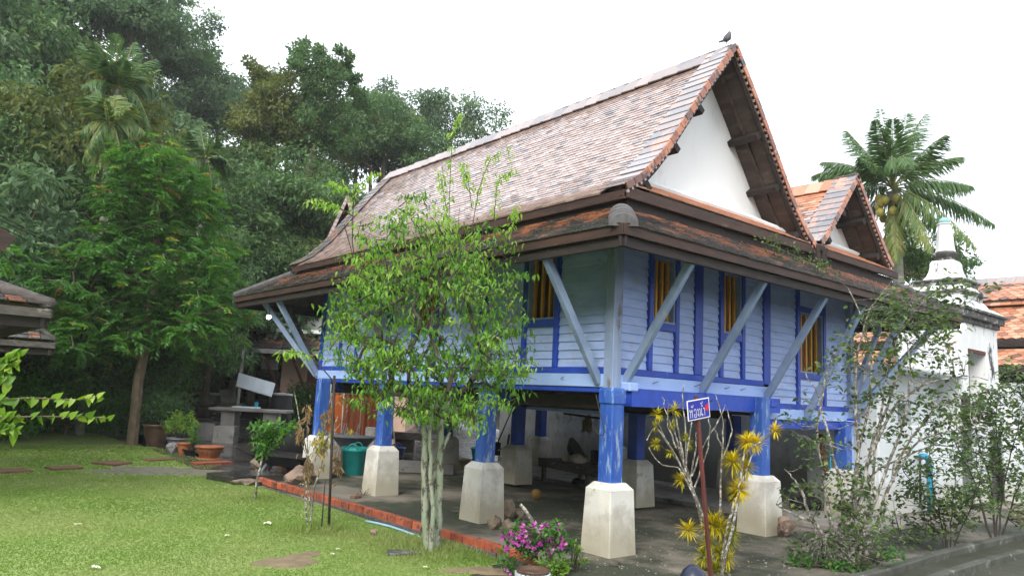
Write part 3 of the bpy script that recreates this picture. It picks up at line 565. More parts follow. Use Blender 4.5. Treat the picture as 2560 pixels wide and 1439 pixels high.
for k, (c, yd, sl, nn, kd) in enumerate(tiles):
    a = jrng.normal(0, .018); yd2 = yd*math.cos(a)+sl*math.sin(a); sl2 = sl*math.cos(a)-yd*math.sin(a); x_, s_, n_ = tile_R(yd2, sl2, nn, .10+jrng.normal(0, .02)); c = c+n_*jrng.uniform(0, .004)
    if k in single and sc_[k] > 0: inst('roof_tile', variants[jrng.integers(16)], None, basis(x_, s_, n_, c-np.array(H.location)-0)).parent = RF
    else: (jb if c[0] < 3.8 else jb2).box(c, (.136, .12, .024), R=np.array([x_, s_, n_]).T, r=jrng.random())
o = jb.build('tile_field', M['tile'], RF, kind='stuff'); o = jb2.build('tile_field', M['tile_or'], RF2, kind='stuff')
# ridge tiles, verge tiles
def big_tile(c, xd, sl, nn, w, l, m, par, th=.022, nm='ridge_tile'):
    b = MB(); b.box(c, (w, l, th), R=np.array([xd, sl, nn]).T, r=random.random(), ch=.004); return b.build(nm, M[m], par)
def ridge(cx, X_, Z_, par, mm='ridge'):
    L = slope_pt(0, X_, Z_)[3]; nR = 34; w = (GY1-GY0)/nR
    for i in range(nR):
        for sd in (1, -1):
            x, z, t, _ = slope_pt(L-.13, X_, Z_); x = x if sd > 0 else 2*cx-x; t = np.array([t[0]*sd, t[1]]); sl = np.array([t[0], 0, t[1]]); yd = np.array([0, 1., 0]); nn = np.cross(sl, yd); nn = nn if nn[2] > 0 else -nn
            a = random.gauss(0, .02)
            big_tile(np.array([x, GY0+(i+.5)*w, z+.012])+nn*.035+nn*random.uniform(0, .012), yd*math.cos(a)+nn*math.sin(.05), sl, nn, w*.985, .30, mm, par)
ridge(CX1, PX, PZ, RF); ridge(CX2, PX2, PZ2, RF2, 'tile_or')
MB().span((CX1, GY0+.02, PZ[-1]+.03), (CX1, GY1, PZ[-1]+.03), .07, .05).build('ridge_cap', M['mortar'], RF)
MB().span((CX2, GY0+.02, PZ2[-1]+.03), (CX2, GY1, PZ2[-1]+.03), .07, .05).build('ridge_cap', M['mortar'], RF2)
def verge(cx, X_, Z_, par, y=-.33, step=.155, sides=(1, -1), me='verge_edge', oy=-.205):
    L = slope_pt(0, X_, Z_)[3]; n = int(L/step)
    for sd in sides:
        for i in range(n+1):
            x, z, t, _ = slope_pt(min((i+.5)*step, L-.02), X_, Z_); x = x if sd > 0 else 2*cx-x; t = np.array([t[0]*sd, t[1]]); sl = np.array([t[0], 0, t[1]]); yd = np.array([0, 1., 0]); nn = np.cross(sl, yd); nn = nn if nn[2] > 0 else -nn
            x_, s_, n_ = tile_R(yd, sl, nn, .055); c = np.array([x, y, z])+nn*.05
            big_tile(c, x_, s_, n_, .40, step*1.25, 'verge', par, .012, 'verge_tile')
            # the tile's turned-down outer edge
            b = MB(); b.box(np.array([x, y+oy, z])+nn*(.018), (.022, step*.97, .085), R=np.array([x_, s_, n_]).T, r=.3+.7*random.random(), ch=.004); b.build('verge_tile', M[me], par)
verge(CX1, PX, PZ, RF); verge(CX2, PX2, PZ2, RF2)
verge(CX1, PX, PZ, RF, y=8.27, sides=(1,), me='verge', oy=.205)
# eave fascia of the steep roofs
def board(a, c, h, th, m, par, o=(0, 0, 0), nm='fascia'):
    a = np.array(a, float); c = np.array(c, float); d = c-a; L = np.linalg.norm(d); d /= L; n = np.cross(d, (0, 0, 1.)); n /= np.linalg.norm(n)
    b = MB(); b.box((a+c)/2+np.array(o), (th, L, h), R=np.array([n, d, np.cross(n, d)]).T, ch=.005); return b.build(nm, M[m], par)
board((-.42, -.5, 3.965), (-.42, 8.4, 3.965), .11, .035, 'wood_red', RF); board((-.35, -.40, 3.86), (-.35, 8.3, 3.86), .13, .05, 'wood_dk', RF)
board((-.40, -.50, 3.99), (3.80, -.50, 4.01), .13, .04, 'wood_red', RF); board((-.33, -.42, 3.875), (3.78, -.42, 3.895), .14, .05, 'wood_dk', RF)
board((3.98, -.50, 4.03), (6.62, -.50, 4.03), .12, .04, 'wood_red', RF2); board((3.95, -.42, 3.91), (6.55, -.42, 3.91), .14, .05, 'wood_dk', RF2)
b = MB(); b.box((3.87, -.42, 3.93), (.22, .34, .36), ch=.03); b.build('valley_block', M['wood_dk'], RF)
b = MB(); b.span((3.87, -.62, 4.02), (3.87, 8.3, 4.08), .16, .06); b.build('valley_gutter', M['wood_dk'], RF)
b = MB(); b.tube([(3.87, -.62, 4.04), (3.87, -.60, 3.86), (3.9, -.5, 3.74)], .05, 8); b.build('valley_gutter', M['wood_dk'], RF)
# small pent strip of tiles at the foot of each gable, and the white gable walls
def pent(x0, x1, par):
    y0, z0, y1, z1 = -.50, 4.085, -.02, 4.36
    sl = np.array([0, y1-y0, z1-z0]); L = np.linalg.norm(sl); sl /= L; xd = np.array([1., 0, 0]); nn = np.cross(xd, sl); nn = nn if nn[2] > 0 else -nn; b = MB()
    for i in range(int(L/.075)):
        for j in range(int((x1-x0)/TW)):
            x = x0+TW/2+j*TW+(i % 2)*TW/2
            if x > x1 or (x < 1.2 and z0+sl[2]*(i+.5)*.075 > np.interp(x-.08, PX, PZ)-.02): continue
            yd_, s_, n_ = tile_R(xd, sl, nn, .12); b.box(np.array([x, y0, z0])+sl*(i+.5)*.075+nn*.01, (.136, .13, .013), R=np.array([yd_, s_, n_]).T, r=.35+.65*jrng.random())
    b.build('pent_tiles', M['tile_or'], par, kind='stuff')
pent(-.38, 3.72, RF); pent(4.02, 6.5, RF2)
def gable(cx, X_, Z_, par, zb=4.25):
    L = slope_pt(0, X_, Z_)[3]; P = []
    for i in range(16):
        x, z, t, _ = slope_pt(L*i/15, X_, Z_)
        if z-.10 > zb: P.append((x, z-.10))
    P = [(P[0][0]-.06, zb)]+P; Q = P+[(2*cx-x, z) for x, z in P[::-1][1:]]; Q = np.array(Q); k = len(Q); b = MB()
    b.poly(np.c_[Q[:, 0], np.full(k, 0.), Q[:, 1]][::1]); b.poly(np.c_[Q[:, 0], np.full(k, .08), Q[:, 1]][::-1]); g = b.build('gable_wall', M['gable'], H)
    return g
gable(CX1, PX, PZ, RF); gable(CX2, PX2, PZ2, RF2, 4.3)
def mortar_line(x0, x1, sag, par):
    xs = np.linspace(x0, x1, 24); t = (xs-x0)/(x1-x0); z = 4.375+np.where(t > .72, -.22*((t-.72)/.28)**1.4, 0); y = -.05+np.where(t > .72, -.33*((t-.72)/.28)**1.4, 0)
    MB().tube(np.c_[xs, y, z], .045+.014*np.random.default_rng(1).random(24), 6).build('mortar_fillet', M['gable'], par)
mortar_line(.02, 3.78, .0, RF); mortar_line(4.1, 6.5, 0, RF2)
# soffit battens under the overhanging verge
for cx, X_, Z_, par in ((CX1, PX, PZ, RF), (CX2, PX2, PZ2, RF2)):
    L = slope_pt(0, X_, Z_)[3]
    for sd in (1, -1):
        for s_ in ((.55, 1.35, 2.15) if cx < 3 else (.5, 1.2)):
            x, z, t, _ = slope_pt(s_, X_, Z_); x = x if sd > 0 else 2*cx-x; MB().span((x, -.47, z-.19), (x, .02, z-.19), .17, .09, upv=(t[0]*sd, 0, t[1]), ch=.006).build('purlin', M['wood_dk'], par)
        for yy in (-.46, -.22):
            P = []
            for i in range(10): x, z, t, _ = slope_pt(L*i/9, X_, Z_); P.append((x if sd > 0 else 2*cx-x, yy, z-.105))
            b = MB()
            for i in range(9): b.span(P[i], P[i+1], .05, .035, upv=(0, 1, 0))
            b.build('batten', M['wood_dk'] if yy < -.3 else M['soffit'], par)
        b = MB()   # tile heels that show like teeth below the verge
        n = int(L/.088)
        for i in range(n):
            x, z, t, _ = slope_pt((i+.5)*.088, X_, Z_); x = x if sd > 0 else 2*cx-x; b.box((x, -.50, z-.05), (.035, .05, .035), r=random.random(), R=np.array([[t[0]*sd, 0, t[1]], [0, 1, 0], [-t[1]*sd, 0, t[0]]]).T)
        b.build('tile_heels', M['tile'], par, kind='stuff')
# skirt roof all round
skirt = MB(); X0, X1, Y0_, Y1_ = -1.10, 7.72, -1.10, 9.62
IN = [(-.30, -.34), (6.9, -.34), (6.9, 8.7), (-.30, 8.7)]; OUT = [(X0, Y0_), (X1, Y0_), (X1, Y1_), (X0, Y1_)]
ZO, ZI = 3.40, 3.87
for i in range(4):
    j = (i+1) % 4
    a, c, d_, e_ = np.array([*OUT[i], ZO]), np.array([*OUT[j], ZO]), np.array([*IN[j], ZI]), np.array([*IN[i], ZI])
    skirt.add([a, c, d_, e_], [[0, 1, 2, 3]]); skirt.add([a-(0, 0, .03), c-(0, 0, .03), d_-(0, 0, .03), e_-(0, 0, .03)], [[3, 2, 1, 0]])
SK = skirt.build('skirt_roof', M['soffit'], H)
b = MB()
def skirt_tiles(i, b):
    j = (i+1) % 4; a = np.array([*OUT[i], ZO]); c = np.array([*OUT[j], ZO]); e_ = np.array([*IN[i], ZI]); g = np.array([*IN[j], ZI]); L = np.linalg.norm(c-a); xd = (c-a)/L
    s0 = (e_-a)@xd; s1 = L+(g-c)@xd; mid = e_-a-xd*s0; D = np.linalg.norm(mid); sl = mid/D; nn = np.cross(xd, sl); nn = nn if nn[2] > 0 else -nn
    n = int(D/.08)
    for k in range(n+1):
        t = (k+.5)/(n+1); u0 = s0*t; u1 = L+(s1-L)*t; m_ = int((u1-u0)/TW)
        for q in range(m_):
            u = u0+(q+.5+.5*(k % 2))*TW
            if u > u1: continue
            yd_, s_, n_ = tile_R(xd, sl, nn, .13+jrng.normal(0, .03)); aa = jrng.normal(0, .03); xx = yd_*math.cos(aa)+s_*math.sin(aa); ss = s_*math.cos(aa)-yd_*math.sin(aa)
            old = np.clip(.75-t*.8+.22*jrng.normal(), 0, .999); b.box(a+xd*u+sl*(D*t)+n_*.015, (.134, .14, .014), R=np.array([xx, ss, n_]).T, r=1-old)
skirt_tiles(0, b); skirt_tiles(3, b); b.build('tile_field', M['tile_old'], SK, kind='stuff')
b = MB(); skirt_tiles(1, b); skirt_tiles(2, b); b.build('tile_field', M['tile_old'], SK, kind='stuff')
for (a, c) in (((X0, Y0_), (X1, Y0_)), ((X0, Y1_), (X0, Y0_)), ((X1, Y0_), (X1, Y1_)), ((X1, Y1_), (X0, Y1_))):
    board((*a, 3.355), (*c, 3.355), .12, .035, 'wood_red', SK); d = np.array(c)-np.array(a); d = d/np.linalg.norm(d); inn = np.array([-d[1], d[0]])*.05
    board((a[0]+inn[0], a[1]+inn[1], 3.24), (c[0]+inn[0], c[1]+inn[1], 3.24), .11, .04, 'wood_dk', SK)
for y in np.arange(-.8, 9.4, .6): MB().span((X0+.05, y, 3.30), (-.05, y, 3.62), .05, .08).build('rafter', M['wood_dk'], SK)
for x in np.arange(-.8, 7.6, .6): MB().span((x, Y0_+.05, 3.30), (x, -.05, 3.62), .05, .08).build('rafter', M['wood_dk'], SK)
b = MB()
hd = np.array([-.7071, .7071, 0]); hx = np.array([.62, .62, .48]); a = np.arange(13)*PI/12
for i in range(7):   # ringed mortar cap over the hip
    p = np.array([-1.09, -1.09, 3.385])+hx*.075*i; w_ = .150-.005*i+.009*(i % 2); A = [p+hd*w_*math.cos(q)+np.array([0, 0, 1.])*(w_*.85)*math.sin(q) for q in a]; Bp = [q+hx*.072+hd*0 for q in A]; n0 = b.n
    b.add(A+Bp, [[k, k+1, k+14, k+13] for k in range(12)]); b.poly(A[::-1])
b.build('hip_cap', M['mortar'], SK)
for (o_, i_) in ((OUT[3], IN[3]), (OUT[1], IN[1])): MB().tube([(*o_, ZO+.05), (*i_, ZI+.06)], .07, 8).build('hip_cap', M['mortar'], SK)
# curved nails in the band, hanging hook
for u in (.62, 1.45, 2.12, 2.5): MB().tube([ony(1571+u*110, 0, -.1)*0+np.array([u, -.1, 1.89]), (u+.02, -.125, 1.90), (u+.07, -.135, 1.915)], .004, 5).build('nail', M['rod'], H)
for u in (.75, 1.9): MB().tube([(-.1, u, 1.89), (-.125, u-.02, 1.90), (-.13, u-.07, 1.92)], .004, 5).build('nail', M['rod'], H)
hk = [onx(*q, -.37) for q in [(1490, 985), (1493, 1000), (1500, 1030), (1509, 1062), (1511, 1078), (1507, 1087), (1497, 1086), (1485, 1071), (1480, 1060), (1483, 1056)]]
o = MB().tube(np.array(hk), .006, 6).build('wire_hook', M['rod'], loc=hk[0], smooth=True); tag(o, 'bent wire hook hanging beside the nearest corner post of the blue house', 'hook')
# ------------------------------------------------------------------ trees: skeletons and crowns
def skeleton(root_pts, targets, r_tip, r_root, seed, step=.12, wob=.1, sag=.0, pw=.45):
    """branches that reach every target, each leaving the nearest twig; returns a list of (points, radii)"""
    g = np.random.default_rng(seed); nodes = [np.array(p, float) for p in root_pts]; par = [-1]+list(range(len(nodes)-1)); chains = []; T = np.array(targets, float)
    base = nodes[-1]; order = np.argsort(np.linalg.norm(T-base, axis=1)); NA = np.zeros((len(nodes)+len(T)*40, 3)); NA[:len(nodes)] = nodes; n = len(nodes); start_ok = max(1, int(len(nodes)*.45)); main = list(range(n)); cnt = np.zeros(len(NA)); parA = np.full(len(NA), -1); parA[:n] = par; tips = []
    for ti in order:
        t = T[ti]; D = NA[start_ok:n]-t; dd = np.linalg.norm(D, axis=1)+np.maximum(0, NA[start_ok:n, 2]-t[2])*.9
        k = int(np.argmin(dd))+start_ok; a = NA[k]; L = np.linalg.norm(t-a); m = max(1, min(38, int(L/step))); ch = [k]; prev = k; ax = g.normal(size=3)*wob*L
        for i in range(1, m+1):
            f = i/m; p = a+(t-a)*f+ax*math.sin(PI*f)*.5+np.array([0, 0, 1])*L*(.12*math.sin(PI*f)-sag*f*f)
            if n >= len(NA): break
            NA[n] = p; parA[n] = prev; ch.append(n); prev = n; n += 1
        chains.append(ch); tips.append(prev)
    for t in tips:
        q = t
        while q >= 0: cnt[q] += 1; q = parA[q]
    R = r_tip*np.maximum(cnt, 1)**pw; R = np.minimum(R, r_root); out = [(NA[main], np.maximum(R[main], r_root*np.linspace(1, .55, len(main))))]
    for ch in chains:
        r_ = R[ch].copy(); r_[0] = r_[min(1, len(r_)-1)]; out.append((NA[ch], r_))
    return out, NA[[t for t in tips]], T[order]
def emit(b, chains, n0=8, n1=4, thr=.02, r=0.):
    for P, R in chains:
        if len(P) > 1: b.tube(P, R, n0 if R.max() > thr else n1, r=r, cap=False)
def unit(a): return a/(np.linalg.norm(a, axis=-1, keepdims=True)+1e-9)
def crown_mesh(name, seed, R=(1, 1, .8), nclump=110, per=120, leaf=.16, m='leaf_hill', csize=.3, shell=.5, flat=.55, droop=.35, lift=.0):
    """leaf clumps spread through an uneven volume; unit sized, centred at the origin"""
    g = np.random.default_rng(seed); d = unit(g.normal(size=(nclump, 3))); d[:, 2] = np.where(d[:, 2] < -.35, -d[:, 2]*.6, d[:, 2])
    lob = 1+.22*np.sin(d[:, 0]*4+seed)+.18*np.sin(d[:, 1]*5+seed*2)+.12*np.sin(d[:, 2]*7+seed); rad = (shell+(1-shell)*g.random(nclump)**.5)*lob; C = d*rad[:, None]*np.array(R); b = MB()
    cs = csize*(.6+.8*g.random(nclump)); tone = np.clip(g.normal(.42, .2, nclump), 0, 1); idx = np.repeat(np.arange(nclump), per); N = len(idx)
    o = unit(g.normal(size=(N, 3)))*(g.random(N)**.45)[:, None]; o[:, 2] *= flat; P = C[idx]+o*cs[idx][:, None]
    dr = unit(o*1.+g.normal(size=(N, 3))*.45+np.array([0, 0, -droop])); nr = unit(np.array([0, 0, 1.])+g.normal(size=(N, 3))*.32+o*.9)
    hi = np.clip(o[:, 2]/flat, -1, 1)*.0
    b.leaves(P, dr, nr, leaf*(.7+.6*g.random(N)), leaf*.5*(.7+.6*g.random(N)), np.clip(tone[idx]+g.normal(0, .13, N)+hi, 0, 1))
    return b, C
CR = {}
for k, (m_, R_) in enumerate([('leaf_hill', (1, 1, .8)), ('leaf_hill2', (1.05, .95, .7)), ('leaf_hill', (.95, 1, 1.)), ('leaf_olive', (1.1, 1, .65)), ('leaf_hill2', (.9, 1, .95)), ('leaf_hill', (1.1, 1.05, .75))]):
    b, C = crown_mesh('crown', 20+k, R_, 95, 110, [.078, .085, .07, .082, .07, .08][k], m_, csize=.25, shell=.62); CR[k] = (b.mesh('crown', M[m_]), C)
def trunk_mesh(seed, C, h=2.2, m='bark', r=.05, n=26):
    g = np.random.default_rng(seed); T = C[g.choice(len(C), n, replace=False)]*.85; b = MB(); root = [(0, 0, -h), (.02, .01, -h*.7), (-.02, .03, -h*.4), (.0, .0, -h*.15), (0, 0, .05)]
    ch, _, _ = skeleton(root, T, .006, r, seed, step=.2); emit(b, ch, 7, 4, .012); return b.mesh('trunk', M[m])
TRK = {k: trunk_mesh(k, CR[k][1]) for k in CR}
def hill_tree(p, R, k, rz, label, group=None, name='forest_tree', sz=1.):
    g = float(gz(p[0], p[1])); t = thing(name, label, 'tree', (p[0], p[1], g-.1), group)
    for nm, me in (('crown', CR[k][0]), ('trunk', TRK[k])):
        o = bpy.data.objects.new(nm, me); COL.objects.link(o); o.parent = t; o.location = (0, 0, p[2]-g+.1); o.rotation_euler = (0, 0, rz); o.scale = (R, R, R*sz)
    return t
# named ones along the skyline and standing out of the slope: pixel of the crown centre, distance, radius, kind
HERO = [((100, -20), 46, 5., 1, 'huge dark rounded tree filling the top left corner of the hillside'), ((385, 75), 50, 3.0, 4, 'dark leafy tree on the skyline right of the top left corner'), ((60, 160), 40, 4., 0, 'broad blue green tree high on the slope at the left edge'),
 ((330, 70), 42, 2.6, 1, 'pale leafy tree behind the taller betel palm'), ((550, 275), 54, 3.4, 1, 'hazy grey green tree on the falling skyline'), ((460, 190), 55, 3.2, 0, 'small skyline tree just below the dark leafy one'), ((640, 330), 52, 3.0, 4, 'misty tree left of the tall vine covered tree'),
 ((180, 380), 27, 3.0, 3, 'olive tree with bare forked pale trunk on the slope left of the betel palms'), ((720, 340), 34, 2.2, 3, 'yellow olive crown hanging left of the vine covered tree trunk'), ((900, 330), 44, 3.0, 5, 'round crown on the skyline between the vine covered tree and the roof'),
 ((960, 400), 40, 3.2, 0, 'dark crown just above the far end of the big roof'), ((1060, 330), 46, 3.0, 4, 'thin dark tree on the skyline above the big roof'), ((640, 560), 30, 3.0, 5, 'bushy green tree behind the upper left of the stone yard'), ((740, 560), 31, 2.6, 2, 'dense climbing leaf mound beside the small red gable'),
 ((550, 640), 28, 2.4, 0, 'green thicket crown above the spiky palm clump'), ((660, 680), 29, 2.3, 5, 'bright green bush crown left of the low eave corner'), ((50, 520), 26, 2.6, 2, 'dark tree behind the weathered roof corner at the left edge'), ((-40, 330), 30, 3., 0, 'dark shaded tree at the left picture edge halfway up')]
for (uv, r, R, k, lb) in HERO:
    hill_tree(at(*uv, r), R, k, random.random()*6, lb)
g_ = np.random.default_rng(12); cnt = 0; seen = set()
for r, du in ((24, 4.4), (29, 4.6), (34, 4.8), (40, 5.2), (46, 5.6), (53, 6.2), (62, 7.)):
    u = -330+g_.uniform(0, 120)
    while u < (1480 if r > 30 else 1050):
        rr_ = r+g_.uniform(-2, 2); p = at(u, 900, rr_); h = float(gz(p[0], p[1])); top = at(u, 900, rr_); R = g_.uniform(2.7, 3.8)*(.8+r/150)*(1 if r > 27 else .8); k = int(g_.choice([0, 1, 2, 4, 5, 0, 1, 3]))
        if not (r < 27 and u > 700):
            where = ['off the left edge', 'above the old pavilion roof', 'behind the betel palms', 'above the garden tree', 'right of the garden tree', 'left of the vine covered tree', 'below the vine covered tree', 'beyond the far end of the big roof', 'behind the ridge of the big roof'][int(np.searchsorted([20, 160, 330, 480, 620, 720, 860, 1000], u))]
            band = {24: 'at the slope foot', 29: 'low on the slope', 34: 'on the lower slope', 40: 'halfway up the slope', 46: 'above mid slope', 53: 'high on the slope', 62: 'atop the slope'}[r]; kd = ['dark green', 'blue green', 'deep green', 'olive', 'bluish tall crowned', 'broad mid green'][k]
            lbl = f'{kd} tree {band} {where}'
            for ad in ('', 'smaller ', 'sparser ', 'darker '):
                if ad+lbl not in seen: lbl = ad+lbl; R *= .85 if ad else 1; break
            top_ = np.array([p[0], p[1], h+R*2.2]); d_ = top_-CAM; z_ = d_@fw; pu = 1280+F_PX*(d_@rt)/z_; pv = 719.5-F_PX*(d_@up)/z_; hw = F_PX*R/z_*.8
            skyv = max(np.interp(q, [-400, 380, 450, 475, 520, 600, 680, 900, 1300, 1800], [-900, -300, -40, 130, 200, 250, 285, 345, 350, 500]) for q in (pu-hw, pu, pu+hw))
            if pv < skyv: R *= .8; h -= (skyv-pv)*z_/F_PX*.5
            if pv < skyv-130: u += du/r*F_PX; continue
            seen.add(lbl)
            hill_tree((p[0], p[1], h+R*g_.uniform(1.0, 1.35)), R, k, g_.uniform(0, 6), lbl, 'forest trees on the hillside'); cnt += 1
        u += du/r*F_PX*(.85+.3*g_.random())
# trees seen low beyond the right end
for (uv, r, R, k, lb) in [((2300, 690), 30, 1.5, 2, 'small dark tree showing between the coconut palm and the spire'), ]: hill_tree(at(*uv, r), R, k, 1., lb)
# the tall vine covered tree and the thin skyline tree
def vine_tree():
    g = np.random.default_rng(5); r = 33; P = lambda u, v: at(u, v, r); base = P(760, 800); base[2] = float(gz(base[0], base[1])); t = thing('tall_tree', 'tall tree wrapped in climbing vines with a ragged open crown above the forest', 'tree', base)
    root = [base, P(765, 600), P(775, 450), P(780, 330), P(790, 230), P(800, 170)]; root = [np.array(q) for q in root]
    cl = [((765, 150), .9), ((830, 175), .9), ((860, 215), .7), ((720, 200), .8), ((670, 200), .7), ((700, 250), .7), ((650, 190), .45), ((850, 290), .8), ((790, 230), .8), ((880, 250), .5), ((740, 290), .8), ((815, 340), .9), ((770, 380), .9), ((690, 330), .8), ((640, 340), .7), ((620, 365), .5), ((670, 390), .6), ((760, 450), .8), ((820, 420), .8), ((870, 360), .6), ((750, 520), .8), ((790, 560), .9), ((740, 620), .9), ((810, 490), .8), ((765, 330), .8), ((775, 430), .9), ((740, 480), .8), ((800, 600), .9), ((770, 250), .7), ((745, 560), .9), ((790, 200), .7), ((850, 320), .6), ((790, 135), .45), ((740, 150), .5), ((885, 200), .35), ((845, 160), .4), ((800, 290), .6), ((650, 370), .4)]
    C = []; S_ = []
    for (uv, s_) in cl:
        for q in range(5):
            c = at(uv[0]+g.normal(0, 20), uv[1]+g.normal(0, 18), r+g.normal(0, .8)); C.append(c); S_.append(s_*.62)
    C = np.array(C); S_ = np.array(S_); b = MB(); ch, _, _ = skeleton(root, C, .02, .34, 3, step=.5, wob=.2); emit(b, ch, 7, 4, .05); b.build('trunk', M['bark'], t)
    idx = np.repeat(np.arange(len(C)), 150); N = len(idx); o = unit(g.normal(size=(N, 3)))*(g.random(N)**.5)[:, None]; Pp = C[idx]+o*S_[idx][:, None]*np.array([1, 1, .8]); b = MB()
    ol = np.array([1. if (c_ @ rt) else 0 for c_ in C]); oliv = (np.arange(len(C))//5); olset = {3, 4, 5, 6, 14, 15, 16, 29, 13}; mm = np.array([q in olset for q in oliv])
    tn = np.clip(g.normal(.4, .15, len(C)), 0, 1); rn = np.clip(tn[idx]+g.normal(0, .15, N), 0, 1); dr = unit(o+g.normal(size=(N, 3))*.5+(0, 0, -.3)); nr = unit(np.array([0, 0, 1.])+g.normal(size=(N, 3))*.6); L = .17*(.7+.6*g.random(N))
    for q, m_ in ((mm[idx], 1), (~mm[idx], 0)): b.leaves(Pp[q], dr[q], nr[q], L[q], L[q]*.55, rn[q], m_)
    b.build('crown', [M['leaf_hill'], M['leaf_olive']], t)
vine_tree()
def open_tree(label, r, pts, base_uv, leafm, seed, per=70, cs=.5, leaf=.16, name='tree', trunk='bark', rr=.16, q=3, spread=16):
    g = np.random.default_rng(seed); base = at(*base_uv, r); base[2] = float(gz(base[0], base[1])); t = thing(name, label, 'tree', base); top = at(*pts[0], r); root = [base+(top-base)*f for f in np.linspace(0, .8, 6)]; C = []
    for uv in pts:
        for _ in range(q): C.append(at(uv[0]+g.normal(0, spread), uv[1]+g.normal(0, spread*.7), r+g.normal(0, .6)))
    C = np.array(C); b = MB(); ch, _, _ = skeleton(root, C, .018, rr, seed, step=.4, wob=.25); emit(b, ch, 7, 4, .05); b.build('trunk', M[trunk], t)
    idx = np.repeat(np.arange(len(C)), per); N = len(idx); o = unit(g.normal(size=(N, 3)))*(g.random(N)**.5)[:, None]; P = C[idx]+o*cs*np.array([1, 1, .6]); tn = np.clip(g.normal(.4, .15, len(C)), 0, 1)[idx]; b = MB()
    b.leaves(P, unit(o+g.normal(size=(N, 3))*.5+(0, 0, -.3)), unit(np.array([0, 0, 1.])+g.normal(size=(N, 3))*.6), leaf*(.7+.6*g.random(N)), leaf*.55, np.clip(tn+g.normal(0, .15, N), 0, 1)); b.build('crown', M[leafm], t); return t
open_tree('airy dark tree with spreading layers above the middle of the big roof', 44, [(1130, 290), (1060, 290), (1100, 260), (1180, 270), (1230, 320), (1200, 340), (1050, 340), (1260, 330), (1110, 350), (1150, 380), (1010, 320), (980, 350), (1240, 290), (1020, 400), (1070, 390), (940, 390), (1180, 310)], (1110, 700), 'leaf_hill2', 8, per=90, cs=.8, leaf=.2)
open_tree('wispy tree on the skyline right of the vine covered one', 40, [(930, 300), (880, 330), (960, 330), (1000, 330), (900, 380), (950, 380), (860, 400), (990, 310)], (930, 700), 'leaf_olive', 9, per=80, cs=.65, leaf=.17)
open_tree('sprig of dark leaves behind the spire at the right', 24, [(2300, 650), (2330, 690), (2270, 680), (2380, 640), (2290, 640), (2350, 720), (2400, 680)], (2280, 900), 'leaf_dark', 10, per=60, cs=.42, leaf=.13, rr=.06)
# ---- big garden tree at the left
def garden_tree():
    g = np.random.default_rng(31); base = gp(330, 1112); r = math.hypot(base[0]-CAM[0], base[1]-CAM[1]); t = thing('garden_tree', 'leafy green garden tree with slightly bent trunk on the lawn at the left', 'tree', base)
    root = [base, at(338, 1040, r), at(345, 960, r), at(360, 880, r), at(375, 800, r), at(385, 700, r), at(390, 600, r), at(385, 500, r)]
    blobs = [((400, 380), 60, 40), ((340, 420), 60, 40), ((460, 430), 55, 45), ((300, 470), 55, 50), ((420, 500), 90, 60), ((350, 560), 90, 60), ((500, 510), 55, 45), ((470, 600), 80, 60), ((290, 600), 80, 60), ((250, 660), 60, 50), ((400, 680), 110, 60), ((520, 650), 60, 50), ((330, 740), 110, 55), ((460, 760), 110, 55), ((560, 740), 45, 45), ((250, 800), 80, 45), ((380, 830), 110, 45), ((500, 850), 70, 45), ((90, 640), 55, 30), ((130, 690), 60, 35), ((200, 730), 50, 30), ((300, 860), 70, 35), ((110, 830), 60, 30), ((180, 860), 60, 40), ((560, 800), 40, 40)]
    C = []
    for (uv, a, c_) in blobs:
        for _ in range(int(5+a*c_/420)): C.append(at(uv[0]+g.normal(0, a*.55), uv[1]+g.normal(0, c_*.55), r+g.normal(0, .75)))
    C = np.array(C); ch, _, _ = skeleton(root, C, .008, .13, 5, step=.25, wob=.2); b = MB(); emit(b, ch, 8, 4, .03); b.build('trunk', M['bark'], t)
    # pinnate sprays: each clump has several fronds of paired leaflets
    b = MB(); n = len(C); nf = 9; idx = np.repeat(np.arange(n), nf); N = len(idx); fd = unit(g.normal(size=(N, 3))*np.array([1, 1, .45])+(0, 0, .12)); fl = .36*(.7+.5*g.random(N)); st = C[idx]+g.normal(size=(N, 3))*.11
    top = (C[idx, 2]-base[2]); tone = np.clip(g.normal(.38, .14, n)[idx]+.05*(np.random.default_rng(1).random(N) > .8), 0, .9); hot = np.clip((top-6.2)*.35, 0, .4); young = g.random(N) < .07+hot*.5; tone = np.where(young, g.uniform(.84, .955, N), tone); tone = np.where(young & (g.random(N) < .12), 1., tone)
    for k in range(8):
        f = .25+.75*k/7; p = st+fd*(fl*f)[:, None]-np.array([0, 0, 1.])*(fl*.35*f*f)[:, None]
        for sd in (1, -1):
            s_ = unit(np.cross(fd, np.array([0, 0, 1.])))*sd; b.leaves(p, unit(s_+fd*.7+g.normal(size=(N, 3))*.2+(0, 0, -.2)), unit(np.array([0, 0, 1.])+g.normal(size=(N, 3))*.3), .125*(.8+.4*g.random(N)), .055, np.clip(tone+g.normal(0, .06, N), 0, 1))
    b.build('crown', M['leaf_mid'], t)
garden_tree()
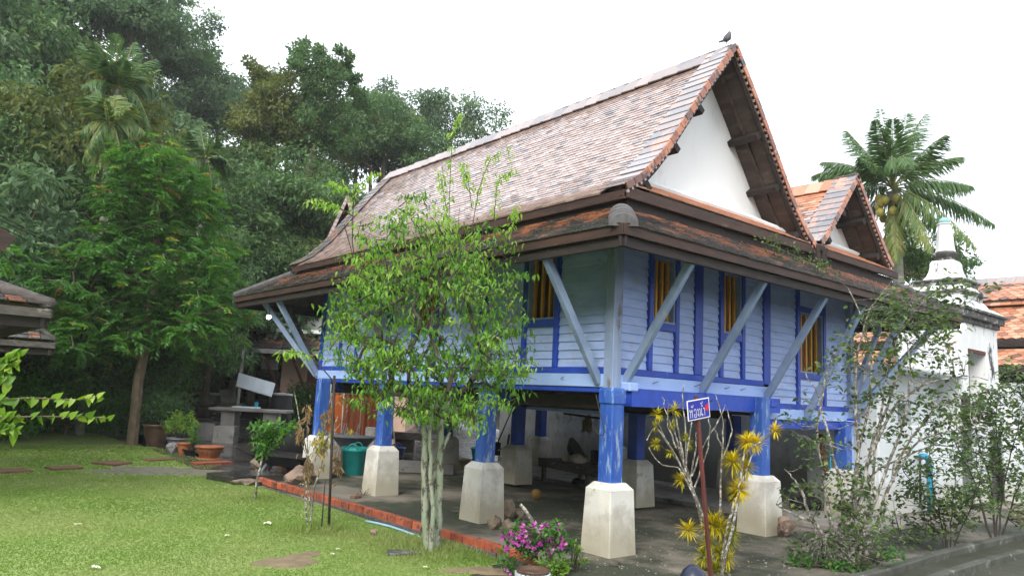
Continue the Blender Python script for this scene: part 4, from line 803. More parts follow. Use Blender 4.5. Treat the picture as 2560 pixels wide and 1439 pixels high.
# ---- shrubs behind the lawn
def shrub(label, uv, r, W_, Ht, leafm, seed, n=60, per=60, leaf=.1, droop=.3, kind='shrub', base=None, dy=.8, wid=.5, name='shrub', flat=.8):
    """a shrub whose middle shows at uv; W_ and Ht are its half width and half height in metres"""
    g = np.random.default_rng(seed); c = at(*uv, r); z0 = float(gz(c[0], c[1])); t = thing(name, label, kind, (c[0], c[1], z0)); side = unit(np.array([rt[0], rt[1], 0])); dep = np.array([side[1]*-1, side[0], 0])
    q = unit(g.normal(size=(n, 3)))*(.35+.65*g.random(n)**.5)[:, None]; C = c+side*(q[:, :1]*W_)+dep*(q[:, 1:2]*dy)+np.array([0, 0, 1.])*(q[:, 2:]*Ht); C[:, 2] = np.maximum(C[:, 2], z0+.08)
    b = MB(); root = [(c[0], c[1], z0-.05), (c[0]+.02, c[1], z0+.15), (c[0], c[1]+.03, z0+.3)]; ch, _, _ = skeleton(root, C, .006, .05, seed, step=.25, wob=.15); emit(b, ch, 6, 3, .02); b.build('stems', M['bark'], t)
    idx = np.repeat(np.arange(n), per); N = len(idx); o = unit(g.normal(size=(N, 3)))*(g.random(N)**.5)[:, None]; cs = .38*max(W_, Ht)**.6; P = C[idx]+o*cs*np.array([1, 1, flat]); tn = np.clip(g.normal(.4, .15, n), 0, 1)[idx]; b = MB()
    P[:, 2] = np.maximum(P[:, 2], z0+.02); b.leaves(P, unit(o+g.normal(size=(N, 3))*.4+(0, 0, -droop)), unit(np.array([0, 0, 1.])+g.normal(size=(N, 3))*.5), leaf*(.7+.6*g.random(N)), leaf*wid, np.clip(tn+g.normal(0, .15, N), 0, 1), fold=.15); b.build('foliage', M[leafm], t); return t
SH = [('dense dark shrub under the weathered roof corner at the left edge', (40, 960), 20, 1.6, 1.5, 'leaf_dark', .16), ('broad leaved bright shrub right of the weathered roof corner', (200, 800), 19.5, 1.3, 1.0, 'leaf_lime', .2), ('dark glossy shrub left of the garden tree foot', (150, 920), 19, 1.7, 1.2, 'leaf_dark', .16),
 ('flat layered feathery shrub spreading behind the left lawn edge', (170, 1010), 18.6, 2.0, .55, 'leaf_mid', .07), ('feathery shrub behind the garden tree trunk', (300, 1000), 18.8, 1.3, .8, 'leaf_mid', .07), ('leafy mid green shrub left of the stone benches', (385, 950), 19.2, .9, 1.0, 'leaf_dark', .13),
 ('tall thicket of long drooping variegated leaves by the spiky clump', (485, 900), 29.5, 1.3, 1.3, 'leaf_olive', .26), ('low grey green shrub above the dark water jar pots', (418, 1030), 17.4, .45, .5, 'leaf_hill2', .09), ('dark background thicket low behind the garden tree', (215, 800), 24, 3.0, 2.2, 'leaf_dark', .16), ('dark background thicket above the shed roof', (80, 700), 25, 3.2, 2., 'leaf_hill', .16), ('thicket above the white leaning board', (640, 780), 30, 2.6, 1.8, 'leaf_dark', .16), ('dark thicket behind the spiky clump', (540, 780), 33, 3.2, 2.2, 'leaf_dark', .16), ('small dark potted bush by the peach house door', (750, 1010), 25.5, .7, .65, 'leaf_dark', .11),
 ('lime green bush hugging the left end of the lawn edge', (20, 1010), 17, .9, .6, 'leaf_mid', .12)]
SH = [(a, b, c+2.6, d, e, f, h) if c < 22 else (a, b, c+1, d, e, f, h) for a, b, c, d, e, f, h in SH]
for i, (lb, uv, r, w_, h_, lm_, lf) in enumerate(SH): shrub(lb, uv, r, w_, h_, lm_, 60+i, n=int(45+w_*h_*22), per=70, leaf=lf, droop=.9 if 'drooping' in lb else .25, dy=.9, wid=.3 if 'drooping' in lb else .5, flat=.35 if 'layered' in lb else .8)
# ---- palms
# coconut palm: fronds laid out one by one
def frond_pts(p0, p1, lift, nleaf=80, ll=.62, w=.021, tone=.4, seed=0, hang=.9, m='leaf_palm', name='frond', par=None):
    g = np.random.default_rng(seed); p0 = np.array(p0); p1 = np.array(p1); L = np.linalg.norm(p1-p0); c = (p0+p1)/2+np.array([0, 0, lift*L]); t = np.linspace(0, 1, 16)[:, None]; P = (1-t)**2*p0+2*t*(1-t)*c+t*t*p1; b = MB(); b.tube(P, .028*(1-t[:, 0]*.85), 5, r=.92, cap=False)
    tt = np.linspace(.14, .99, nleaf); x = np.stack([np.interp(tt, t[:, 0], P[:, i]) for i in range(3)], 1); T = unit(np.gradient(x, axis=0)); l_ = ll*np.clip(np.sin(np.clip(tt*1.02, 0, 1)*PI*.8+.35), .25, 1)*(.85+.3*g.random(nleaf)); up_ = np.array([0, 0, 1.])
    for sd in (1, -1):
        s_ = unit(np.cross(T, up_)+1e-4)*sd; d = unit(s_*.75+T*.75+np.array([0, 0, -hang*.6])+g.normal(size=(nleaf, 3))*.10); b.bigleaves(x, d, unit(np.cross(d, T)*sd+g.normal(size=(nleaf, 3))*.15), l_, w*2, np.clip(tone+g.normal(0, .14, nleaf), 0, 1), droop=.3+.35*hang, fold=.1)
    return b.build(name, M[m], par)
rc = 23; ct = at(2232, 478, rc); cb = at(2240, 900, rc); cb[2] = 0
cp = thing('coconut_palm', 'coconut palm with a cluster of yellow nuts behind the twin roof', 'palm', cb)
f_ = np.linspace(0, 1, 14)[:, None]; MB().tube(cb+(ct-cb)*f_+np.array([.12, -.08, 0])*np.sin(f_*PI), np.linspace(.17, .125, 14), 10).build('trunk', M['palmbark'], cp, smooth=True)
TIPS = [(2200, 272, 1.2, .04, .4), (2232, 298, -1, .05, .4), (2266, 285, .6, .05, .45), (2313, 285, 1.5, .1, .4), (2362, 338, -.8, .14, .45), (2405, 392, .8, .18, .45), (2433, 466, -.5, .2, .4), (2488, 562, .4, .2, .4), (2442, 620, -1.2, .2, .7), (2418, 650, 1.2, .22, .4), (2330, 625, -1.6, .2, .8), (2240, 650, -.9, .05, .85), (2208, 640, .3, .03, .8), (2118, 328, .6, .06, .4), (2030, 440, .9, .30, .45), (2055, 405, -1., .2, .45), (2150, 395, -1.2, .12, .35), (2270, 410, -2.2, .45, .5), (2290, 330, 1.8, .2, .35), (2180, 360, 1.4, .1, .4), (2230, 420, -2.4, .5, .45), (2150, 560, 1.8, .2, .35), (2300, 690, 1.2, .15, .3), (2190, 300, -1.5, .12, .45), (2340, 400, 2, .2, .35), (2120, 500, 1.8, .25, .35)]
for k, (u_, v_, dr_, lf_, tn_) in enumerate(TIPS): frond_pts(ct+np.array([0, 0, .1]), at(u_, v_, rc+dr_), lf_, tone=tn_, seed=k, hang=.6 if v_ < 420 else 1., par=cp)
g = np.random.default_rng(2)
for i in range(15):
    a = g.uniform(0, 6.28); p = ct+np.array([.36*math.cos(a), .36*math.sin(a), g.uniform(-.75, -.15)]); b = MB(); b.lathe([(0.001, -.13), (.07, -.11), (.115, -.02), (.11, .05), (.06, .12), (.001, .14)], p, 10); b.build('coconut', M['coco'], cp, smooth=True)
def betel(label, cuv, buv, r, tips, tone, rad=.1, ll=.5, seed=0):
    top = at(*cuv, r); b0 = at(*buv, r); b0[2] = float(gz(b0[0], b0[1]))-.1; t = thing('betel_palm', label, 'palm', b0); f = np.linspace(0, 1, 14)[:, None]; MB().tube(b0+(top-b0)*f+np.array([.12, .1, 0])*np.sin(f*PI), np.linspace(rad*1.25, rad*.8, 14), 10).build('trunk', M['palmbark'], t, smooth=True); g = np.random.default_rng(seed)
    for k, (u_, v_, lf) in enumerate(tips): frond_pts(top, at(u_, v_, r+g.uniform(-.9, .9)), lf, nleaf=26, ll=ll, w=.03, tone=np.clip(tone+g.normal(0, .08), 0, 1), seed=seed*50+k, hang=1.1 if v_ > cuv[1] else .5, par=t)
betel('taller betel palm with dark drooping fronds against the hillside', (292, 225), (245, 700), 23, [(205, 110, .1), (235, 105, .1), (292, 88, .05), (335, 108, .1), (385, 150, .25), (395, 235, .5), (375, 320, .6), (335, 335, .5), (205, 215, .4), (200, 285, .6), (245, 330, .4), (350, 190, .3), (230, 170, .3), (290, 330, .3), (310, 150, .1), (265, 150, .1)], .35, seed=1)
betel('shorter bright betel palm with hanging fronds above the garden tree', (272, 315), (235, 800), 21, [(215, 240, .1), (248, 228, .05), (290, 240, .1), (330, 262, .15), (362, 330, .45), (352, 400, .6), (318, 430, .5), (280, 445, .4), (232, 445, .5), (205, 405, .6), (200, 330, .5), (245, 400, .4), (300, 380, .5), (330, 360, .5), (225, 370, .5), (262, 250, .05)], .72, rad=.09, ll=.45, seed=2)
betel('small dark betel palm right behind the garden tree top', (515, 400), (455, 800), 22, [(475, 330, .1), (500, 318, .05), (540, 340, .1), (568, 400, .4), (575, 460, .6), (480, 470, .5), (530, 485, .4), (595, 440, .5), (470, 410, .4), (520, 345, .1)], .3, rad=.07, ll=.42, seed=3)
# spiky clump (dracaena) in the yard
def spiky(label, uv, r, seed, L=1.1, n=46, m='leaf_palm', tone=.55, h=.7, name='spiky_plant', kind='plant'):
    g = np.random.default_rng(seed); c = at(*uv, r); z0 = float(gz(c[0], c[1])); t = thing(name, label, kind, (c[0], c[1], z0)); MB().tube([(c[0], c[1], z0-.05), (c[0], c[1], c[2])], .06, 8).build('stem', M['bark'], t)
    d = unit(g.normal(size=(n, 3))*np.array([1, 1, .5])+(0, 0, h)); b = MB(); b.bigleaves(np.repeat(c[None], n, 0)+d*.04, d, unit(np.cross(np.cross(d, (0, 0, 1.)), d)+1e-3), L*(.7+.4*g.random(n)), .07, np.clip(g.normal(tone, .15, n), 0, 1), droop=.35); b.build('blades', M[m], t); return t
spiky('bright spiky leaved clump behind the white leaning board', (565, 905), 31.5, 3, L=1.5)
# ------------------------------------------------------------------ white gate tower and walls at the right
gt = thing('gate_tower', 'white stuccoed gate tower with blackened cornice and stepped spire at the right', 'gate tower', (10.95, .27, 0))
b = MB(); x0, x1, y0, y1 = 9.8, 12.1, -.3, .85; dx0, dx1, dz = 10.36, 11.40, 3.08
b.box(((x0+dx0)/2, (y0+y1)/2, 1.85), (dx0-x0, y1-y0, 3.7), ch=.01); b.box(((x1+dx1)/2, (y0+y1)/2, 1.85), (x1-dx1, y1-y0, 3.7), ch=.01); b.box(((dx0+dx1)/2, (y0+y1)/2, (dz+3.7)/2), (dx1-dx0-.004, y1-y0-.004, 3.7-dz)); b.box(((dx0+dx1)/2, (y0+y1)/2, .4), (dx1-dx0-.004, y1-y0-.004, .8)); b.box(((dx0+dx1)/2, y1-.1, 2), (dx1-dx0-.004, .03, 2.4))
b.build('wall', M['cem_white'], gt)
b = MB(); b.box((dx0+.03, y0+.06, 1.95), (.06, .10, 2.25)); b.box(((dx0+dx1)/2, y0+.06, dz-.03), (dx1-dx0, .10, .06)); b.build('door_frame', M['rust'], gt)
def slab(cx, cy, wx, wy, z0, z1, m, nm='cornice', tap=None, ch=.015): return MB().box((cx, cy, (z0+z1)/2), (wx, wy, z1-z0), tap=tap, ch=ch).build(nm, M[m], gt)
cx, cy = 10.95, .27
slab(cx, cy, 2.40, 1.25, 3.60, 3.70, 'cornice'); slab(cx, cy, 2.56, 1.40, 3.70, 3.84, 'cornice'); slab(cx, cy, 2.66, 1.5, 3.84, 3.90, 'cornice')
slab(cx, cy, 2.6, 1.45, 3.90, 4.02, 'cem_white', 'roof_step', (.72, .8)); slab(cx, cy, 1.5, 1.15, 4.02, 4.16, 'cem_white', 'roof_step', (.85, .85)); slab(cx, cy, 1.18, 1.0, 4.16, 4.26, 'cem_white', 'roof_step'); slab(cx, cy, 1.34, 1.16, 4.26, 4.31, 'cornice'); slab(cx, cy, 1.30, 1.12, 4.31, 4.42, 'cem_white', 'roof_step', (.86, .86))
slab(cx, cy, .98, .92, 4.42, 4.52, 'cornice'); slab(cx, cy, 1.06, 1., 4.52, 4.575, 'cornice')
b = MB(); b.lathe([(.54, 4.575), (.49, 4.61), (.42, 4.68), (.37, 4.78), (.345, 4.88), (.34, 4.97), (.29, 5.03), (.001, 5.04)], (cx, cy, 0), 4); b.build('bell', M['cem_white'], gt)
b = MB(); b.lathe([(.17, 5.03), (.19, 5.05), (.19, 5.09), (.23, 5.12), (.265, 5.17), (.265, 5.20), (.22, 5.23), (.18, 5.25)], (cx, cy, 0), 8); b.build('ring_moulding', M['cornice'], gt)
b = MB(); b.lathe([(.20, 5.235), (.185, 5.3), (.165, 5.5), (.15, 5.70), (.135, 5.84), (.16, 5.86), (.15, 5.875), (.001, 5.88)], (cx, cy, 0), 8); b.build('spire', M['cem_white'], gt)
b = MB(); b.lathe([(.001, 5.85), (.08, 5.87), (.115, 5.92), (.10, 5.98), (.05, 6.01), (.001, 6.015)], (cx, cy, 0), 14); b.build('glass_ball', M['glassblue'], gt, smooth=True)
ww = thing('plinth_wall', 'white limewashed plinth wall with two small windows right of the blue house', 'wall', (9.5, 0, 0))
b = MB(); b.box((9.85, .3, .73), (7.5, 1.2, 1.50), ch=.02); b.build('base_block', M['wallwhite'], ww)
b = MB(); z0, z1 = 1.48, 2.42; xs = [6.6, 7.93, 8.52, 9.84, 10.30]
for a_, c_ in ((6.6, 7.93), (8.52, 9.79)): b.box(((a_+c_)/2, .55, (z0+z1)/2), (c_-a_, .9, z1-z0))
b.box((8.22, .55, 2.18), (.588, .896, .48)); b.build('upper_wall', M['wallwhite'], ww)
b = MB(); b.box((8.22, .5, 1.7), (.58, .1, .5)); b.build('window_recess', M['dark'], ww)
b = MB(); b.box((8.22, -.10+.2, 1.90), (.7, .06, .03)); b.box((8.2, .09, 2.46), (3.3, 1.1, .07), ch=.02); b.build('coping', M['wallwhite'], ww)
b = MB(); b.box((6.35, -.1, 1.0), (.5, .55, 2.05), tap=(.8, .8), ch=.02); b.build('buttress', M['wallwhite'], ww)
b = MB(); b.box((10.05, -.33, 1.75), (.35, .05, .72)); b.build('window_recess', M['dark'], ww)
pw = thing('parapet_wall', 'long white parapet wall running off the right edge below the tiled hall', 'wall', (15, -.5, 0))
MB().box((15.6, -.45, 1.2), (7., .3, 2.4), ch=.02).build('wall', M['wallwhite'], pw); MB().box((15.6, -.45, 2.43), (7.05, .42, .07), ch=.02).build('coping', M['wallwhite'], pw); MB().box((13.6, -.66, .55), (4.6, .22, 1.1), ch=.02).build('lower_ledge', M['wallwhite'], pw)
# wall behind and under the stilt house
bw = thing('undercroft_wall', 'plain grey white plaster wall at the back of the space under the house', 'wall', (6.45, 5, 0))
MB().box((6.45, 4.9, .80), (.18, 9.8, 1.56), ch=.01).build('wall', M['wallgrey'], bw); 
# tiled hall at the far right
hall = thing('tiled_hall', 'long temple hall with orange diamond tiled two tier roof at the right edge', 'building', (18.8, 3, 0))
hb = MB(); ht = []
def slope_tiles(p0, ydir, up_, L, D, tw, te, out):
    """diamond courses on a plane that starts at p0, runs L along ydir and D up the slope"""
    nn = np.cross(up_, ydir); nn = nn if nn[2] > 0 else -nn
    for i in range(int(D/te)):
        for j in range(int(L/tw)): out.append((p0+ydir*((j+.5+.5*(i % 2))*tw)+up_*((i+.5)*te)+nn*.02, ydir, up_, nn))
yv = np.array([0, 1., 0])
for (xa, za, xb, zb_) in ((16, 3.78, 17.55, 4.86), (17.45, 5.02, 18.75, 5.74), (15.1, 3.02, 15.95, 3.52)):
    u_ = np.array([xb-xa, 0, zb_-za]); D = np.linalg.norm(u_); u_ /= D; slope_tiles(np.array([xa, -4.5, za]), yv, u_, 15, D, .23, .15, ht)
    b = MB(); b.add([(xa, -4.6, za-.02), (xa, 10.6, za-.02), (xb, 10.6, zb_-.02), (xb, -4.6, zb_-.02), (xa, -4.6, za-.08), (xa, 10.6, za-.08), (xb, 10.6, zb_-.08), (xb, -4.6, zb_-.08)], [[0, 3, 2, 1], [4, 5, 6, 7], [0, 1, 5, 4], [2, 3, 7, 6], [0, 4, 7, 3], [1, 2, 6, 5]]); b.build('roof_deck', M['soffit'], hall)
tp_ = np.array([q[0] for q in ht]); d_ = tp_-CAM; z_ = d_@fw; uu = 1280+F_PX*(d_@rt)/z_; vv = 719.5-F_PX*(d_@up)/z_
inview = (uu < 2580) & (((uu > 2410) & (vv < 990)) | ((uu > 2130) & (uu < 2290) & (vv > 790))); seq = np.argsort(np.where(inview, np.linalg.norm(d_, axis=1), 1e6)); pick = set(seq[:min(280, inview.sum())].tolist())
HV = []
for k in range(10):
    v_ = MB(); w_ = .112; v_.poly([(-w_, .10, .012), (-w_, -.045, .012), (0, -.12, .012), (w_, -.045, .012), (w_, .10, .012)], r=(k+.5)/10)
    for p_, q_ in (((-w_, -.045), (0, -.12)), ((0, -.12), (w_, -.045))): v_.add([(p_[0], p_[1], .012), (p_[0], p_[1], -.012), (q_[0], q_[1], -.012), (q_[0], q_[1], .012)], [[0, 1, 2, 3]], (k+.5)/10)
    HV.append(v_.mesh('roof_tile', M['tilefar']))
for k, (c, yd, sl, nn) in enumerate(ht):
    n_, s_ = nn*math.cos(.08)+sl*math.sin(.08), sl*math.cos(.08)-nn*math.sin(.08)
    if k in pick: inst('roof_tile', HV[jrng.integers(10)], hall, basis(yd*-1, s_, n_, c) if True else None)
    else:
        w_ = .112; P = [c+yd*a_+s_*b_ for a_, b_ in ((-w_, .10), (-w_, -.045), (0, -.12), (w_, -.045), (w_, .10))]; hb.poly(P if np.cross(yd, s_)@n_ > 0 else P[::-1], r=jrng.random())
hb.build('tile_field', M['tilefar'], hall, kind='stuff')
for (x, z, w_) in ((18.78, 5.78, .5), (17.5, 4.98, .4)):
    for j in range(58): 
        y = -4.4+j*.26
        MB().box((x, y, z), (w_, .25, .03), R=Matrix.Rotation(-.62, 3, 'Y'), r=random.random(), ch=.004).build('ridge_tile', M['ridge'] if x > 18 else M['tilefar'], hall)
MB().box((16.02, 3, 3.66), (.07, 15.2, .17)).build('fascia', M['wood_dk'], hall); MB().box((15.12, 3, 2.92), (.07, 15.2, .12)).build('fascia', M['wood_dk'], hall)
b = MB(); b.box((18.8, 3, 3.7), (5, 14.6, .05)); b.box((16.6, 3, 2.7), (.06, 14.6, 1.9)); b.build('inner_wall', M['dark'], hall)
MB().box((17.9, 3, 1.2), (4, 15, 2.4)).build('wall', M['wallwhite'], hall)
b = MB(); b.add([(20.9, -4.6, 3.6), (20.9, 10.6, 3.6), (18.8, 10.6, 5.75), (18.8, -4.6, 5.75)], [[0, 1, 2, 3]]); b.add([(16, -4.6, 3.6), (20.9, -4.6, 3.6), (18.8, -4.6, 5.6)], [[0, 1, 2]]); b.add([(16, 10.6, 3.6), (20.9, 10.6, 3.6), (18.8, 10.6, 5.6)], [[0, 2, 1]]); b.build('rear_slope', M['tilefar'], hall)
for y in (-1.6, 1.2, 4.): MB().box((15.35, y, 1.5), (.16, .16, 2.9), ch=.01).build('post', M['blue_dk'], hall)
# ------------------------------------------------------------------ peach house and the red gabled house behind the yard
def loc_frame(p): X_ = unit(np.array([rt[0], rt[1], 0.])); Y_ = np.array([-X_[1], X_[0], 0.]); return lambda a, c, z: np.array(p)+X_*a+Y_*c+np.array([0, 0, z])
p = at(690, 1048, 27); p[2] = .3; Lp = loc_frame(p); RZ = math.atan2(rt[1], rt[0])
ph = thing('peach_house', 'small peach plastered house with red tiled eave behind the stone yard', 'house', p)
MB().box(Lp(2.2, 1.8, 1.25), (4.4, 3.4, 2.9), rz=RZ, ch=.01).build('wall', M['peach'], ph)
MB().box(Lp(1.32, .08, .95), (.8, .08, 2.1), rz=RZ).build('door', M['rust'], ph)
b = MB()
for k, zz in enumerate((2.05, 1.93, 1.80, 1.66, 1.30, 1.17)): b.box(Lp(.97+.02*(k % 2), .09, zz), (.07, .012, .09), rz=RZ+.0, ch=0)
b.build('wall_marks', M['wood_dk'], ph)
def tri_roof(fr, a0, a1, c0, c1, z0, z1, inset, par, m='tile_old', nm='roof'):
    """hipped skirt: outer rectangle at z0, inner at z1"""
    o = [fr(a0, c0, z0), fr(a1, c0, z0), fr(a1, c1, z0), fr(a0, c1, z0)]; i_ = [fr(a0+inset, c0+inset, z1), fr(a1-inset, c0+inset, z1), fr(a1-inset, c1-inset, z1), fr(a0+inset, c1-inset, z1)]; b = MB()
    for k in range(4):
        j = (k+1) % 4; a = o[k]; c = o[j]; e = i_[k]; f = i_[j]; L = np.linalg.norm(c-a); xd = (c-a)/L; s0 = (e-a)@xd; s1 = L+(f-c)@xd; md = e-a-xd*s0; D = np.linalg.norm(md); sl = md/D; nn = np.cross(xd, sl); nn = nn if nn[2] > 0 else -nn
        b.add([a, c, f, e], [[0, 1, 2, 3]], .1); n = max(1, int(D/.14))
        for q in range(n):
            t = (q+.5)/n; u0_ = s0*t; u1_ = L+(s1-L)*t
            for w_ in range(int((u1_-u0_)/.2)): 
                u = u0_+(w_+.5+.5*(q % 2))*.2
                if u < u1_: b.box(a+xd*u+sl*(D*t)+nn*.03, (.185, .2, .02), R=np.array([xd, sl*math.cos(.12)-nn*math.sin(.12), nn*math.cos(.12)+sl*math.sin(.12)]).T, r=jrng.random())
    return b.build(nm, M[m], par, kind='stuff')
tri_roof(Lp, -1.15, 5.5, -1.1, 4.6, 2.52, 3.10, 1.2, ph)
b = MB(); b.span(Lp(-1.17, -1.12, 2.43), Lp(5.5, -1.12, 2.43), .05, .15); b.span(Lp(-1.17, -1.12, 2.43), Lp(-1.17, 4.6, 2.43), .05, .15); b.build('fascia', M['conc'], ph, kind='stuff')
for a_ in (-.2, .75): MB().span(Lp(a_+.3, 0, .95), Lp(a_-.15, -1.0, 2.4), .07, .07).build('brace', M['rust'], ph)
MB().span(Lp(-.08, .3, 1.3), Lp(-.9, .1, 2.4), .06, .06).build('brace', M['wood_dk'], ph); MB().box(Lp(-.25, -.4, 2.02), (.55, .05, .35), rz=RZ+.2).build('sign_panel', M['conc'], ph)
# upper white gable with small tiled roof
b = MB(); G = [Lp(.1, .3, 3.0), Lp(3.6, .3, 3.0), Lp(1.85, .3, 5.0)]; b.poly(G); b.build('gable_wall', M['gable'], ph)
MB().box(Lp(1.6, -.1, 3.20), (3.6, .3, .12), rz=RZ).build('pent_ledge', M['gable'], ph)
def plane_tiles(a, xd, sl, L, D, tw, te, m, par, nm='tile_field', seed=1):
    b = MB(); nn = np.cross(xd, sl); nn = nn if nn[2] > 0 else -nn; b.add([a, a+xd*L, a+xd*L+sl*D, a+sl*D], [[0, 1, 2, 3]], .1); b.add([a-nn*.06, a+xd*L-nn*.06, a+xd*L+sl*D-nn*.06, a+sl*D-nn*.06], [[0, 1, 2, 3]], .1)
    for i in range(int(D/te)):
        for j in range(int(L/tw)):
            u = (j+.5+.5*(i % 2))*tw
            if u < L: b.box(a+xd*u+sl*((i+.5)*te)+nn*.03, (tw*.94, te*1.5, .02), R=np.array([xd, sl*math.cos(.12)-nn*math.sin(.12), nn*math.cos(.12)+sl*math.sin(.12)]).T, r=jrng.random())
    return b.build(nm, M[m], par, kind='stuff')
ex = Lp(1, 0, 0)-Lp(0, 0, 0); ey = Lp(0, 1, 0)-Lp(0, 0, 0)
for sd in (1, -1):
    s_ = unit(np.array(ex*sd*1.75+np.array([0, 0, 2.0]))); plane_tiles(Lp(.0 if sd > 0 else 3.7, -.1, 2.95), ey, s_, 3.6, 2.75, .2, .14, 'tile', ph); 
rh = thing('rear_house', 'house behind showing only its small red tiled gable peak left of the big roof', 'house', (3.6, 15.4, 0))
A = at(868, 500, 24); L1 = at(815, 612, 24); L1[2] = A[2]-1.55; w_ = (A-L1); w_[2] = 0; wl = np.linalg.norm(w_); wx = w_/wl; bk = unit(np.array([.75, .66, 0])); bk = unit(bk-wx*(bk@wx))
for sd in (1, -1):
    a0 = A-wx*wl*sd-np.array([0, 0, 1.55]); s_ = unit(A-a0); plane_tiles(a0, bk, s_, 5., np.linalg.norm(A-a0), .2, .14, 'tile', rh)
    n = 11
    for i in range(n): c = a0+(A-a0)*((i+.5)/n)-bk*.05; MB().box(c+np.array([0, 0, .05]), (.2, .22, .1), R=np.array([bk, s_, np.cross(bk, s_)]).T, r=random.random(), ch=.005).build('verge_tile', M['tile'], rh)
b = MB(); q = [A-wx*wl*.9-np.array([0, 0, 1.6]), A+wx*wl*.9-np.array([0, 0, 1.6]), A-np.array([0, 0, .12])]; b.poly([x+bk*.5 for x in q]); b.build('gable_wall', M['soffit'], rh)
gb = MB(); c0 = A+bk*2.6; hh = A[2]-1.6; gb.box((c0[0], c0[1], hh/2), (wl*1.6, 4, hh), rz=math.atan2(wx[1], wx[0])); gb.build('wall', M['wallgrey'], rh)
# ------------------------------------------------------------------ weathered roofs at the left edge
def hip_corner(name, label, C, la, lb, rise, m, par_m='wood_gr', cap=.08, cat='pavilion', post=True, tw=.2, boards=True):
    """the near right corner of a low hipped roof that runs off the left of the picture"""
    t = thing(name, label, cat, (C[0]-1.5, C[1]+1.2, float(gz(C[0], C[1])))); ax = np.array([-1., 0, 0]); by = np.array([0, 1., 0]); H_ = C+ax*la*.5+by*la*.5+np.array([0, 0, rise]); H2 = C+ax*la*.5+by*(lb-la*.5)+np.array([0, 0, rise]); Cx = C+ax*la; Cy = C+by*lb; Cxy = C+ax*la+by*lb
    b = MB(); b.add([C, Cx, H_], [[0, 2, 1]]); b.add([C, Cy, H2, H_], [[0, 1, 2, 3]]); b.add([Cx, Cxy, H2, H_], [[0, 3, 2, 1]]); b.add([Cy, Cxy, H2], [[0, 1, 2]]); b.build('roof_deck', M['soffit'], t)
    b = MB()
    def fill(a, xd, L, top, inset):
        mid = top-a; mid = mid-xd*(mid@xd); D = np.linalg.norm(mid); sl = mid/D; nn = np.cross(xd, sl); nn = nn if nn[2] > 0 else -nn; n = int(D/.13)
        for i in range(n):
            t_ = (i+.5)/n; u0_ = inset*t_; u1_ = L-inset*t_
            for j in range(int((u1_-u0_)/tw)): b.box(a+xd*(u0_+(j+.5+.5*(i % 2))*tw)+sl*D*t_+nn*.03, (tw*.93, .19, .018), R=np.array([xd, sl*math.cos(.12)-nn*math.sin(.12), nn*math.cos(.12)+sl*math.sin(.12)]).T, r=jrng.random())
    fill(C, ax, la, H_, la*.5); fill(C, by, lb, H_, la*.5); b.build('tile_field', M[m], t, kind='stuff')
    MB().tube([C+(0, 0, .02), C+(H_-C)*.3+(0, 0, .05), C+(H_-C)*.6+(0, 0, .05), H_+(0, 0, .05)], [cap, cap*1.05, cap, cap], 10).build('hip_cap', M[par_m], t, smooth=True)
    for k, (dz_, hh_, o_, mm) in enumerate(((-.09, .11, .0, 'wood_gr'), (-.21, .13, .07, 'wood_dk'))):
        for a, c in ((C, Cx), (C, Cy)):
            d = unit(c-a); n_ = np.array([d[1], -d[0], 0]); n_ = n_ if n_@(Cxy-C) > 0 else -n_; MB().span(a+n_*o_+(0, 0, dz_), c+n_*o_+(0, 0, dz_), .05, hh_).build('fascia', M[mm], t)
    if post:
        for a, c in ((.9, .9), (.9, lb-.9)):
            q = C+ax*a+by*c; z0 = float(gz(q[0], q[1])); MB().box((q[0], q[1], (z0+C[2])/2), (.16, .16, C[2]-z0), ch=.01).build('post', M['wood_gr'], t)
    return t
C1 = at(128, 766, 11); t1 = hip_corner('old_pavilion', 'low pavilion with weathered grey roof corner and thick ridge cap at the left edge', C1, 4.4, 5., .75, 'tile_old', cap=.085)
C2 = at(138, 852, 17); hip_corner('tiled_shed', 'small dark shed with worn checkered tile roof below the pavilion roof corner', C2, 5., 5., 1.9, 'tile_old', cap=.05, cat='shed')
b = MB(); p = at(24, 612, 9.6); q = at(-160, 500, 9.6); MB().span(p, q, .06, .20).build('barge_board', M['wood_red'], t1)
MB().span(at(-150, 500, 9.6), at(-150, 740, 9.6), .12, .12).build('king_post', M['wood_gr'], t1)
# wires
for k, (a, c) in enumerate((((-60, 505), (420, 640)), ((-60, 535), (420, 655)), ((-60, 520), (420, 630)))):
    A_ = at(*a, 18); B_ = at(*c, 26); P = [A_+(B_-A_)*f-np.array([0, 0, .5*math.sin(PI*f)]) for f in np.linspace(0, 1, 12)]; o = MB().tube(P, .012, 4).build('power_line', M['wire'], loc=A_); tag(o, ['lowest power line crossing in front of the dark trees at left', 'middle power line crossing in front of the dark trees at left', 'highest power line crossing in front of the dark trees at left'][[1, 0, 2][k]], 'power line', 'power lines')
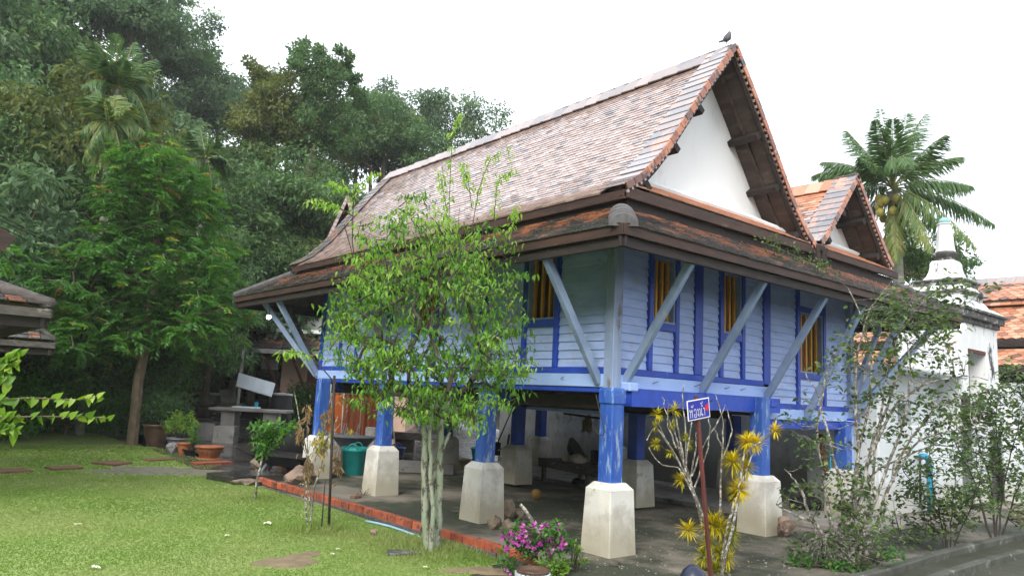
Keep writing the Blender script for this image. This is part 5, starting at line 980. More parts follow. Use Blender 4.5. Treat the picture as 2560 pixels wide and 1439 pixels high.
# ------------------------------------------------------------------ small flowering tree in front of the house
def small_tree():
    g = np.random.default_rng(42); base = np.array([-1.87, .77, 0.]); R_T = 8.2; t = thing('flowering_tree', 'small white flowering tree with pale lichened triple trunk beside the brick edging', 'tree', base)
    b = MB(); tops = []
    stems = [[(1068, 1375), (1064, 1300), (1062, 1200), (1062, 1110), (1058, 1060), (1030, 990)], [(1088, 1375), (1094, 1300), (1098, 1200), (1100, 1120), (1104, 1060), (1128, 980)], [(1079, 1370), (1082, 1290), (1078, 1220), (1076, 1160), (1074, 1100), (1082, 1010)]]
    rad = [(.042, .024), (.048, .026), (.025, .016)]
    off = [0, .04, -.09]
    P3 = []
    for s_, (a, c) in enumerate(rad):
        P = np.array([at(u, v, R_T-.05+off[s_]) for u, v in stems[s_]]); P[0, 2] = -.05
        tt = np.linspace(0, 5, 16); P = np.stack([np.interp(tt, np.arange(6), P[:, i]) for i in range(3)], 1)+g.normal(0, .006, (16, 3)); P3.append(P)
        r = np.interp(tt, [0, .4, 2, 5], [a*1.25, a, a*.9, c]); b.tube(P, r, 10)
    for (a, c) in (((1103, 1150), (1080, 1205)), ((1082, 1230), (1100, 1300)), ((1125, 1080), (1085, 1170))): b.tube([at(*a, R_T), at(*c, R_T-.02)], [.018, .03], 6)
    b.build('trunk', M['bark_pale'], t, smooth=True)
    # crown targets inside the outline seen in the photograph
    el = [((1060, 760), 215, 175, 150), ((950, 800), 130, 140, 60), ((1180, 800), 130, 150, 66), ((1060, 640), 190, 90, 66), ((1000, 590), 110, 60, 22), ((1180, 620), 110, 80, 34), ((1100, 950), 190, 90, 70), ((1230, 900), 90, 70, 26), ((880, 870), 80, 60, 20), ((1050, 520), 60, 40, 10), ((1240, 960), 60, 70, 14), ((860, 900), 60, 30, 6), ((1290, 690), 25, 30, 4), ((960, 1000), 70, 40, 12), ((1180, 1040), 80, 40, 14), ((1060, 1000), 120, 50, 40), ((1120, 1040), 120, 30, 16), ((960, 930), 90, 50, 18), ((1240, 820), 70, 90, 16), ((880, 760), 60, 80, 12)]
    C = []
    for (uv, a, c_, n) in el:
        for _ in range(int(n*1.02)):
            q = g.normal(size=2); q = q/np.linalg.norm(q)*g.random()**.5; C.append(at(uv[0]+q[0]*a, uv[1]+q[1]*c_, R_T+g.uniform(-.95, .85)))
    C = np.array(C)
    root = [P3[0][-1], P3[1][-1]]; b = MB(); allc = []; tips = []
    sp = (C-CAM)@rt/((C-CAM)@fw)*F_PX+1280
    for k, (P, sel) in enumerate(((P3[0], sp < 1055), (P3[1], sp >= 1055))):
        ch, tp_, tg = skeleton(P[-5:], C[sel], .0035, .032, 3+k, step=.09, wob=.16, sag=.04, pw=.47); emit(b, ch[1:], 6, 4, .012)
        # bare side twigs
        for _ in range(160):
            c = ch[g.integers(1, len(ch))][0]; q = c[g.integers(0, len(c))]; d = unit(g.normal(size=3)+(0, 0, .1)); L = g.uniform(.12, .35); b.tube([q, q+d*L*.5+g.normal(0, .02, 3), q+d*L], [.0035, .0028, .002], 3, cap=False)
    # long upright shoots rising above the crown
    shoots = [[(1125, 700), (1122, 560), (1126, 420), (1132, 330), (1150, 288)], [(940, 700), (880, 640), (882, 540), (885, 480), (905, 455), (940, 430)], [(882, 540), (850, 520), (815, 505), (775, 503)], [(1170, 640), (1185, 540), (1200, 460), (1230, 390), (1275, 375)], [(1240, 640), (1235, 540), (1245, 450), (1285, 425)], [(1110, 620), (1118, 540), (1108, 470), (1100, 430)], [(1260, 620), (1280, 560), (1290, 520)], [(1000, 640), (990, 570), (1020, 520), (1040, 515)], [(885, 500), (860, 465), (825, 455)], [(840, 960), (780, 890), (740, 878), (700, 882)], [(1260, 780), (1300, 930), (1320, 925)], [(1180, 520), (1170, 450), (1155, 410)], [(1150, 640), (1140, 560), (1085, 520)], [(860, 560), (900, 700), (930, 760)]]
    ends = []
    for sh in shoots:
        P = np.array([at(u, v, R_T-.1) for u, v in sh]); n = 12; tt = np.linspace(0, len(sh)-1, n); P = np.stack([np.interp(tt, np.arange(len(sh)), P[:, i]) for i in range(3)], 1); b.tube(P, np.linspace(.007, .0025, n), 4, cap=False)
        for i in range(4, n): ends.append((P[i], 1.))
    b.build('branches', M['bark_dk'], t)
    # leaves: drooping pairs on each twig tip
    b = MB(); LP = []; LD = []; TN = []
    for c in C:
        k = g.integers(10, 19); tn = np.clip(g.normal(.42, .24), 0, 1); ax = unit(g.normal(size=3)*np.array([1, 1, .3]))
        for i in range(k): LP.append(c+ax*g.uniform(-.14, .14)+g.normal(0, .035, 3)*[1.2, 1.2, .6]); a = g.uniform(0, 6.28); LD.append((math.cos(a), math.sin(a), g.uniform(-1.6, .0))); TN.append(tn+g.normal(0, .14))
    for c, _ in ends:
        for i in range(8): a = g.uniform(0, 6.28); LP.append(c+g.normal(0, .025, 3)); LD.append((math.cos(a), math.sin(a), g.uniform(-1.3, -.1))); TN.append(g.uniform(.7, 1))
    LP = np.array(LP); LD = np.array(LD); N = len(LP); TN = np.clip(np.array(TN), 0, 1); b.bigleaves(LP, LD, unit(np.array([0, 0, 1.])+g.normal(size=(N, 3))*.35),   .066*(.6+.7*g.random(N)), .026*(.8+.4*g.random(N)), TN, droop=.45, fold=.2); b.build('leaves', M['leaf_a'], t)
    b = MB(); F_ = C[g.choice(len(C), 95)]+g.normal(0, .06, (95, 3))
    for p in F_:
        a = g.uniform(0, 6.28, 5)+0; 
        for q in range(5): an = q*1.2566+a[0]; d = np.array([math.cos(an), math.sin(an), -.35]); b.leaves(p[None], d[None], np.array([[0, 0, 1.]]), .016, .012, .5, fold=.1)
    b.build('blossoms', M['petal'], t)
small_tree()
# ------------------------------------------------------------------ shrubs at the right of the house
def twiggy(name, label, cat, base, stems, leaves, leafm, barkm, seed, leaf=.045, r0=.028, per=7, wd=.62, extra=60, depth=.5, cluster=.05, bark_n=7, droop=.2, up=.2, hb=.9):
    """stems: list of pixel polylines at distance R; leaves: list of (uv, half width, half height, number) clusters"""
    g = np.random.default_rng(seed); R = math.hypot(base[0]-CAM[0], base[1]-CAM[1]); t = thing(name, label, cat, base); b = MB(); allp = []
    for sh in stems:
        dd = g.uniform(-depth, depth); n = 14; P = np.array([at(u, v, R+dd*i/max(1, len(sh)-1)) for i, (u, v) in enumerate(sh)]); 
        if abs(P[0, 2]-base[2]) < .6: P[0] = np.array([P[0, 0], P[0, 1], base[2]-.03])
        tt = np.linspace(0, len(sh)-1, n); P = np.stack([np.interp(tt, np.arange(len(sh)), P[:, i]) for i in range(3)], 1); P[1:-1] += g.normal(0, .008, (n-2, 3)); b.tube(P, np.linspace(r0*g.uniform(.6, 1.), .004, n), bark_n, cap=False); allp.append(P[3:])
    A = np.concatenate(allp); C = []
    for (uv, a, c_, n) in leaves:
        for _ in range(n): q = g.normal(size=2); q = q/np.linalg.norm(q)*g.random()**.5; C.append(at(uv[0]+q[0]*a, uv[1]+q[1]*c_, R+g.uniform(-depth, depth)))
    C = np.array(C)
    for c in C:
        d = np.linalg.norm(A-c, axis=1)+np.maximum(0, A[:, 2]-c[2])*1.2; q = A[np.argmin(d)]; m = (q+c)/2+g.normal(0, .05*np.linalg.norm(c-q)+.005, 3)-np.array([0, 0, .05*np.linalg.norm(c-q)]); b.tube([q, m, c], [.005, .0035, .002], 3, cap=False)
    b.build('stems', M[barkm], t)
    idx = np.repeat(np.arange(len(C)), per); N = len(idx); P = C[idx]+g.normal(0, cluster, (N, 3)); a = g.uniform(0, 6.28, N); D = np.stack([np.cos(a), np.sin(a), g.uniform(-.5-droop, .1+up, N)], 1); tn = np.clip(g.normal(.4, .2, len(C))[idx]+g.normal(0, .1, N), 0, 1); b = MB(); b.bigleaves(P, D, unit(np.array([0, 0, 1.])+g.normal(size=(N, 3))*.5), leaf*(.7+.6*g.random(N)), leaf*wd, tn, droop=.25, fold=.15); b.build('leaves', M[leafm], t); return t
bl = onz(2100, 1412)
twiggy('crape_shrub', 'tall sparse shrub with many lichened grey stems right of the blue house', 'shrub', bl,
 [[(2110, 1400), (2130, 1200), (2170, 1020), (2180, 900), (2160, 800), (2120, 720)], [(2120, 1400), (2160, 1180), (2230, 1020), (2300, 960), (2400, 940), (2470, 950)], [(2140, 1400), (2190, 1150), (2210, 980), (2230, 860), (2300, 760), (2350, 720)], [(2090, 1400), (2060, 1200), (2040, 1090), (2060, 960), (2095, 860)], [(2075, 1405), (2020, 1270), (1990, 1200), (1960, 1170)], [(2150, 1400), (2230, 1200), (2290, 1100), (2370, 1080), (2440, 1070)], [(2130, 1400), (2150, 1230), (2190, 1080), (2260, 900), (2330, 830), (2400, 770)], [(2100, 1400), (2110, 1250), (2080, 1120), (2050, 1000), (2010, 920)], [(2160, 1390), (2210, 1250), (2240, 1150), (2330, 1020), (2400, 990)], [(2130, 1380), (2145, 1100), (2140, 900), (2170, 780), (2230, 700)], [(2080, 1400), (2100, 1300), (2180, 1180), (2330, 1110), (2430, 1120)], [(2100, 1390), (2040, 1300), (1990, 1290), (1940, 1260)], [(2120, 1390), (2190, 1240), (2260, 1060), (2280, 930), (2260, 830)]],
 [((2280, 780), 110, 70, 70), ((2150, 830), 60, 60, 24), ((2380, 740), 60, 50, 20), ((2300, 890), 120, 50, 46), ((2230, 1010), 130, 60, 40), ((2380, 1010), 80, 50, 26), ((2100, 930), 60, 50, 18), ((2040, 1150), 50, 90, 24), ((2130, 1230), 60, 70, 46), ((2200, 1100), 100, 60, 26), ((2350, 1090), 90, 50, 24), ((2000, 1250), 50, 60, 16), ((2100, 1380), 120, 50, 70), ((2190, 1330), 90, 60, 30), ((2010, 1040), 60, 50, 12), ((2340, 830), 60, 40, 20), ((2470, 700), 30, 20, 3)],
 'leaf_shrub', 'bark_spot', 51, leaf=.066, per=7, depth=.45)
bm = onz(2370, 1372)
twiggy('crape_shrub', 'low dark twiggy shrub between the tall lichened shrub and the kerb', 'shrub', bm,
 [[(2370, 1370), (2360, 1300), (2300, 1220), (2260, 1180)], [(2375, 1370), (2380, 1280), (2390, 1180), (2380, 1100)], [(2370, 1370), (2330, 1310), (2290, 1330), (2240, 1340)], [(2380, 1370), (2420, 1280), (2450, 1200), (2440, 1120)], [(2365, 1370), (2340, 1250), (2320, 1150), (2340, 1060)]],
 [((2370, 1200), 100, 90, 90), ((2300, 1270), 80, 60, 40), ((2430, 1260), 60, 60, 34), ((2340, 1330), 80, 25, 26), ((2290, 1180), 50, 40, 14)], 'leaf_shrub', 'bark_dk', 52, leaf=.065, r0=.012, per=8, depth=.35)
br = onz(2490, 1345)
twiggy('crape_shrub', 'dense leafy shrub with upright dark stems at the right edge by the kerb', 'shrub', br,
 [[(2490, 1345), (2480, 1220), (2440, 1080), (2430, 990)], [(2495, 1345), (2510, 1200), (2540, 1080), (2560, 1000)], [(2490, 1345), (2500, 1180), (2490, 1040), (2500, 960)], [(2500, 1345), (2540, 1230), (2590, 1120)], [(2480, 1345), (2440, 1210), (2390, 1110), (2370, 1030)]],
 [((2490, 1050), 90, 80, 110), ((2560, 1120), 80, 90, 60), ((2430, 1130), 60, 60, 44), ((2500, 1200), 70, 60, 50), ((2540, 960), 60, 50, 34), ((2420, 1010), 40, 50, 20), ((2560, 1270), 50, 50, 24), ((2450, 1000), 50, 50, 24)], 'leaf_shrub', 'bark_dk', 53, leaf=.066, r0=.02, per=8, depth=.4)
# ground leaves round the foot of the tall shrub, clay drain pipe
o = thing('clay_pipe', 'short hollow clay pipe lying half buried at the foot of the tall shrub', 'pipe', onz(2190, 1400)); q0 = onz(2190, 1405)+np.array([0, 0, .07]); q1 = q0+np.array([-.14, .36, .0]); b = MB(); d = unit(q1-q0); sx = unit(np.cross(d, (0, 0, 1.))); a = np.arange(17)*PI/8
for r_, fl in ((.082, 1), (.062, -1)):
    A = [q0+sx*r_*math.cos(q)+np.array([0, 0, r_*1.1*math.sin(q)]) for q in a]; Bq = [p+(q1-q0) for p in A]; b.add(A+Bq, [[k, k+1, k+18, k+17] if fl > 0 else [k+17, k+18, k+1, k] for k in range(16)])
A = [q0+sx*.082*math.cos(q)+np.array([0, 0, .09*math.sin(q)]) for q in a]; Bq = [q0+sx*.062*math.cos(q)+np.array([0, 0, .068*math.sin(q)]) for q in a]; b.add(A+Bq, [[k, k+17, k+18, k+1] for k in range(16)]); b.build('pipe_wall', M['bark'], o)
# ------------------------------------------------------------------ yellow croton behind the sign
def croton():
    base = onz(1792, 1428); g = np.random.default_rng(61); R = math.hypot(base[0]-CAM[0], base[1]-CAM[1]); t = thing('croton_bush', 'yellow leaved croton bush with bare lichened stems growing behind the toilet sign', 'shrub', base); b = MB()
    st = [[(1790, 1425), (1770, 1330), (1740, 1240), (1715, 1180), (1700, 1100)], [(1785, 1425), (1745, 1260), (1720, 1200), (1690, 1140), (1640, 1060), (1618, 1100)], [(1795, 1425), (1800, 1300), (1803, 1200), (1806, 1120)], [(1806, 1120), (1790, 1080), (1780, 1068)], [(1806, 1120), (1810, 1060), (1790, 985)], [(1800, 1425), (1840, 1280), (1850, 1200), (1862, 1130), (1930, 1080)], [(1795, 1420), (1825, 1300), (1835, 1250), (1850, 1230), (1880, 1130)], [(1740, 1240), (1700, 1120), (1665, 1030), (1655, 990)], [(1720, 1190), (1690, 1100), (1680, 1010)], [(1715, 1180), (1715, 1080), (1705, 990), (1710, 960)], [(1690, 1140), (1655, 1080), (1640, 1040)], [(1745, 1260), (1700, 1170), (1650, 1160), (1620, 1120)], [(1730, 1190), (1760, 1110), (1790, 1060), (1815, 1010)], [(1735, 1220), (1770, 1120), (1775, 1070), (1770, 1030)], [(1725, 1200), (1740, 1120), (1740, 1080)], [(1700, 1100), (1690, 1040), (1680, 1020)], [(1806, 1150), (1830, 1080), (1818, 1020)], [(1715, 1150), (1728, 1060), (1722, 1000)], [(1690, 1120), (1668, 1060), (1672, 1005)]]
    for k, s_ in enumerate(st):
        n = 12; P = np.array([at(u, v, R+.1*math.sin(k)) for u, v in s_])
        if s_[0][1] > 1400: P[0, 2] = -.03
        tt = np.linspace(0, len(s_)-1, n); P = np.stack([np.interp(tt, np.arange(len(s_)), P[:, i]) for i in range(3)], 1)+g.normal(0, .004, (n, 3)); a = .017 if s_[0][1] > 1400 else .010; b.tube(P, np.linspace(a, a*.45, n), 7, cap=False)
    b.build('stems', M['bark_spot'], t, smooth=True)
    tufts = [((1870, 1105), .13, 60, .75), ((1890, 1110), .11, 40, .8), ((1832, 1155), .13, 60, .6), ((1865, 1170), .12, 50, .55), ((1850, 1225), .14, 70, .72), ((1840, 1240), .11, 40, .5), ((1938, 1075), .09, 26, .8), ((1780, 1310), .15, 70, .65), ((1800, 1320), .14, 60, .45), ((1720, 1325), .12, 36, .65), ((1705, 1200), .10, 34, .6), ((1645, 1035), .09, 18, .5), ((1688, 1025), .09, 18, .5), ((1640, 1065), .08, 12, .4), ((1715, 1095), .06, 14, .35), ((1640, 1110), .08, 18, .5), ((1680, 1060), .06, 12, .4), ((1725, 1110), .06, 14, .35), ((1675, 1130), .06, 12, .45), ((1760, 1390), .12, 40, .35), ((1800, 1380), .12, 50, .3), ((1790, 1425), .12, 50, .3), ((1820, 1350), .12, 40, .35), ((1830, 1330), .10, 30, .3), ((1770, 1360), .12, 36, .4), ((1750, 1420), .1, 24, .5), ((1820, 1400), .1, 24, .5)]
    b = MB()
    for uv, L, n, tn in tufts:
        c = at(*uv, R+g.uniform(-.08, .08)); d = unit(g.normal(size=(n, 3))+(0, 0, .5)); n = int(n*2.8); d = unit(g.normal(size=(n, 3))+(0, 0, .5)); b.bigleaves(np.repeat(c[None], n, 0)+d*.01, d, unit(np.cross(np.cross(d, (0, 0, 1.))+1e-3, d)), L*(.7+.6*g.random(n)), .013, np.clip(g.normal(tn, .18, n), 0, 1), droop=.25, fold=.15)
    b.build('leaves', M['leaf_croton'], t)
croton()
# ------------------------------------------------------------------ the sign
sg = thing('toilet_sign', 'small blue tilted sign with white Thai letters and a red arrow on an iron post', 'sign', (-.07, -1.47, 0))
YP = -1.47
pb = ony(1778, 1437, YP); pb[2] = -.05; ptop = ony(1740, 988, YP); MB().span(pb, ptop, .034, .034, ch=.004).build('post', M['rust'], sg)
Q = [ony(1717, 1002, YP-.03), ony(1772, 992, YP-.03), ony(1775, 1042, YP-.03), ony(1720, 1053, YP-.03)]
Q = np.array(Q); ex_ = unit(Q[1]-Q[0]); ey_ = unit(Q[3]-Q[0]); nf = unit(np.cross(ex_, ey_)); nf = nf if nf[1] < 0 else -nf; Wd_ = np.linalg.norm(Q[1]-Q[0]); Hd_ = np.linalg.norm(Q[3]-Q[0]); ey_ = unit(ey_-ex_*(ey_@ex_))
def sp(u, v, o=0.): return Q[0]+ex_*u*Wd_+ey_*v*Hd_+nf*o
def plate(m, o, u0, v0, u1, v1, nm, th=.004):
    b = MB(); P = [sp(u0, v0, o), sp(u0, v1, o), sp(u1, v1, o), sp(u1, v0, o)]; B_ = [p-nf*th for p in P]; P = P if np.cross(P[1]-P[0], P[2]-P[0])@nf > 0 else P; b.add(P+B_, [[0, 1, 2, 3], [7, 6, 5, 4], [0, 4, 5, 1], [1, 5, 6, 2], [2, 6, 7, 3], [3, 7, 4, 0]]); return b.build(nm, M[m], sg)
plate('white', .000, 0, 0, 1, 1, 'border'); plate('signblue', .002, .035, .05, .965, .95, 'panel', .0015)
def stroke(pts, w, m, nm, b=None):
    P = [np.array([q[0]*Wd_, q[1]*Hd_]) for q in pts]; b = b or MB()
    for i in range(len(P)-1):
        d = P[i+1]-P[i]; L = np.linalg.norm(d); d = d/(L+1e-9); n_ = np.array([-d[1], d[0]])*w/2; a = P[i]-d*w*.3; c = P[i+1]+d*w*.3; V = [Q[0]+ex_*p[0]+ey_*p[1]+nf*.0035 for p in (a-n_, a+n_, c+n_, c-n_)]; b.add(V, [[0, 1, 2, 3]])
    return b
TH = {'ho': [[(.10, .47), (.07, .50), (.08, .54), (.11, .52), (.11, .86)], [(.11, .62), (.15, .52), (.19, .47), (.20, .55), (.17, .58)], [(.15, .56), (.19, .60), (.20, .86)]], 'mai1': [[(.16, .30), (.19, .36), (.23, .34), (.25, .24)], [(.16, .30), (.18, .28)]],
 'o': [[(.27, .55), (.30, .47), (.35, .48), (.37, .56), (.37, .86), (.28, .86), (.27, .74), (.31, .70), (.31, .76)]], 'ng': [[(.42, .50), (.45, .47), (.47, .52), (.46, .56), (.43, .55)], [(.46, .52), (.49, .86), (.42, .72)]],
 'n': [[(.53, .47), (.51, .51), (.54, .54), (.55, .50), (.55, .86)], [(.55, .80), (.61, .74)], [(.61, .47), (.61, .80), (.65, .86), (.67, .80), (.63, .76)]], 'mai2': [[(.59, .20), (.61, .27), (.65, .25), (.67, .15)], [(.62, .36), (.65, .33), (.67, .37), (.64, .40), (.62, .36)]], 'aa': [[(.69, .52), (.71, .47), (.75, .50), (.75, .86)]]}
b = MB()
for k, ss in TH.items():
    for s_ in ss: stroke(s_, .0062, 'white', 'letters', b)
b.build('lettering', M['white'], sg)
b = MB(); V = [sp(u, v, .0036) for u, v in ((.79, .36), (.87, .36), (.87, .24), (.965, .48), (.87, .74), (.87, .62), (.79, .62))]; b.poly(V); b.build('arrow', M['red'], sg)
# black domed garden light at the bottom edge
c = at(1733, 1452, 5.2); o = thing('garden_light', 'black domed garden bollard cut by the bottom edge left of the sign post', 'bollard', (c[0], c[1], 0)); b = MB(); b.lathe([(.001, c[2]+.105), (.03, c[2]+.10), (.065, c[2]+.07), (.09, c[2]+.02), (.102, c[2]-.05), (.10, c[2]-.07), (.05, c[2]-.075)], (c[0], c[1], 0), 24); b.build('cap', M['bluebk'], o, smooth=True); MB().lathe([(.05, c[2]-.07), (.045, .03), (.07, .0), (.07, -.02)], (c[0], c[1], 0), 16).build('stem', M['black'], o, smooth=True)
# ------------------------------------------------------------------ bougainvillea, its pots and the lime bush
base = onz(1365, 1432); R = math.hypot(base[0]-CAM[0], base[1]-CAM[1]); g = np.random.default_rng(70)
bo = thing('bougainvillea', 'bougainvillea in flower with magenta bracts and one sawn lichened stub', 'shrub', base); b = MB()
for s_, r_ in (([(1362, 1430), (1375, 1400), (1370, 1360), (1345, 1330), (1330, 1300), (1312, 1272), (1300, 1260)], .022), ([(1368, 1430), (1362, 1390), (1352, 1350)], .016), ([(1375, 1420), (1385, 1380), (1400, 1330)], .014)):
    n = 14; P = np.array([at(u, v, R) for u, v in s_]); P[0, 2] = -.02; tt = np.linspace(0, len(s_)-1, n); P = np.stack([np.interp(tt, np.arange(len(s_)), P[:, i]) for i in range(3)], 1); b.tube(P, np.linspace(r_*1.2, r_*.75, n), 8)
b.build('stems', M['bark_spot'], bo, smooth=True)
def clusters(ells, n_per): 
    out = []
    for (uv, a, c_, n) in ells:
        for _ in range(n): q = g.normal(size=2); q = q/np.linalg.norm(q)*g.random()**.5; out.append(at(uv[0]+q[0]*a, uv[1]+q[1]*c_, R+g.uniform(-.16, .16)))
    return np.array(out)
C = clusters([((1340, 1335), 75, 28, 60), ((1290, 1380), 40, 50, 26), ((1390, 1345), 40, 40, 24), ((1350, 1360), 60, 20, 24)], 1); b = MB()
for c in C: q = np.array([base[0], base[1], base[2]+.25]); b.tube([q+(c-q)*.4, (q+c)/2+g.normal(0, .03, 3), c], [.004, .003, .002], 3, cap=False)
b.build('twigs', M['bark_dk'], bo)
idx = np.repeat(np.arange(len(C)), 8); N = len(idx); b = MB(); b.bigleaves(C[idx]+g.normal(0, .03, (N, 3)), g.normal(size=(N, 3))+(0, 0, -.2), unit(np.array([0, 0, 1.])+g.normal(size=(N, 3))*.5), .05*(.7+.6*g.random(N)), .032, g.random(N)*.8, droop=.2); b.build('leaves', M['leaf_mid'], bo)
FL = [(1262, 1340), (1272, 1330), (1280, 1350), (1285, 1338), (1300, 1345), (1308, 1340), (1306, 1355), (1290, 1358), (1314, 1316), (1320, 1340), (1320, 1358), (1332, 1368), (1345, 1358), (1355, 1355), (1366, 1330), (1357, 1332), (1370, 1345), (1380, 1338), (1382, 1355), (1392, 1318), (1376, 1315), (1355, 1315), (1407, 1345), (1405, 1362), (1411, 1360), (1268, 1370), (1270, 1432), (1374, 1375), (1335, 1312), (1380, 1372), (1302, 1332), (1310, 1352)]
b = MB()
for uv in FL:
    c = at(*uv, R-.12+g.uniform(-.06, .06))
    for k in range(8): d = unit(g.normal(size=3)*np.array([1, 1, .7])+(0, 0, -.1)); b.bigleaves((c+g.normal(0, .012, 3))[None], d[None], unit(g.normal(size=(1, 3))), .042, .038, g.random(), droop=.2, fold=.3)
b.build('bracts', M['magenta'], bo, kind='stuff')
o = thing('flower_pot', 'mossy mosaic trimmed pot cut off at the bottom edge under the bougainvillea', 'pot', onz(1330, 1470)); c = onz(1330, 1470); MB().lathe([(.10, 0), (.13, .08), (.145, .15), (.15, .165), (.13, .165), (.12, .14), (.001, .14)], c, 22).build('pot', M['terra_dk'], o, smooth=True); b = MB()
for k in range(22): a = k*2*PI/22; b.box(c+np.array([.15*math.cos(a), .15*math.sin(a), .12]), (.012, .03, .035), rz=a, r=0)
b.build('mosaic_chips', M['boardwhite'], o, kind='stuff')
def leafy(name, label, cat, uvs, R, n, leafm, leaf, wd, seed, tone=.5, depth=.12, rise=0.):
    g = np.random.default_rng(seed); C = []
    for (uv, a, c_, k) in uvs:
        for _ in range(k): q = g.normal(size=2); q = q/np.linalg.norm(q)*g.random()**.5; C.append(at(uv[0]+q[0]*a, uv[1]+q[1]*c_, R+g.uniform(-depth, depth)))
    C = np.array(C); z0 = float(gz(C[:, 0].mean(), C[:, 1].mean())); C[:, 2] = np.maximum(C[:, 2], z0+.02); t = thing(name, label, cat, (C[:, 0].mean(), C[:, 1].mean(), z0)); b = MB(); q = np.array([C[:, 0].mean(), C[:, 1].mean(), z0])
    for c in C: b.tube([q+(c-q)*[.3, .3, .0], (q+c)/2+[0, 0, .02], c], [.004, .003, .002], 3, cap=False)
    b.build('stems', M['bark_dk'], t); idx = np.repeat(np.arange(len(C)), n); N = len(idx); b = MB(); b.bigleaves(C[idx]+g.normal(0, leaf*.4, (N, 3)), g.normal(size=(N, 3))*[1, 1, .6]+(0, 0, .1), unit(np.array([0, 0, 1.])+g.normal(size=(N, 3))*.4), leaf*(.7+.6*g.random(N)), leaf*wd, np.clip(g.normal(tone, .2, N), 0, 1), droop=.25); b.build('leaves', M[leafm], t); return t
leafy('lime_shrub', 'lime green leafy bush at the bottom edge below the bougainvillea', 'shrub', [((1385, 1415), 40, 22, 34), ((1405, 1425), 22, 14, 12)], R-.15, 8, 'leaf_lime', .045, .4, 71, .5)
leafy('trailing_shrub', 'trailing light green sprigs against the foot of the nearest pier', 'shrub', [((1437, 1365), 16, 20, 12), ((1425, 1402), 24, 8, 10), ((1455, 1400), 14, 6, 6)], R+.15, 8, 'leaf_lime', .04, .5, 72, .4)
leafy('ground_herb', 'low green herbs spreading at the foot of the tall lichened shrub', 'herb', [((2000, 1410), 45, 16, 26), ((2100, 1420), 70, 18, 36), ((2230, 1385), 40, 14, 16)], math.hypot(bl[0]-CAM[0], bl[1]-CAM[1])-.2, 8, 'leaf_mid', .045, .6, 73, .4, .25)
leafy('weed', 'small weed at the left foot of the second pier', 'weed', [((1148, 1282), 10, 10, 9)], 10.5, 6, 'leaf_mid', .035, .5, 74, .4, .05); leafy('weed', 'dry weed at the foot of the third pier', 'weed', [((905, 1230), 16, 12, 9)], 12.2, 5, 'leaf_olive', .035, .3, 75, .3, .05); leafy('weed', 'weed sprig growing from the second pier above the rocks', 'weed', [((1251, 1284), 6, 7, 6)], 10.55, 6, 'leaf_mid', .035, .5, 76, .4, .05)
# ------------------------------------------------------------------ rocks
def rock(label, uv, w, h, seed, m='rock', d=None, R=None, rz=0., name='rock'):
    g = np.random.default_rng(seed); c = gp(*uv); import bmesh; bm = bmesh.new(); bmesh.ops.create_icosphere(bm, subdivisions=3, radius=1.); V = np.array([v.co for v in bm.verts]); F_ = np.array([[v.index for v in f.verts] for f in bm.faces]); bm.free()
    for _ in range(9): n = unit(g.normal(size=3)); k = g.uniform(.45, .85); s_ = V@n; V = V-np.outer(np.maximum(0, s_-k), n)*.95
    V += .05*np.sin(V@g.normal(size=(3, 3))*4)+.04*g.normal(size=V.shape); a = rz; c_, s_ = math.cos(a), math.sin(a); V = V*[w/2, (d or w*.8)/2, h*.62]; V = V@np.array([[c_, s_, 0], [-s_, c_, 0], [0, 0, 1]]); V[:, 2] += h*.42; b = MB(); b.add(V+c, F_); o = b.build(name, M[m], loc=c); tag(o, label, 'rock'); return o
rock('upright grey brown rock leaning in the pile right of the second pier', (1268, 1300), .22, .30, 1); rock('craggy rock at the front left of the pile by the second pier', (1240, 1322), .24, .18, 2); rock('craggy rock at the front right of the pile by the second pier', (1275, 1334), .24, .19, 3); rock('dark rock at the back of the pile by the second pier', (1298, 1295), .22, .16, 4); rock('small stone behind the rock pile at the foot of the second pier', (1238, 1300), .18, .12, 8)
rock('reddish boulder lying in front of the lower right pier', (1960, 1342), .34, .26, 5, 'rock2'); rock('large reddish boulder right of the black barrow', (750, 1208), .62, .36, 6, 'rock2', rz=.4); rock('mossy rock behind the sapling', (648, 1176), .42, .26, 7); rock('small round stone on the grass below the blue hose', (934, 1340), .10, .08, 9, 'rock2'); rock('grey rock sunk in the lawn end left of the sapling', (615, 1212), .50, .10, 10); rock('white stone between the stakes and the teal basket', (840, 1186), .26, .22, 11, 'conc'); rock('grey rock beside the terracotta bowl', (430, 1132), .3, .22, 12, 'conc')
def flat(name, label, cat, uv, w, d, h, m, rz=0., dz=0., ch=.006):
    c = gp(*uv); b = MB(); b.box(c+[0, 0, h/2+dz], (w, d, h), rz=rz, ch=ch); o = b.build(name, M[m], loc=c); tag(o, label, cat); return o
M['redslab'] = mat('red_brown_slab', (.20, .10, .065), (.14, .075, .05), 6, rough=.85, bump=.3, bs=30, c3=(.12, .15, .05), s3=6, t3=.66)
flat('stepping_stone', 'square red brown stepping stone at the left edge of the lawn', 'paving slab', (25, 1180), .52, .42, .04, 'redslab', .35); flat('stepping_stone', 'red brown stepping stone second from the left edge', 'paving slab', (160, 1172), .50, .34, .04, 'redslab', .2); flat('stepping_stone', 'pointed red brown stepping stone between the second one and the gravel', 'paving slab', (280, 1160), .50, .50, .04, 'redslab', .7); flat('stepping_stone', 'half overgrown stepping stone next to the gravel patch', 'paving slab', (395, 1150), .55, .32, .035, 'redslab', .3)
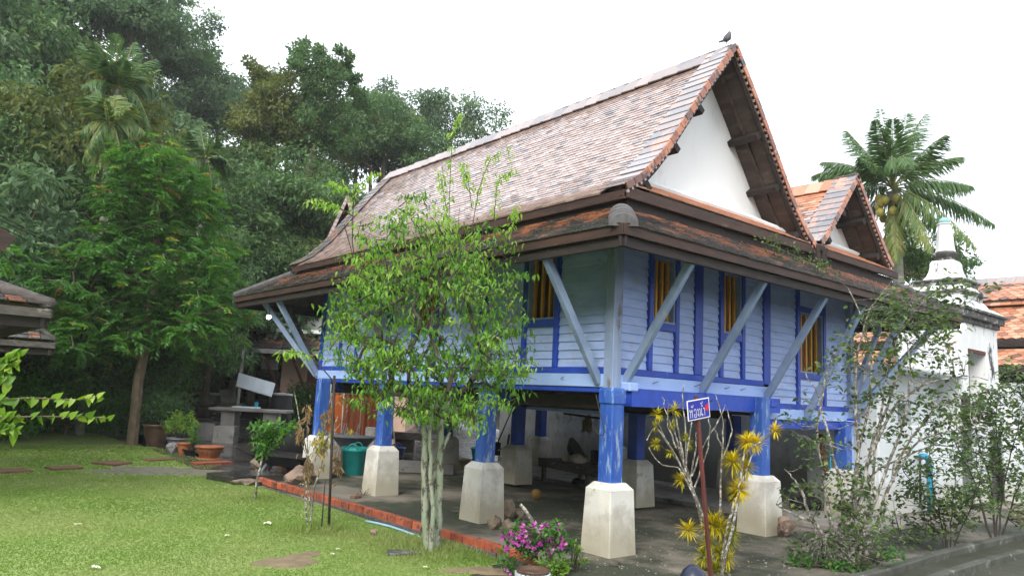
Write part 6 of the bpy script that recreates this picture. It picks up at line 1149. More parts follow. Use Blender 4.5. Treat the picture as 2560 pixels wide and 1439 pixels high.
flat('flat_stone', 'dark flat stone lying in the grass left of the flowering tree', 'stone', (1010, 1386), .34, .22, .035, 'kerb', -.5); flat('tile_chip', 'dark chip of wood in front of the nearest pier', 'wood chip', (1538, 1412), .13, .08, .035, 'wood_gr', .5); flat('brick', 'broken brick lying at the foot of the third pier', 'brick', (890, 1244), .16, .1, .04, 'redslab', .3)
# fallen blossoms and leaves on the lawn
for k, (uv, s_, lb) in enumerate([((672, 1314), .07, 'large pale fallen blossom in the middle of the lawn'), ((232, 1428), .05, 'pale fallen blossom near the bottom left of the lawn'), ((566, 1346), .04, 'yellow fallen leaf in the lawn below the large blossom'), ((192, 1318), .04, 'small pale petal at the left of the lawn'), ((833, 1392), .03, 'white petal right of the bare soil patch'), ((846, 1380), .03, 'white petal next to the soil patch and the flat stone'), ((1062, 1425), .03, 'white petal below the flowering tree foot'), ((762, 1215), .07, 'scrap of white paper beside the large boulder')]):
    c = gp(*uv)+[0, 0, .035]; b = MB(); g = np.random.default_rng(k+90); n = 7; a = g.uniform(0, 6.28, n); b.bigleaves(c+g.normal(0, s_*.3, (n, 3))*[1, 1, .15], np.stack([np.cos(a), np.sin(a), .25+0*a], 1), np.repeat([[0, 0, 1.]], n, 0), s_, s_*.5, .6, droop=.3); o = b.build('fallen_blossom' if k != 7 else 'paper_scrap', M['petal'], loc=c); tag(o, lb, 'blossom' if k < 7 else 'paper')
b = MB(); g = np.random.default_rng(99)
for _ in range(60):
    c = gp(g.uniform(0, 330), g.uniform(1080, 1160))+[0, 0, .035]; a = g.uniform(0, 6.28); b.bigleaves(c[None], np.array([[math.cos(a), math.sin(a), .15]]), np.array([[0, 0, 1.]]), .09, .04, g.random()*.4)
for _ in range(50):
    c = gp(g.uniform(1320, 2000), g.uniform(1260, 1438))+[0, 0, .008]; a = g.uniform(0, 6.28); b.bigleaves(c[None], np.array([[math.cos(a), math.sin(a), .1]]), np.array([[0, 0, 1.]]), .045, .022, g.random())
o = b.build('leaf_litter', M['leaf_dead'], kind='stuff'); tag(o, 'scattered dry fallen leaves on the lawn and the dirt', 'leaves', kind='stuff')
b = MB(); n = 2600; pu = g.uniform(1250, 2560, n); pv = g.uniform(1230, 1439, n); P = np.array([onz(a, c) for a, c in zip(pu, pv)]); s_ = .004+.012*g.random(n)**3; d = np.array([[1, 0, 0], [-.5, .87, 0], [-.5, -.87, 0], [0, 0, .8]]); V = (P[:, None]+d[None]*s_[:, None, None]*(.7+.6*g.random((n, 4, 1)))).reshape(-1, 3); i = np.arange(n)[:, None]*4; b.add(V, np.concatenate([i+[0, 1, 3], i+[1, 2, 3], i+[2, 0, 3]])); o = b.build('pebbles', M['conc'], kind='stuff'); tag(o, 'small loose pebbles scattered on the packed dirt', 'pebbles', kind='stuff')
# ------------------------------------------------------------------ things in the yard
def lathe_thing(name, label, cat, uv, prof, m, n=22, group=None, extra=None, dz=0.):
    c = gp(*uv)+[0, 0, dz]; o = MB().lathe(prof, c, n).build(name, M[m], loc=c, smooth=True); tag(o, label, cat, group); return o, c
def pot(label, uv, r, h, m='terra', plant=None, pm='leaf_mid', name='plant_pot', rim=True, base=True, seed=0, pl=.08, ph=.3, pn=40, pw=None):
    c = gp(*uv); t = thing(name, label, 'pot', c); p = [(r*.6, 0), (r*.72, h*.2), (r*.95, h*.7), (r, h*.86), (r*1.1, h*.9), (r*1.12, h), (r*.98, h), (r*.92, h*.85), (.001, h*.82)]; b = MB(); b.lathe(p, c, 22); b.build('pot_body', M[m], t, smooth=True)
    MB().lathe([(r*.93, h*.84), (r*.5, h*.88), (.001, h*.9)], c, 16).build('soil', M['hillground'], t)
    if plant:
        g = np.random.default_rng(seed); n = pn; pw = pw or r; q = c+[0, 0, h]; C = q+unit(g.normal(size=(n, 3)))*(g.random((n, 1))**.5)*[pw, pw, ph*.6]+[0, 0, ph*.7]; b = MB()
        for x in C: b.tube([q+(x-q)*[.2, .2, .0], (x+q)/2, x], [.006, .004, .002], 3, cap=False)
        b.build('stems', M['bark_dk'], t); idx = np.repeat(np.arange(n), 12); N = len(idx); b = MB(); b.leaves(C[idx]+g.normal(0, pl*.6, (N, 3)), g.normal(size=(N, 3))+(0, 0, .1), unit(np.array([0, 0, 1.])+g.normal(size=(N, 3))*.6), pl*(.6+.7*g.random(N)), pl*.45, np.clip(g.normal(.5, .2, N), 0, 1)); b.build('leaves', M[pm], t)
    return t, c
pot('large dark clay jar with a shrub right of the garden tree trunk', (388, 1112), .30, .48, 'terra_dk', True, 'leaf_dark', seed=1, ph=.55, pn=50, pw=.5)
pot('dark plastic pot between the garden tree trunk and the large clay jar', (357, 1102), .17, .22, 'black', True, 'leaf_mid', seed=2, ph=.3, pn=20)
pot('grey basin filled with a feathery yellow green plant', (448, 1128), .27, .30, 'greytub', True, 'leaf_lime', seed=3, ph=.42, pl=.06, pn=60, pw=.42)
pot('small scalloped terracotta pot behind the black bowl', (459, 1137), .15, .26, 'terra', seed=4)
pot('shallow black bowl with a small bonsai beside the terracotta bowl', (481, 1140), .20, .15, 'black', True, 'leaf_mid', seed=5, ph=.40, pl=.05, pn=26, pw=.16)
t, c = pot('wide patterned terracotta bowl on a red saucer at the terrace edge', (522, 1146), .27, .26, 'terra', seed=6)
b = MB(); b.lathe([(.24, -.0), (.27, .03), (.27, .05), (.1, .05)], c-[0, 0, .03], 22); b.build('saucer', M['terra'], t, smooth=True); b = MB()
for k in range(20): a = k*PI/10; b.box(c+[.275*math.cos(a), .275*math.sin(a), .15], (.012, .04, .05), rz=a)
b.build('relief', M['terra_dk'], t, kind='stuff')
pot('round brown pot holding a curved bare trunk by the stone benches', (508, 1040), .42, .42, 'terra_dk', True, 'leaf_hill2', seed=7, ph=.3, pn=14, pw=.5)
c7 = gp(508, 1040); o = MB().tube([c7+[0, 0, .38], c7+[-.12, 0, .6], c7+[-.08, 0, .9], c7+[.08, .0, 1.15]], [.07, .08, .07, .05], 8).build('bonsai_trunk', M['rock2'], loc=c7, smooth=True); tag(o, 'curved orange brown trunk rising from the round brown pot', 'tree stump')
flat('wet_plinth', 'dark wet concrete plinth between the terracotta bowl and the sapling', 'plinth', (612, 1200), 1.0, .75, .12, 'wet', .25)
flat('brick_strip', 'red brick strip under the terracotta bowl on the terrace edge', 'brick strip', (530, 1160), .75, .3, .05, 'brick', .2)
# concrete table, seats
def legs_table(label, uv, w, d, h, th, m, name='stone_table', lw=.35, rz=0.):
    c = gp(*uv); t = thing(name, label, 'table', c); MB().box(c+[0, 0, h-th/2], (w, d, th), rz=rz, ch=.01).build('table_top', M[m], t)
    for s_ in (-1, 1): a = np.array([math.cos(rz), math.sin(rz), 0])*s_*w*.27; MB().box(c+a+[0, 0, (h-th)/2], (lw, d*.6, h-th), rz=rz, ch=.01).build('leg', M[m], t)
    return t, c
legs_table('wide grey concrete table with two slab legs in the wet yard', (622, 1106), 1.95, .75, .86, .07, 'conc', rz=RZ+.05)
flat('concrete_stool', 'square concrete block seat in front of the concrete table', 'seat', (563, 1106), .5, .5, .42, 'conc', RZ+.1); flat('concrete_stool', 'concrete block seat left of the one in front of the table', 'seat', (520, 1100), .45, .5, .44, 'conc', RZ)
c = gp(622, 1106); X_ = np.array([rt[0], rt[1], 0]); X_ /= np.linalg.norm(X_)
o = MB().box(c-X_*.15+[0, 0, .885], (.65, .3, .04), rz=RZ, ch=.008).build('white_tray', M['boardwhite'], loc=c); tag(o, 'thin white tray lying on the concrete table', 'tray')
o = MB().lathe([(.05, .87), (.05, 1.03), (.045, 1.03), (.04, .9)], c+X_*.1, 12).build('blue_cup', M['pvc'], loc=c); tag(o, 'pale blue cup standing on the concrete table', 'cup')
t = thing('covered_bin', 'tall black bin with silver rim standing behind the concrete table', 'bin', c+X_*.5+np.array([-X_[1], X_[0], 0])*.75); cb_ = c+X_*.5+np.array([-X_[1], X_[0], 0])*.75; MB().lathe([(.34, .0), (.34, .2), (.27, 1.24), (.25, 1.24), (.3, .02)], cb_, 20).build('bin_body', M['black'], t, smooth=True); MB().lathe([(.29, 1.23), (.29, 1.27), (.001, 1.30)], cb_, 20).build('lid', M['steel'], t)
def bench(label, uv, sc_=1., rz=0.):
    c = gp(*uv); t = thing('stone_bench', label, 'bench', c); a = RZ+rz; ax = np.array([math.cos(a), math.sin(a), 0]); ay = np.array([-ax[1], ax[0], 0]); P = lambda x, y, z: c+(ax*x+ay*y)*sc_+np.array([0, 0, z])*sc_
    b = MB(); b.box(P(0, 0, .42), (.95*sc_, .4*sc_, .07*sc_), rz=a, ch=.015); b.build('seat', M['stonebench'], t); R3 = np.array([ax, ay*math.cos(.25)+np.array([0, 0, -math.sin(.25)]), ay*math.sin(.25)+np.array([0, 0, math.cos(.25)])]).T; MB().box(P(-.0, .26, .70), (.95*sc_, .06*sc_, .5*sc_), R=R3, ch=.02).build('backrest', M['stonebench'], t)
    for s_ in (-.3, .3): MB().box(P(s_, 0, .19), (.1*sc_, .3*sc_, .38*sc_), rz=a, ch=.01).build('leg', M['stonebench'], t)
bench('high backed speckled stone bench behind the round brown pot', (548, 1030), 1.25, -1.0); bench('low speckled stone bench at the right of the round stone table', (580, 1038), .95, 1.3)
c = gp(520, 1034); t = thing('round_stone_table', 'round speckled stone table between the stone benches', 'table', c); MB().lathe([(.55, .66), (.58, .68), (.58, .74), (.001, .75)], c, 22).build('table_top', M['stonebench'], t); MB().lathe([(.28, 0), (.12, .3), (.25, .66)], c, 14).build('leg', M['stonebench'], t)
# retaining bank of dark rubble behind the benches
c = at(640, 960, 32); o = thing('rubble_bank', 'dark rubble stone bank behind the leaning white board', 'retaining wall', (c[0], c[1], .5)); b = MB(); g = np.random.default_rng(5)
for i in range(420): q = c+X_*g.uniform(-4.4, 1.6)+np.array([0, 0, 0]); q[2] = g.uniform(.6, 2.6); b.box(q+g.normal(0, .12, 3)*[1, 1, 0], (.26*g.uniform(.5, 1.4), .5, .16*g.uniform(.5, 1.4)), rz=RZ+g.normal(0, .3), ch=.03, r=g.random())
M['rubble'] = mat('dark_rubble', (.05, .042, .036), (.03, .027, .022), 3, rough=.9, bump=.6, bs=14, c3=(.16, .12, .09), s3=3, t3=.60, rv=.3); b.build('stone', M['rubble'], o, kind='stuff')
# leaning white board
Pb = [at(597, 931, 21.4), at(687, 957, 20.8), at(677, 990, 20.6), at(590, 964, 21.2)]; t = thing('white_board', 'white speckled board leaning tilted against a post behind the concrete table', 'board', (Pb[3][0], Pb[3][1], .4)); b = MB(); nb = unit(np.cross(Pb[1]-Pb[0], Pb[3]-Pb[0])); nb = nb if nb@fw < 0 else -nb; Bk = [p-nb*.05 for p in Pb]; F6 = [[0, 1, 2, 3], [7, 6, 5, 4], [0, 4, 5, 1], [1, 5, 6, 2], [2, 6, 7, 3], [3, 7, 4, 0]]; b.add(list(Pb)+Bk, F6); b.build('panel', M['boardwhite'], t)
q = at(602, 930, 21.6); z0 = float(gz(q[0], q[1])); MB().span((q[0], q[1], z0), (q[0], q[1], 2.6), .07, .07).build('support_post', M['conc'], t); q = at(680, 980, 21.2); z0 = float(gz(q[0], q[1])); MB().span((q[0], q[1], z0), (q[0], q[1], q[2]), .06, .06).build('support_post', M['conc'], t)
# black water jar and black barrow
c = gp(712, 1186)+unit(np.array([fw[0], fw[1], 0]))*.5; c[2] = 0; t = thing('black_jar', 'huge round black water jar beside the far left pier', 'jar', c); MB().lathe([(.25, .22), (.42, .38), (.47, .55), (.44, .72), (.35, .82), (.34, .90), (.36, .92), (.33, .92), (.31, .84), (.001, .80)], c, 26).build('jar_body', M['black'], t, smooth=True); MB().lathe([(.3, 0), (.27, .24), (.001, .24)], c, 16).build('stand', M['terra_dk'], t)
c = gp(700, 1192); ax = unit(np.array([rt[0], rt[1], 0])); ay = np.array([-ax[1], ax[0], 0]); P = lambda x, y, z: c+ax*x+ay*y+np.array([0, 0, z]); t = thing('black_barrow', 'black plastic wheelbarrow parked in front of the black jar', 'wheelbarrow', c)
b = MB(); T_ = [P(-.45, -.3, .40), P(.45, -.26, .36), P(.45, .3, .38), P(-.45, .3, .42)]; Bt = [P(-.32, -.18, .22), P(.30, -.16, .2), P(.3, .2, .2), P(-.32, .2, .22)]; b.add(T_+Bt, [[0, 1, 5, 4], [1, 2, 6, 5], [2, 3, 7, 6], [3, 0, 4, 7], [4, 5, 6, 7], [0, 4, 5, 1][::-1], [1, 5, 6, 2][::-1]]); b.build('tray', M['black'], t)
b = MB(); b.tube([P(-.47, -.31, .41), P(.47, -.27, .37), P(.47, .31, .39), P(-.47, .31, .43), P(-.47, -.31, .41)], .022, 8); b.build('rim', M['black'], t, smooth=True)
for y_ in (-.2, .2): MB().tube([P(-.2, y_, .24), P(-.28, y_-.02, .1), P(-.25, y_-.05, .0)], [.03, .03, .035], 8).build('leg', M['greytub'], t, smooth=True)
MB().tube([P(.28+.15*math.cos(a), .02, .15+.15*math.sin(a)) for a in np.linspace(0, 2*PI, 17)], .035, 8).build('wheel', M['black'], t, smooth=True)
MB().tube([P(-.75, -.25, .5), P(-.3, -.2, .3), P(.25, 0, .15)], .018, 6).build('handle', M['black'], t)
# baskets, tub, buckets
def basket(label, uv, r, h, m='teal', name='basket', off=0., handles=True, solid=True):
    c = gp(*uv)+unit(np.array([fw[0], fw[1], 0]))*r*.8; c[2] = float(gz(c[0], c[1]))+off; t = thing(name, label, name, c); MB().lathe([(r*.72, 0), (r*.78, .02), (r*.97, h*.85), (r*1.02, h*.86), (r*1.03, h*.90), (r*1.0, h), (r*.94, h), (r*.7, .04), (.001, .04)], c, 26).build('wall', M[m], t, smooth=True)
    if handles:
        for s_ in (-1, 1): MB().tube([c+X_*r*.35*math.cos(a)+np.array([-X_[1], X_[0], 0])*s_*r*.95+np.array([0, 0, h*.95+.1*math.sin(a)]) for a in np.linspace(0, PI, 9)], .014, 6).build('handle', M[m], t, smooth=True)
    return c
basket('tall woven teal plastic basket left of the third pier', (878, 1188), .26, .52)
basket('teal tub with tools behind the second pier', (1200, 1150), .26, .30, name='tub')
basket('cream plastic bucket on the concrete slab left of the second pier', (1158, 1172), .16, .22, 'cream', 'bucket', handles=False)
c = gp(1158, 1172)
basket('navy plastic bucket behind the third pier', (985, 1146), .24, .26, 'navy', 'bucket')
t = thing('grey_tub', 'large shallow grey tub on top behind the teal basket', 'tub', gp(890, 1160)); c = at(885, 1090, 16.3); b = MB(); b.lathe([(.28, -.22), (.44, -.03), (.50, 0), (.47, 0), (.26, -.2), (.001, -.2)], c, 26); b.build('wall', M['greytub'], t, smooth=True)
b = MB(); z0 = float(gz(c[0], c[1])); b.box((c[0], c[1], (z0+c[2]-.22)/2), (.35, .35, c[2]-.22-z0)); b.build('stand', M['wood_gr'], t)
# concrete kerb step under the house and stacked boards, low platform
flat('concrete_step', 'low concrete step with pale edge behind the third pier', 'step', (1040, 1178), 1.6, .5, .2, 'conc', RZ); flat('plaster_block', 'stained white plaster block behind the third post', 'block', (922, 1150), .22, .22, .75, 'plaster', RZ)
c = gp(1010, 1130); t = thing('plank_stack', 'short stack of old planks behind the third post', 'planks', c)
for k in range(4): MB().box(c+[0, 0, .35+.05*k], (.9, .25, .035), rz=RZ+.05*k, ch=.004).build('plank', M['wood_gr'], t)
MB().box(c+[0, 0, .16], (.5, .2, .32), rz=RZ).build('trestle', M['wood_dk'], t)
c = gp(1105, 1135); flat('pink_block', 'pale pink block standing behind the flowering tree trunk', 'block', (1100, 1140), .5, .3, .38, 'peach', RZ)
# robes on a rack
c = at(895, 1075, 19.5); c[2] = float(gz(c[0], c[1])); t = thing('clothes_rack', 'metal rack hung with orange and rust cloths in the yard behind the house', 'clothes rack', c); P = lambda x, y, z: c+X_*x+np.array([-X_[1], X_[0], 0])*y+np.array([0, 0, z])
for s_ in (-.75, .75):
    for q in (-.25, .25): MB().span(P(s_+q, .0, 0), P(s_-q*.1, 0, 1.45), .025, .025).build('leg', M['steel'], t)
MB().span(P(-.95, 0, 1.45), P(.95, 0, 1.45), .03, .03).build('rail', M['steel'], t)
for k, (x, w, m_) in enumerate(((-.62, .34, 'robe'), (-.2, .42, 'robe_dk'), (.25, .4, 'robe_dk'), (.62, .3, 'robe'))):
    b = MB(); nx = 10; xs = np.linspace(x-w/2, x+w/2, nx)
    for side in (0,):
        A_ = [P(x_, .02+.035*math.sin(i*2.1+k), 1.47) for i, x_ in enumerate(xs)]; B_ = [P(x_*1.0+.02*math.sin(i), .03+.06*math.sin(i*1.7+k), .45+.06*math.sin(k*2)) for i, x_ in enumerate(xs)]; n0 = len(A_); b.add(A_+B_+[p+[0, .03, 0] for p in A_]+[p+[0, .03, 0] for p in B_], [[i, i+1, i+1+nx, i+nx] for i in range(nx-1)]+[[i+2*nx, i+3*nx, i+1+3*nx, i+1+2*nx] for i in range(nx-1)])
    b.build('cloth', M[m_], t, smooth=True)
# folding chairs of steel tube seen through the near post gap
for k, u_ in enumerate((842, 872)):
    c = at(u_, 1085, 17.5); c[2] = float(gz(c[0], c[1])); o = MB()
    for s_ in (-.16, .16): o.tube([c+X_*(s_-.08), c+X_*(s_+.05)+[0, 0, .85]], .012, 5); o.tube([c+X_*(s_+.12), c+X_*(s_-.06)+[0, 0, .55]], .012, 5)
    o = o.build('folding_stand', M['steel'], loc=c); tag(o, ['left crossed steel stand under the far corner of the house', 'right crossed steel stand under the far corner of the house'][k], 'stand')
# low platform bench under the house with its load
c = onz(1410, 1218, .08); c = np.array([3.75, 4.55, .08]); t = thing('low_platform', 'low wooden platform bench under the house behind the nearest pier', 'bench', c)
a0 = onz(1350, 1200, .08); a1 = onz(1462, 1226, .08); d = unit(a1-a0); nrm = np.array([-d[1], d[0], 0]); nrm = nrm if nrm@fw > 0 else -nrm; L = np.linalg.norm(a1-a0); hz = .40
def PP(x, y, z): return a0+d*x+nrm*y+np.array([0, 0, z])
RP = math.atan2(d[1], d[0])
for x in np.arange(0, 8): MB().box(PP(L/2+.2, .08+.12*x, hz), (L+.7, .112, .03), rz=RP, ch=.003).build('slat', M['wood_gr'], t)
MB().box(PP(L/2+.2, .02, hz-.075), (L+.6, .03, .12), rz=RP, ch=.004).build('apron', M['wood_gr'], t)
for x, y in ((.05, .05), (L, .05), (.05, .9), (L, .9)): MB().box(PP(x, y, hz/2-.01), (.07, .07, hz-.02), rz=RP, ch=.005).build('leg', M['wood_gr'], t)
q = PP(.42, .45, hz+.015); o = MB().lathe([(.2, 0), (.30, .12), (.31, .14), (.29, .14), (.18, .02), (.001, .02)], (0, 0, 0), 20).build('basin', M['black'], smooth=True); o.location = q+[0, 0, .0]; o.rotation_euler = (1.0, 0, .5); o.location.z += .10; tag(o, 'black basin propped on its side on the low platform', 'basin')
import bmesh
def blob(name, label, cat, c, sz, m, seed, n=3):
    g = np.random.default_rng(seed); bm = bmesh.new(); bmesh.ops.create_icosphere(bm, subdivisions=n, radius=1.); V = np.array([v.co for v in bm.verts]); F_ = np.array([[v.index for v in f.verts] for f in bm.faces]); bm.free(); A = g.normal(size=(3, 3))*2.2; V = V*(1+.12*np.sin(V@A).sum(1, keepdims=True)); V = V*np.array(sz)/2; V[:, 2] = np.maximum(V[:, 2], -sz[2]*.33)+sz[2]*.33; b = MB(); b.add(V+c, F_); o = b.build(name, M[m], loc=c, smooth=True); tag(o, label, cat); return o
blob('cloth_sack', 'cream cloth sack slumped on the low platform', 'sack', PP(.85, .3, hz+.015), (.42, .3, .2), 'sack', 3); blob('cloth_sack', 'tan crumpled bag at the left of the cream sack on the low platform', 'sack', PP(.6, .22, hz+.015), (.26, .2, .14), 'sack', 4)
o = MB().box(PP(1.12, .5, hz+.14), (.16, .16, .25), rz=RP, ch=.01).build('dark_can', M['black'], loc=PP(1.12, .5, hz)); tag(o, 'dark square can standing at the right end of the low platform', 'can')
blob('footwear', 'dark shoes piled under the low platform', 'shoes', PP(.55, .5, 0), (.35, .2, .12), 'black', 6)
c = onz(1340, 1248, 0); o = MB().lathe([(.001, 0)]+[(.088*math.sin(a), .088-.088*math.cos(a)) for a in np.linspace(.2, PI-.2, 12)]+[(.001, .176)], c, 20).build('ball', M['yball'], loc=c, smooth=True); tag(o, 'yellow brown ball on the dirt under the house', 'ball')
# sticks and shovel leaning at the back
def stick(label, p, q, r, m, name='pole', cat='pole'): o = MB().tube([p, (p+q)/2, q], r, 7).build(name, M[m], loc=p, smooth=True); tag(o, label, cat); return o
t = thing('shovel', 'dark shovel leaning on the white wall behind the second row of posts', 'shovel', (4, 8, 0)); p = at(1240, 1115, 16.2); q = at(1290, 1000, 16.6); MB().tube([p, q], .015, 6).build('handle', M['wood_dk'], t); MB().box(p+[0, 0, -.05], (.2, .03, .28), rz=RZ, ch=.01).build('blade', M['black'], t)
stick('dark wooden stake leaning by the second row pier', onz(1258, 1180, 0), at(1273, 1086, 14.2), .022, 'wood_dk'); stick('thin pale pipe slanting in front of the second row pier', at(1245, 1125, 15.), at(1290, 1108, 15.2), .014, 'steel'); stick('dark bamboo pole hung under the floor at the back of the undercroft', at(1410, 1033, 14.5), at(1500, 1045, 13.5), .02, 'wood_dk')
# hung broom
c = at(1470, 1040, 13.9); b = MB(); g = np.random.default_rng(8); n = 60; b.leaves(np.repeat(c[None], n, 0)+g.normal(0, .03, (n, 3)), g.normal(size=(n, 3))*.2+[0, 0, -1.], unit(g.normal(size=(n, 3))), .3, .02, .1); o = b.build('hanging_broom', M['leaf_dead'], loc=c); tag(o, 'small dark brush hanging under the floor of the house', 'brush')
# red brown bent trunk, cyan pipes, tarp under the right half
P = [ony(u, v, .15) for u, v in ((2052, 1085), (2058, 1130), (2064, 1190), (2066, 1240), (2066, 1283))]; P[-1][2] = .05; o = MB().tube(P, [.03, .045, .045, .04, .045], 8).build('bent_pole', M['rust'], loc=P[-1], smooth=True); tag(o, 'bent red brown pole standing under the lower right part of the house', 'pole')
P = [ony(u, v, .1) for u, v in ((2076, 1100), (2076, 1180))]; P[1][2] = .1; stick('thin cyan pipe on the wall beside the last blue post', P[1], P[0], .02, 'pvc', 'water_pipe', 'pipe')
blob('dark_tarp', 'dark tarpaulin heap on the slab beside the bent pole', 'tarpaulin', onz(2025, 1272, .08), (.7, .4, .24), 'black', 9)
c = np.array([7.75, -.52, 0]); t = thing('drain_pipe', 'thick cyan plastic pipe with elbow standing against the white wall', 'pipe', c); P = [ony(2327, 1284, -.45), ony(2325, 1200, -.45), ony(2322, 1150, -.45), ony(2314, 1140, -.45), ony(2302, 1140, -.42)]; P[0][2] = -.02; MB().tube(P, .055, 12).build('pipe', M['pvc'], t, smooth=True); MB().tube([ony(2301, 1140, -.42), ony(2300, 1150, -.42), ony(2301, 1262, -.42)], .02, 8).build('vent_pipe', M['rod'], t, smooth=True)
# ------------------------------------------------------------------ sapling, withered plant and its stakes, hose
c = gp(638, 1250); Rs = math.hypot(c[0]-CAM[0], c[1]-CAM[1]); g = np.random.default_rng(80); t = thing('sapling', 'young sapling with glossy leaves and pale thin stem on the lawn', 'sapling', c); b = MB(); P = [c-[0, 0, .03], at(642, 1200, Rs), at(650, 1170, Rs), at(658, 1130, Rs), at(665, 1095, Rs)]; b.tube(P, [.022, .017, .015, .013, .009], 8)
for e in ((640, 1075), (700, 1070), (735, 1062), (670, 1060), (655, 1110), (690, 1100), (715, 1085)): b.tube([P[3], (P[3]+at(*e, Rs))/2+[0, 0, .03], at(*e, Rs)], [.008, .006, .004], 5)
b.build('stem', M['bark_spot'], t, smooth=True); C = []
for (uv, a, k_, n) in (((665, 1095), 32, 34, 60), ((690, 1080), 34, 22, 34), ((640, 1065), 14, 10, 8), ((730, 1065), 16, 10, 10), ((660, 1125), 16, 16, 12)):
    for _ in range(n): q = g.normal(size=2); q = q/np.linalg.norm(q)*g.random()**.5; C.append(at(uv[0]+q[0]*a, uv[1]+q[1]*k_, Rs+g.uniform(-.22, .22)))
C = np.array(C); idx = np.repeat(np.arange(len(C)), 6); N = len(idx); b = MB(); b.bigleaves(C[idx]+g.normal(0, .025, (N, 3)), g.normal(size=(N, 3))+(0, 0, .3), unit(np.array([0, 0, 1.])+g.normal(size=(N, 3))*.5), .085*(.7+.6*g.random(N)), .045, g.random(N)*.95, droop=.15); b.build('leaves', M['leaf_dark' if 0 else 'leaf_mid'], t)
c = gp(775, 1322); Rs = math.hypot(c[0]-CAM[0], c[1]-CAM[1]); t = thing('withered_plant', 'withered plant with hanging brown leaves tied beside the iron stakes', 'plant', c); b = MB()
for s_, r_ in (([(775, 1322), (779, 1270), (785, 1220), (795, 1190), (810, 1140), (816, 1100), (830, 1075), (845, 1040)], .014), ([(770, 1322), (765, 1270), (768, 1180), (765, 1120), (750, 1060), (742, 1010), (735, 975)], .009), ([(780, 1320), (772, 1230), (770, 1160), (768, 1080), (768, 1030)], .008), ([(768, 1318), (762, 1240), (766, 1160), (776, 1100)], .007), ([(830, 1085), (850, 1060), (870, 1030)], .007), ([(795, 1190), (770, 1150), (755, 1110), (760, 1070)], .006)):
    P = np.array([at(u, v, Rs) for u, v in s_]); b.tube(P, np.linspace(r_, r_*.5, len(P)), 6, cap=False)
b.build('stems', M['bark_spot'], t, smooth=True); b = MB()
for (uv, a, k_, n, tn) in (((770, 1170), 10, 40, 60, .4), ((752, 1080), 8, 26, 40, .45), ((800, 1110), 16, 36, 60, .75), ((808, 1090), 14, 26, 34, .97), ((818, 1040), 12, 30, 46, .4), ((842, 1150), 9, 34, 50, .4), ((876, 1075), 5, 12, 10, .8), ((772, 1030), 8, 24, 30, .4), ((860, 1000), 12, 16, 16, .5)):
    C = np.array([at(uv[0]+g.normal()*a*.6, uv[1]+g.normal()*k_*.6, Rs+g.normal()*.04) for _ in range(n)]); b.bigleaves(C, g.normal(size=(n, 3))*[.5, .5, .2]+[0, 0, -1.], unit(g.normal(size=(n, 3))), .09*(.6+.7*g.random(n)), .028, np.clip(g.normal(tn, .1, n), 0, 1), droop=.2, fold=.35)
b.build('leaves', M['leaf_dead'], t)
p = gp(822, 1327); q = at(836, 938, math.hypot(p[0]-CAM[0], p[1]-CAM[1])); stick('tall dark iron stake beside the withered plant', p-[0, 0, .05], q, .016, 'rod', 'iron_stake', 'stake'); p = gp(803, 1329); q = at(813, 1200, math.hypot(p[0]-CAM[0], p[1]-CAM[1])); stick('short thin iron stake between the withered plant and the tall stake', p-[0, 0, .05], q, .008, 'rod', 'iron_stake', 'stake')
P = [gp(u, v)+[0, 0, .03] for u, v in ((915, 1308), (945, 1314), (975, 1322), (1005, 1332), (1035, 1343), (1050, 1349))]; o = MB().tube(P, .014, 8).build('garden_hose', M['hose'], loc=P[0], smooth=True); tag(o, 'pale blue hose lying in the grass along the brick edging', 'hose')
# ------------------------------------------------------------------ foreground vine reaching in from the left
Rv = 3.05; g = np.random.default_rng(81); vb = at(-260, 1100, Rv+.2); t = thing('leafy_vine', 'lime leaved vine branches reaching in from the left edge close to the camera', 'vine', (vb[0], vb[1], 0)); b = MB(); lines = [[(-120, 1035), (-40, 1012), (20, 998), (80, 994), (160, 998), (215, 998), (255, 990)], [(-120, 1060), (-40, 1048), (30, 1042), (110, 1040), (180, 1042), (235, 1042), (270, 1045)], [(-100, 960), (-40, 930), (0, 905), (30, 885), (50, 884)], [(-120, 1000), (-40, 960), (0, 925), (40, 910)], [(-110, 1080), (-40, 1075), (0, 1070), (40, 1075)]]; st = []
for ln in lines:
    P = np.array([at(u, v, Rv) for u, v in ln]); n = 24; tt = np.linspace(0, len(ln)-1, n); P = np.stack([np.interp(tt, np.arange(len(ln)), P[:, i]) for i in range(3)], 1); b.tube(P, np.linspace(.0045, .0015, n), 5, cap=False); st.append(P)
for P in st: b.tube([P[0], (P[0]+vb)/2+[0, 0, -.1], np.array([vb[0], vb[1], .8])], [.0045, .008, .012], 5, cap=False)
b.tube([(vb[0], vb[1], -.03), (vb[0]+.03, vb[1], .4), (vb[0], vb[1], .82)], [.02, .016, .012], 8); b.build('stems', M['bark'], t, smooth=True)
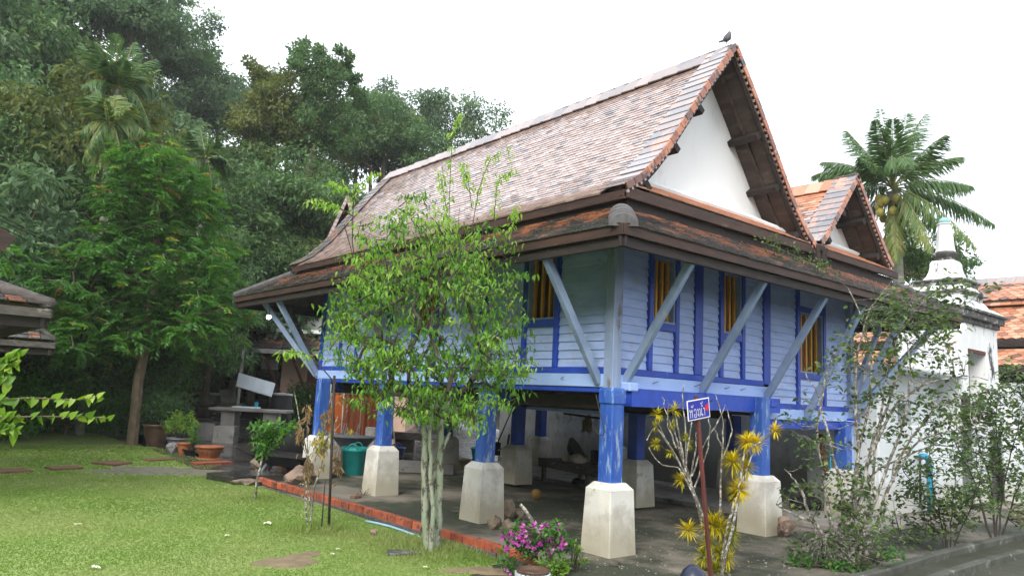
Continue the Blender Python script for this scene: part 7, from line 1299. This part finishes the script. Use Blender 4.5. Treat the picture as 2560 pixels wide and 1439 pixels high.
def heart(b, p, d, n_, L, r):
    d = unit(d); s_ = unit(np.cross(d, n_)); n_ = np.cross(s_, d); pts = [(0, 0, 0), (.42, -.14, .02), (.60, .12, .07), (.50, .44, .05), (.24, .78, 0), (0, 1.08, -.06)]; L1 = [p+s_*x*L*.62+d*y*L+n_*z*L for x, y, z in pts]; L2 = [p-s_*x*L*.62+d*y*L+n_*z*L for x, y, z in pts]; m = [p+d*y*L for y in (0, .15, .5, .82)]; V = L1+L2[1:5]+m[1:]; id1 = [0, 1, 2, 3, 4, 5]; id2 = [0, 6, 7, 8, 9, 5]; mm = [0, 10, 11, 12]
    b.add(V, [[0, 1, 10], [1, 2, 10], [0, 10, 6], [6, 10, 7]], r); b.n -= len(V); b.v[-1] = np.zeros((0, 3)); b.v[-1] = np.asarray(V); b.n += len(V); n0 = b.n-len(V); b.f[4].append(np.array([[2, 3, 11, 10], [3, 4, 12, 11], [10, 11, 8, 7], [11, 12, 9, 8]])+n0); b.r[4].append(np.full(4, r)); b.m[4].append(np.zeros(4, int)); b.f[3].append(np.array([[4, 5, 12], [12, 5, 9]])+n0); b.r[3].append(np.full(2, r)); b.m[3].append(np.zeros(2, int))
b = MB()
for k, P in enumerate(st):
    for i in range(5, 24):
        for q in range(1 if k < 2 else 2):
            big = .026+.016*(1-i/24)+.008*g.random(); heart(b, P[i]+g.normal(0, .003, 3), np.array([g.normal()*.55, g.normal()*.55, -1+.5*g.random()]) if g.random() < .72 else np.array([rt[0]*.6, rt[1]*.6, .5]), unit(-fw+g.normal(size=3)*.45+[0, 0, .5]), big*(.8 if k > 1 else .9), np.clip(.55+.3*g.normal(), 0, 1))
for uv in ((5, 1020), (15, 1035), (0, 1050), (25, 1060), (10, 940), (30, 940), (20, 960), (0, 985), (35, 1085)):
    heart(b, at(*uv, Rv), np.array([g.normal()*.3, g.normal()*.3, -1.]), unit(-fw+g.normal(size=3)*.3), .04, g.random())
b.build('leaves', M['leaf_lime'], t, smooth=True)
# ------------------------------------------------------------------ creeper over the eave, leaf spray on the left wall, bird, lamps
g = np.random.default_rng(82); t = thing('roof_creeper', 'thin creeper trailing over the tiled eave at the right end of the house', 'vine', (3.2, -1.15, 3.5)); b = MB(); P = [ony(u, v, -1.17) for u, v in ((1990, 636), (2030, 648), (2070, 672), (2098, 695), (2115, 720), (2135, 752), (2150, 790), (2160, 850), (2170, 900))]; P = [p+([0, .5, .22] if i < 2 else [0, .28, .12] if i == 2 else [0, .06, .05] if i == 3 else [0, -.02, 0]) for i, p in enumerate(P)]; b.tube(P, .006, 5, cap=False); b.build('stem', M['bark'], t, smooth=True)
C = np.array([P[0]*(1-f)+P[3]*f for f in g.random(46)])+g.normal(0, .05, (46, 3))+[0, 0, .05]; idx = np.repeat(np.arange(46), 5); N = len(idx); b = MB(); b.bigleaves(C[idx]+g.normal(0, .03, (N, 3)), g.normal(size=(N, 3)), unit(np.array([0, 0, 1.])+g.normal(size=(N, 3))*.4), .05, .03, g.random(N)*.8, droop=.2); b.build('leaves', M['leaf_shrub'], t)
apex = np.array([1.69, -.40, 6.53]); t = thing('bird', 'small grey dove perched on the peak of the big gable', 'bird', apex)
def skin_bird():
    b = MB(); c = apex+[-.02, 0, .0]; ax = np.array([.75, -.66, 0]); b2 = []
    P = [c+[0, 0, .055]-ax*.05, c+[0, 0, .07]-ax*.02, c+[0, 0, .10]+ax*.01, c+[0, 0, .14]+ax*.025, c+[0, 0, .165]+ax*.03, c+[0, 0, .19]+ax*.033]; b.tube(P, [.018, .042, .052, .038, .027, .012], 12); b.build('body', M['bird'], t, smooth=True)
    MB().tube([c+[0, 0, .06]-ax*.03, c+[0, 0, .03]-ax*.11], [.018, .012], 6).build('tail', M['bird'], t, smooth=True); MB().tube([c+[0, 0, .172]+ax*.045, c+[0, 0, .168]+ax*.075], [.006, .001], 6).build('beak', M['black'], t)
    for s_ in (-.015, .015): MB().tube([c+[s_, s_, .06], c+[s_, s_, .0]], .004, 5).build('leg', M['rust'], t)
skin_bird()
def lamp(label, p, top, r=.05):
    t = thing('lit_lamp', label, 'lamp', p); MB().lathe([(.001, -r)]+[(r*math.sin(a), -r*math.cos(a)) for a in np.linspace(.3, PI-.3, 8)]+[(.001, r)], p, 14).build('bulb', M['lit'], t, smooth=True); MB().lathe([(r*.5, r*.7), (r*.5, r*1.6), (.001, r*1.7)], p, 10).build('socket', M['black'], t); MB().tube([p+[0, 0, r*1.6], top], .006, 5).build('cord', M['wire'], t)
p = onx(672, 792, -1.0); lamp('lit round bulb hanging under the far left eave corner', p, np.array([-1.0, p[1], 3.22]), .045)
p = np.array([9.72, -.42, 3.45]); lamp('lit bulb on the corner of the white gate tower under its cornice', p, np.array([9.85, -.32, 3.62]), .07)
# ------------------------------------------------------------------ air
hz = bpy.data.materials.new('haze_air'); hz.use_nodes = True; n_ = hz.node_tree.nodes; n_.clear(); vo = n_.new('ShaderNodeVolumePrincipled'); ou = n_.new('ShaderNodeOutputMaterial'); vo.inputs['Color'].default_value = (.93, .97, 1, 1); vo.inputs['Density'].default_value = .0007; vo.inputs['Anisotropy'].default_value = .1; hz.node_tree.links.new(vo.outputs[0], ou.inputs['Volume'])
hz_top = 60.; b = MB(); b.box((CAM[0], CAM[1], (hz_top-2)/2), (640, 640, hz_top+2)); ho = b.build('haze', hz, kind='stuff'); tag(ho, 'thin pale haze hanging over the yard and the wooded hillside', 'haze', kind='stuff'); S.cycles.volume_bounces = 1
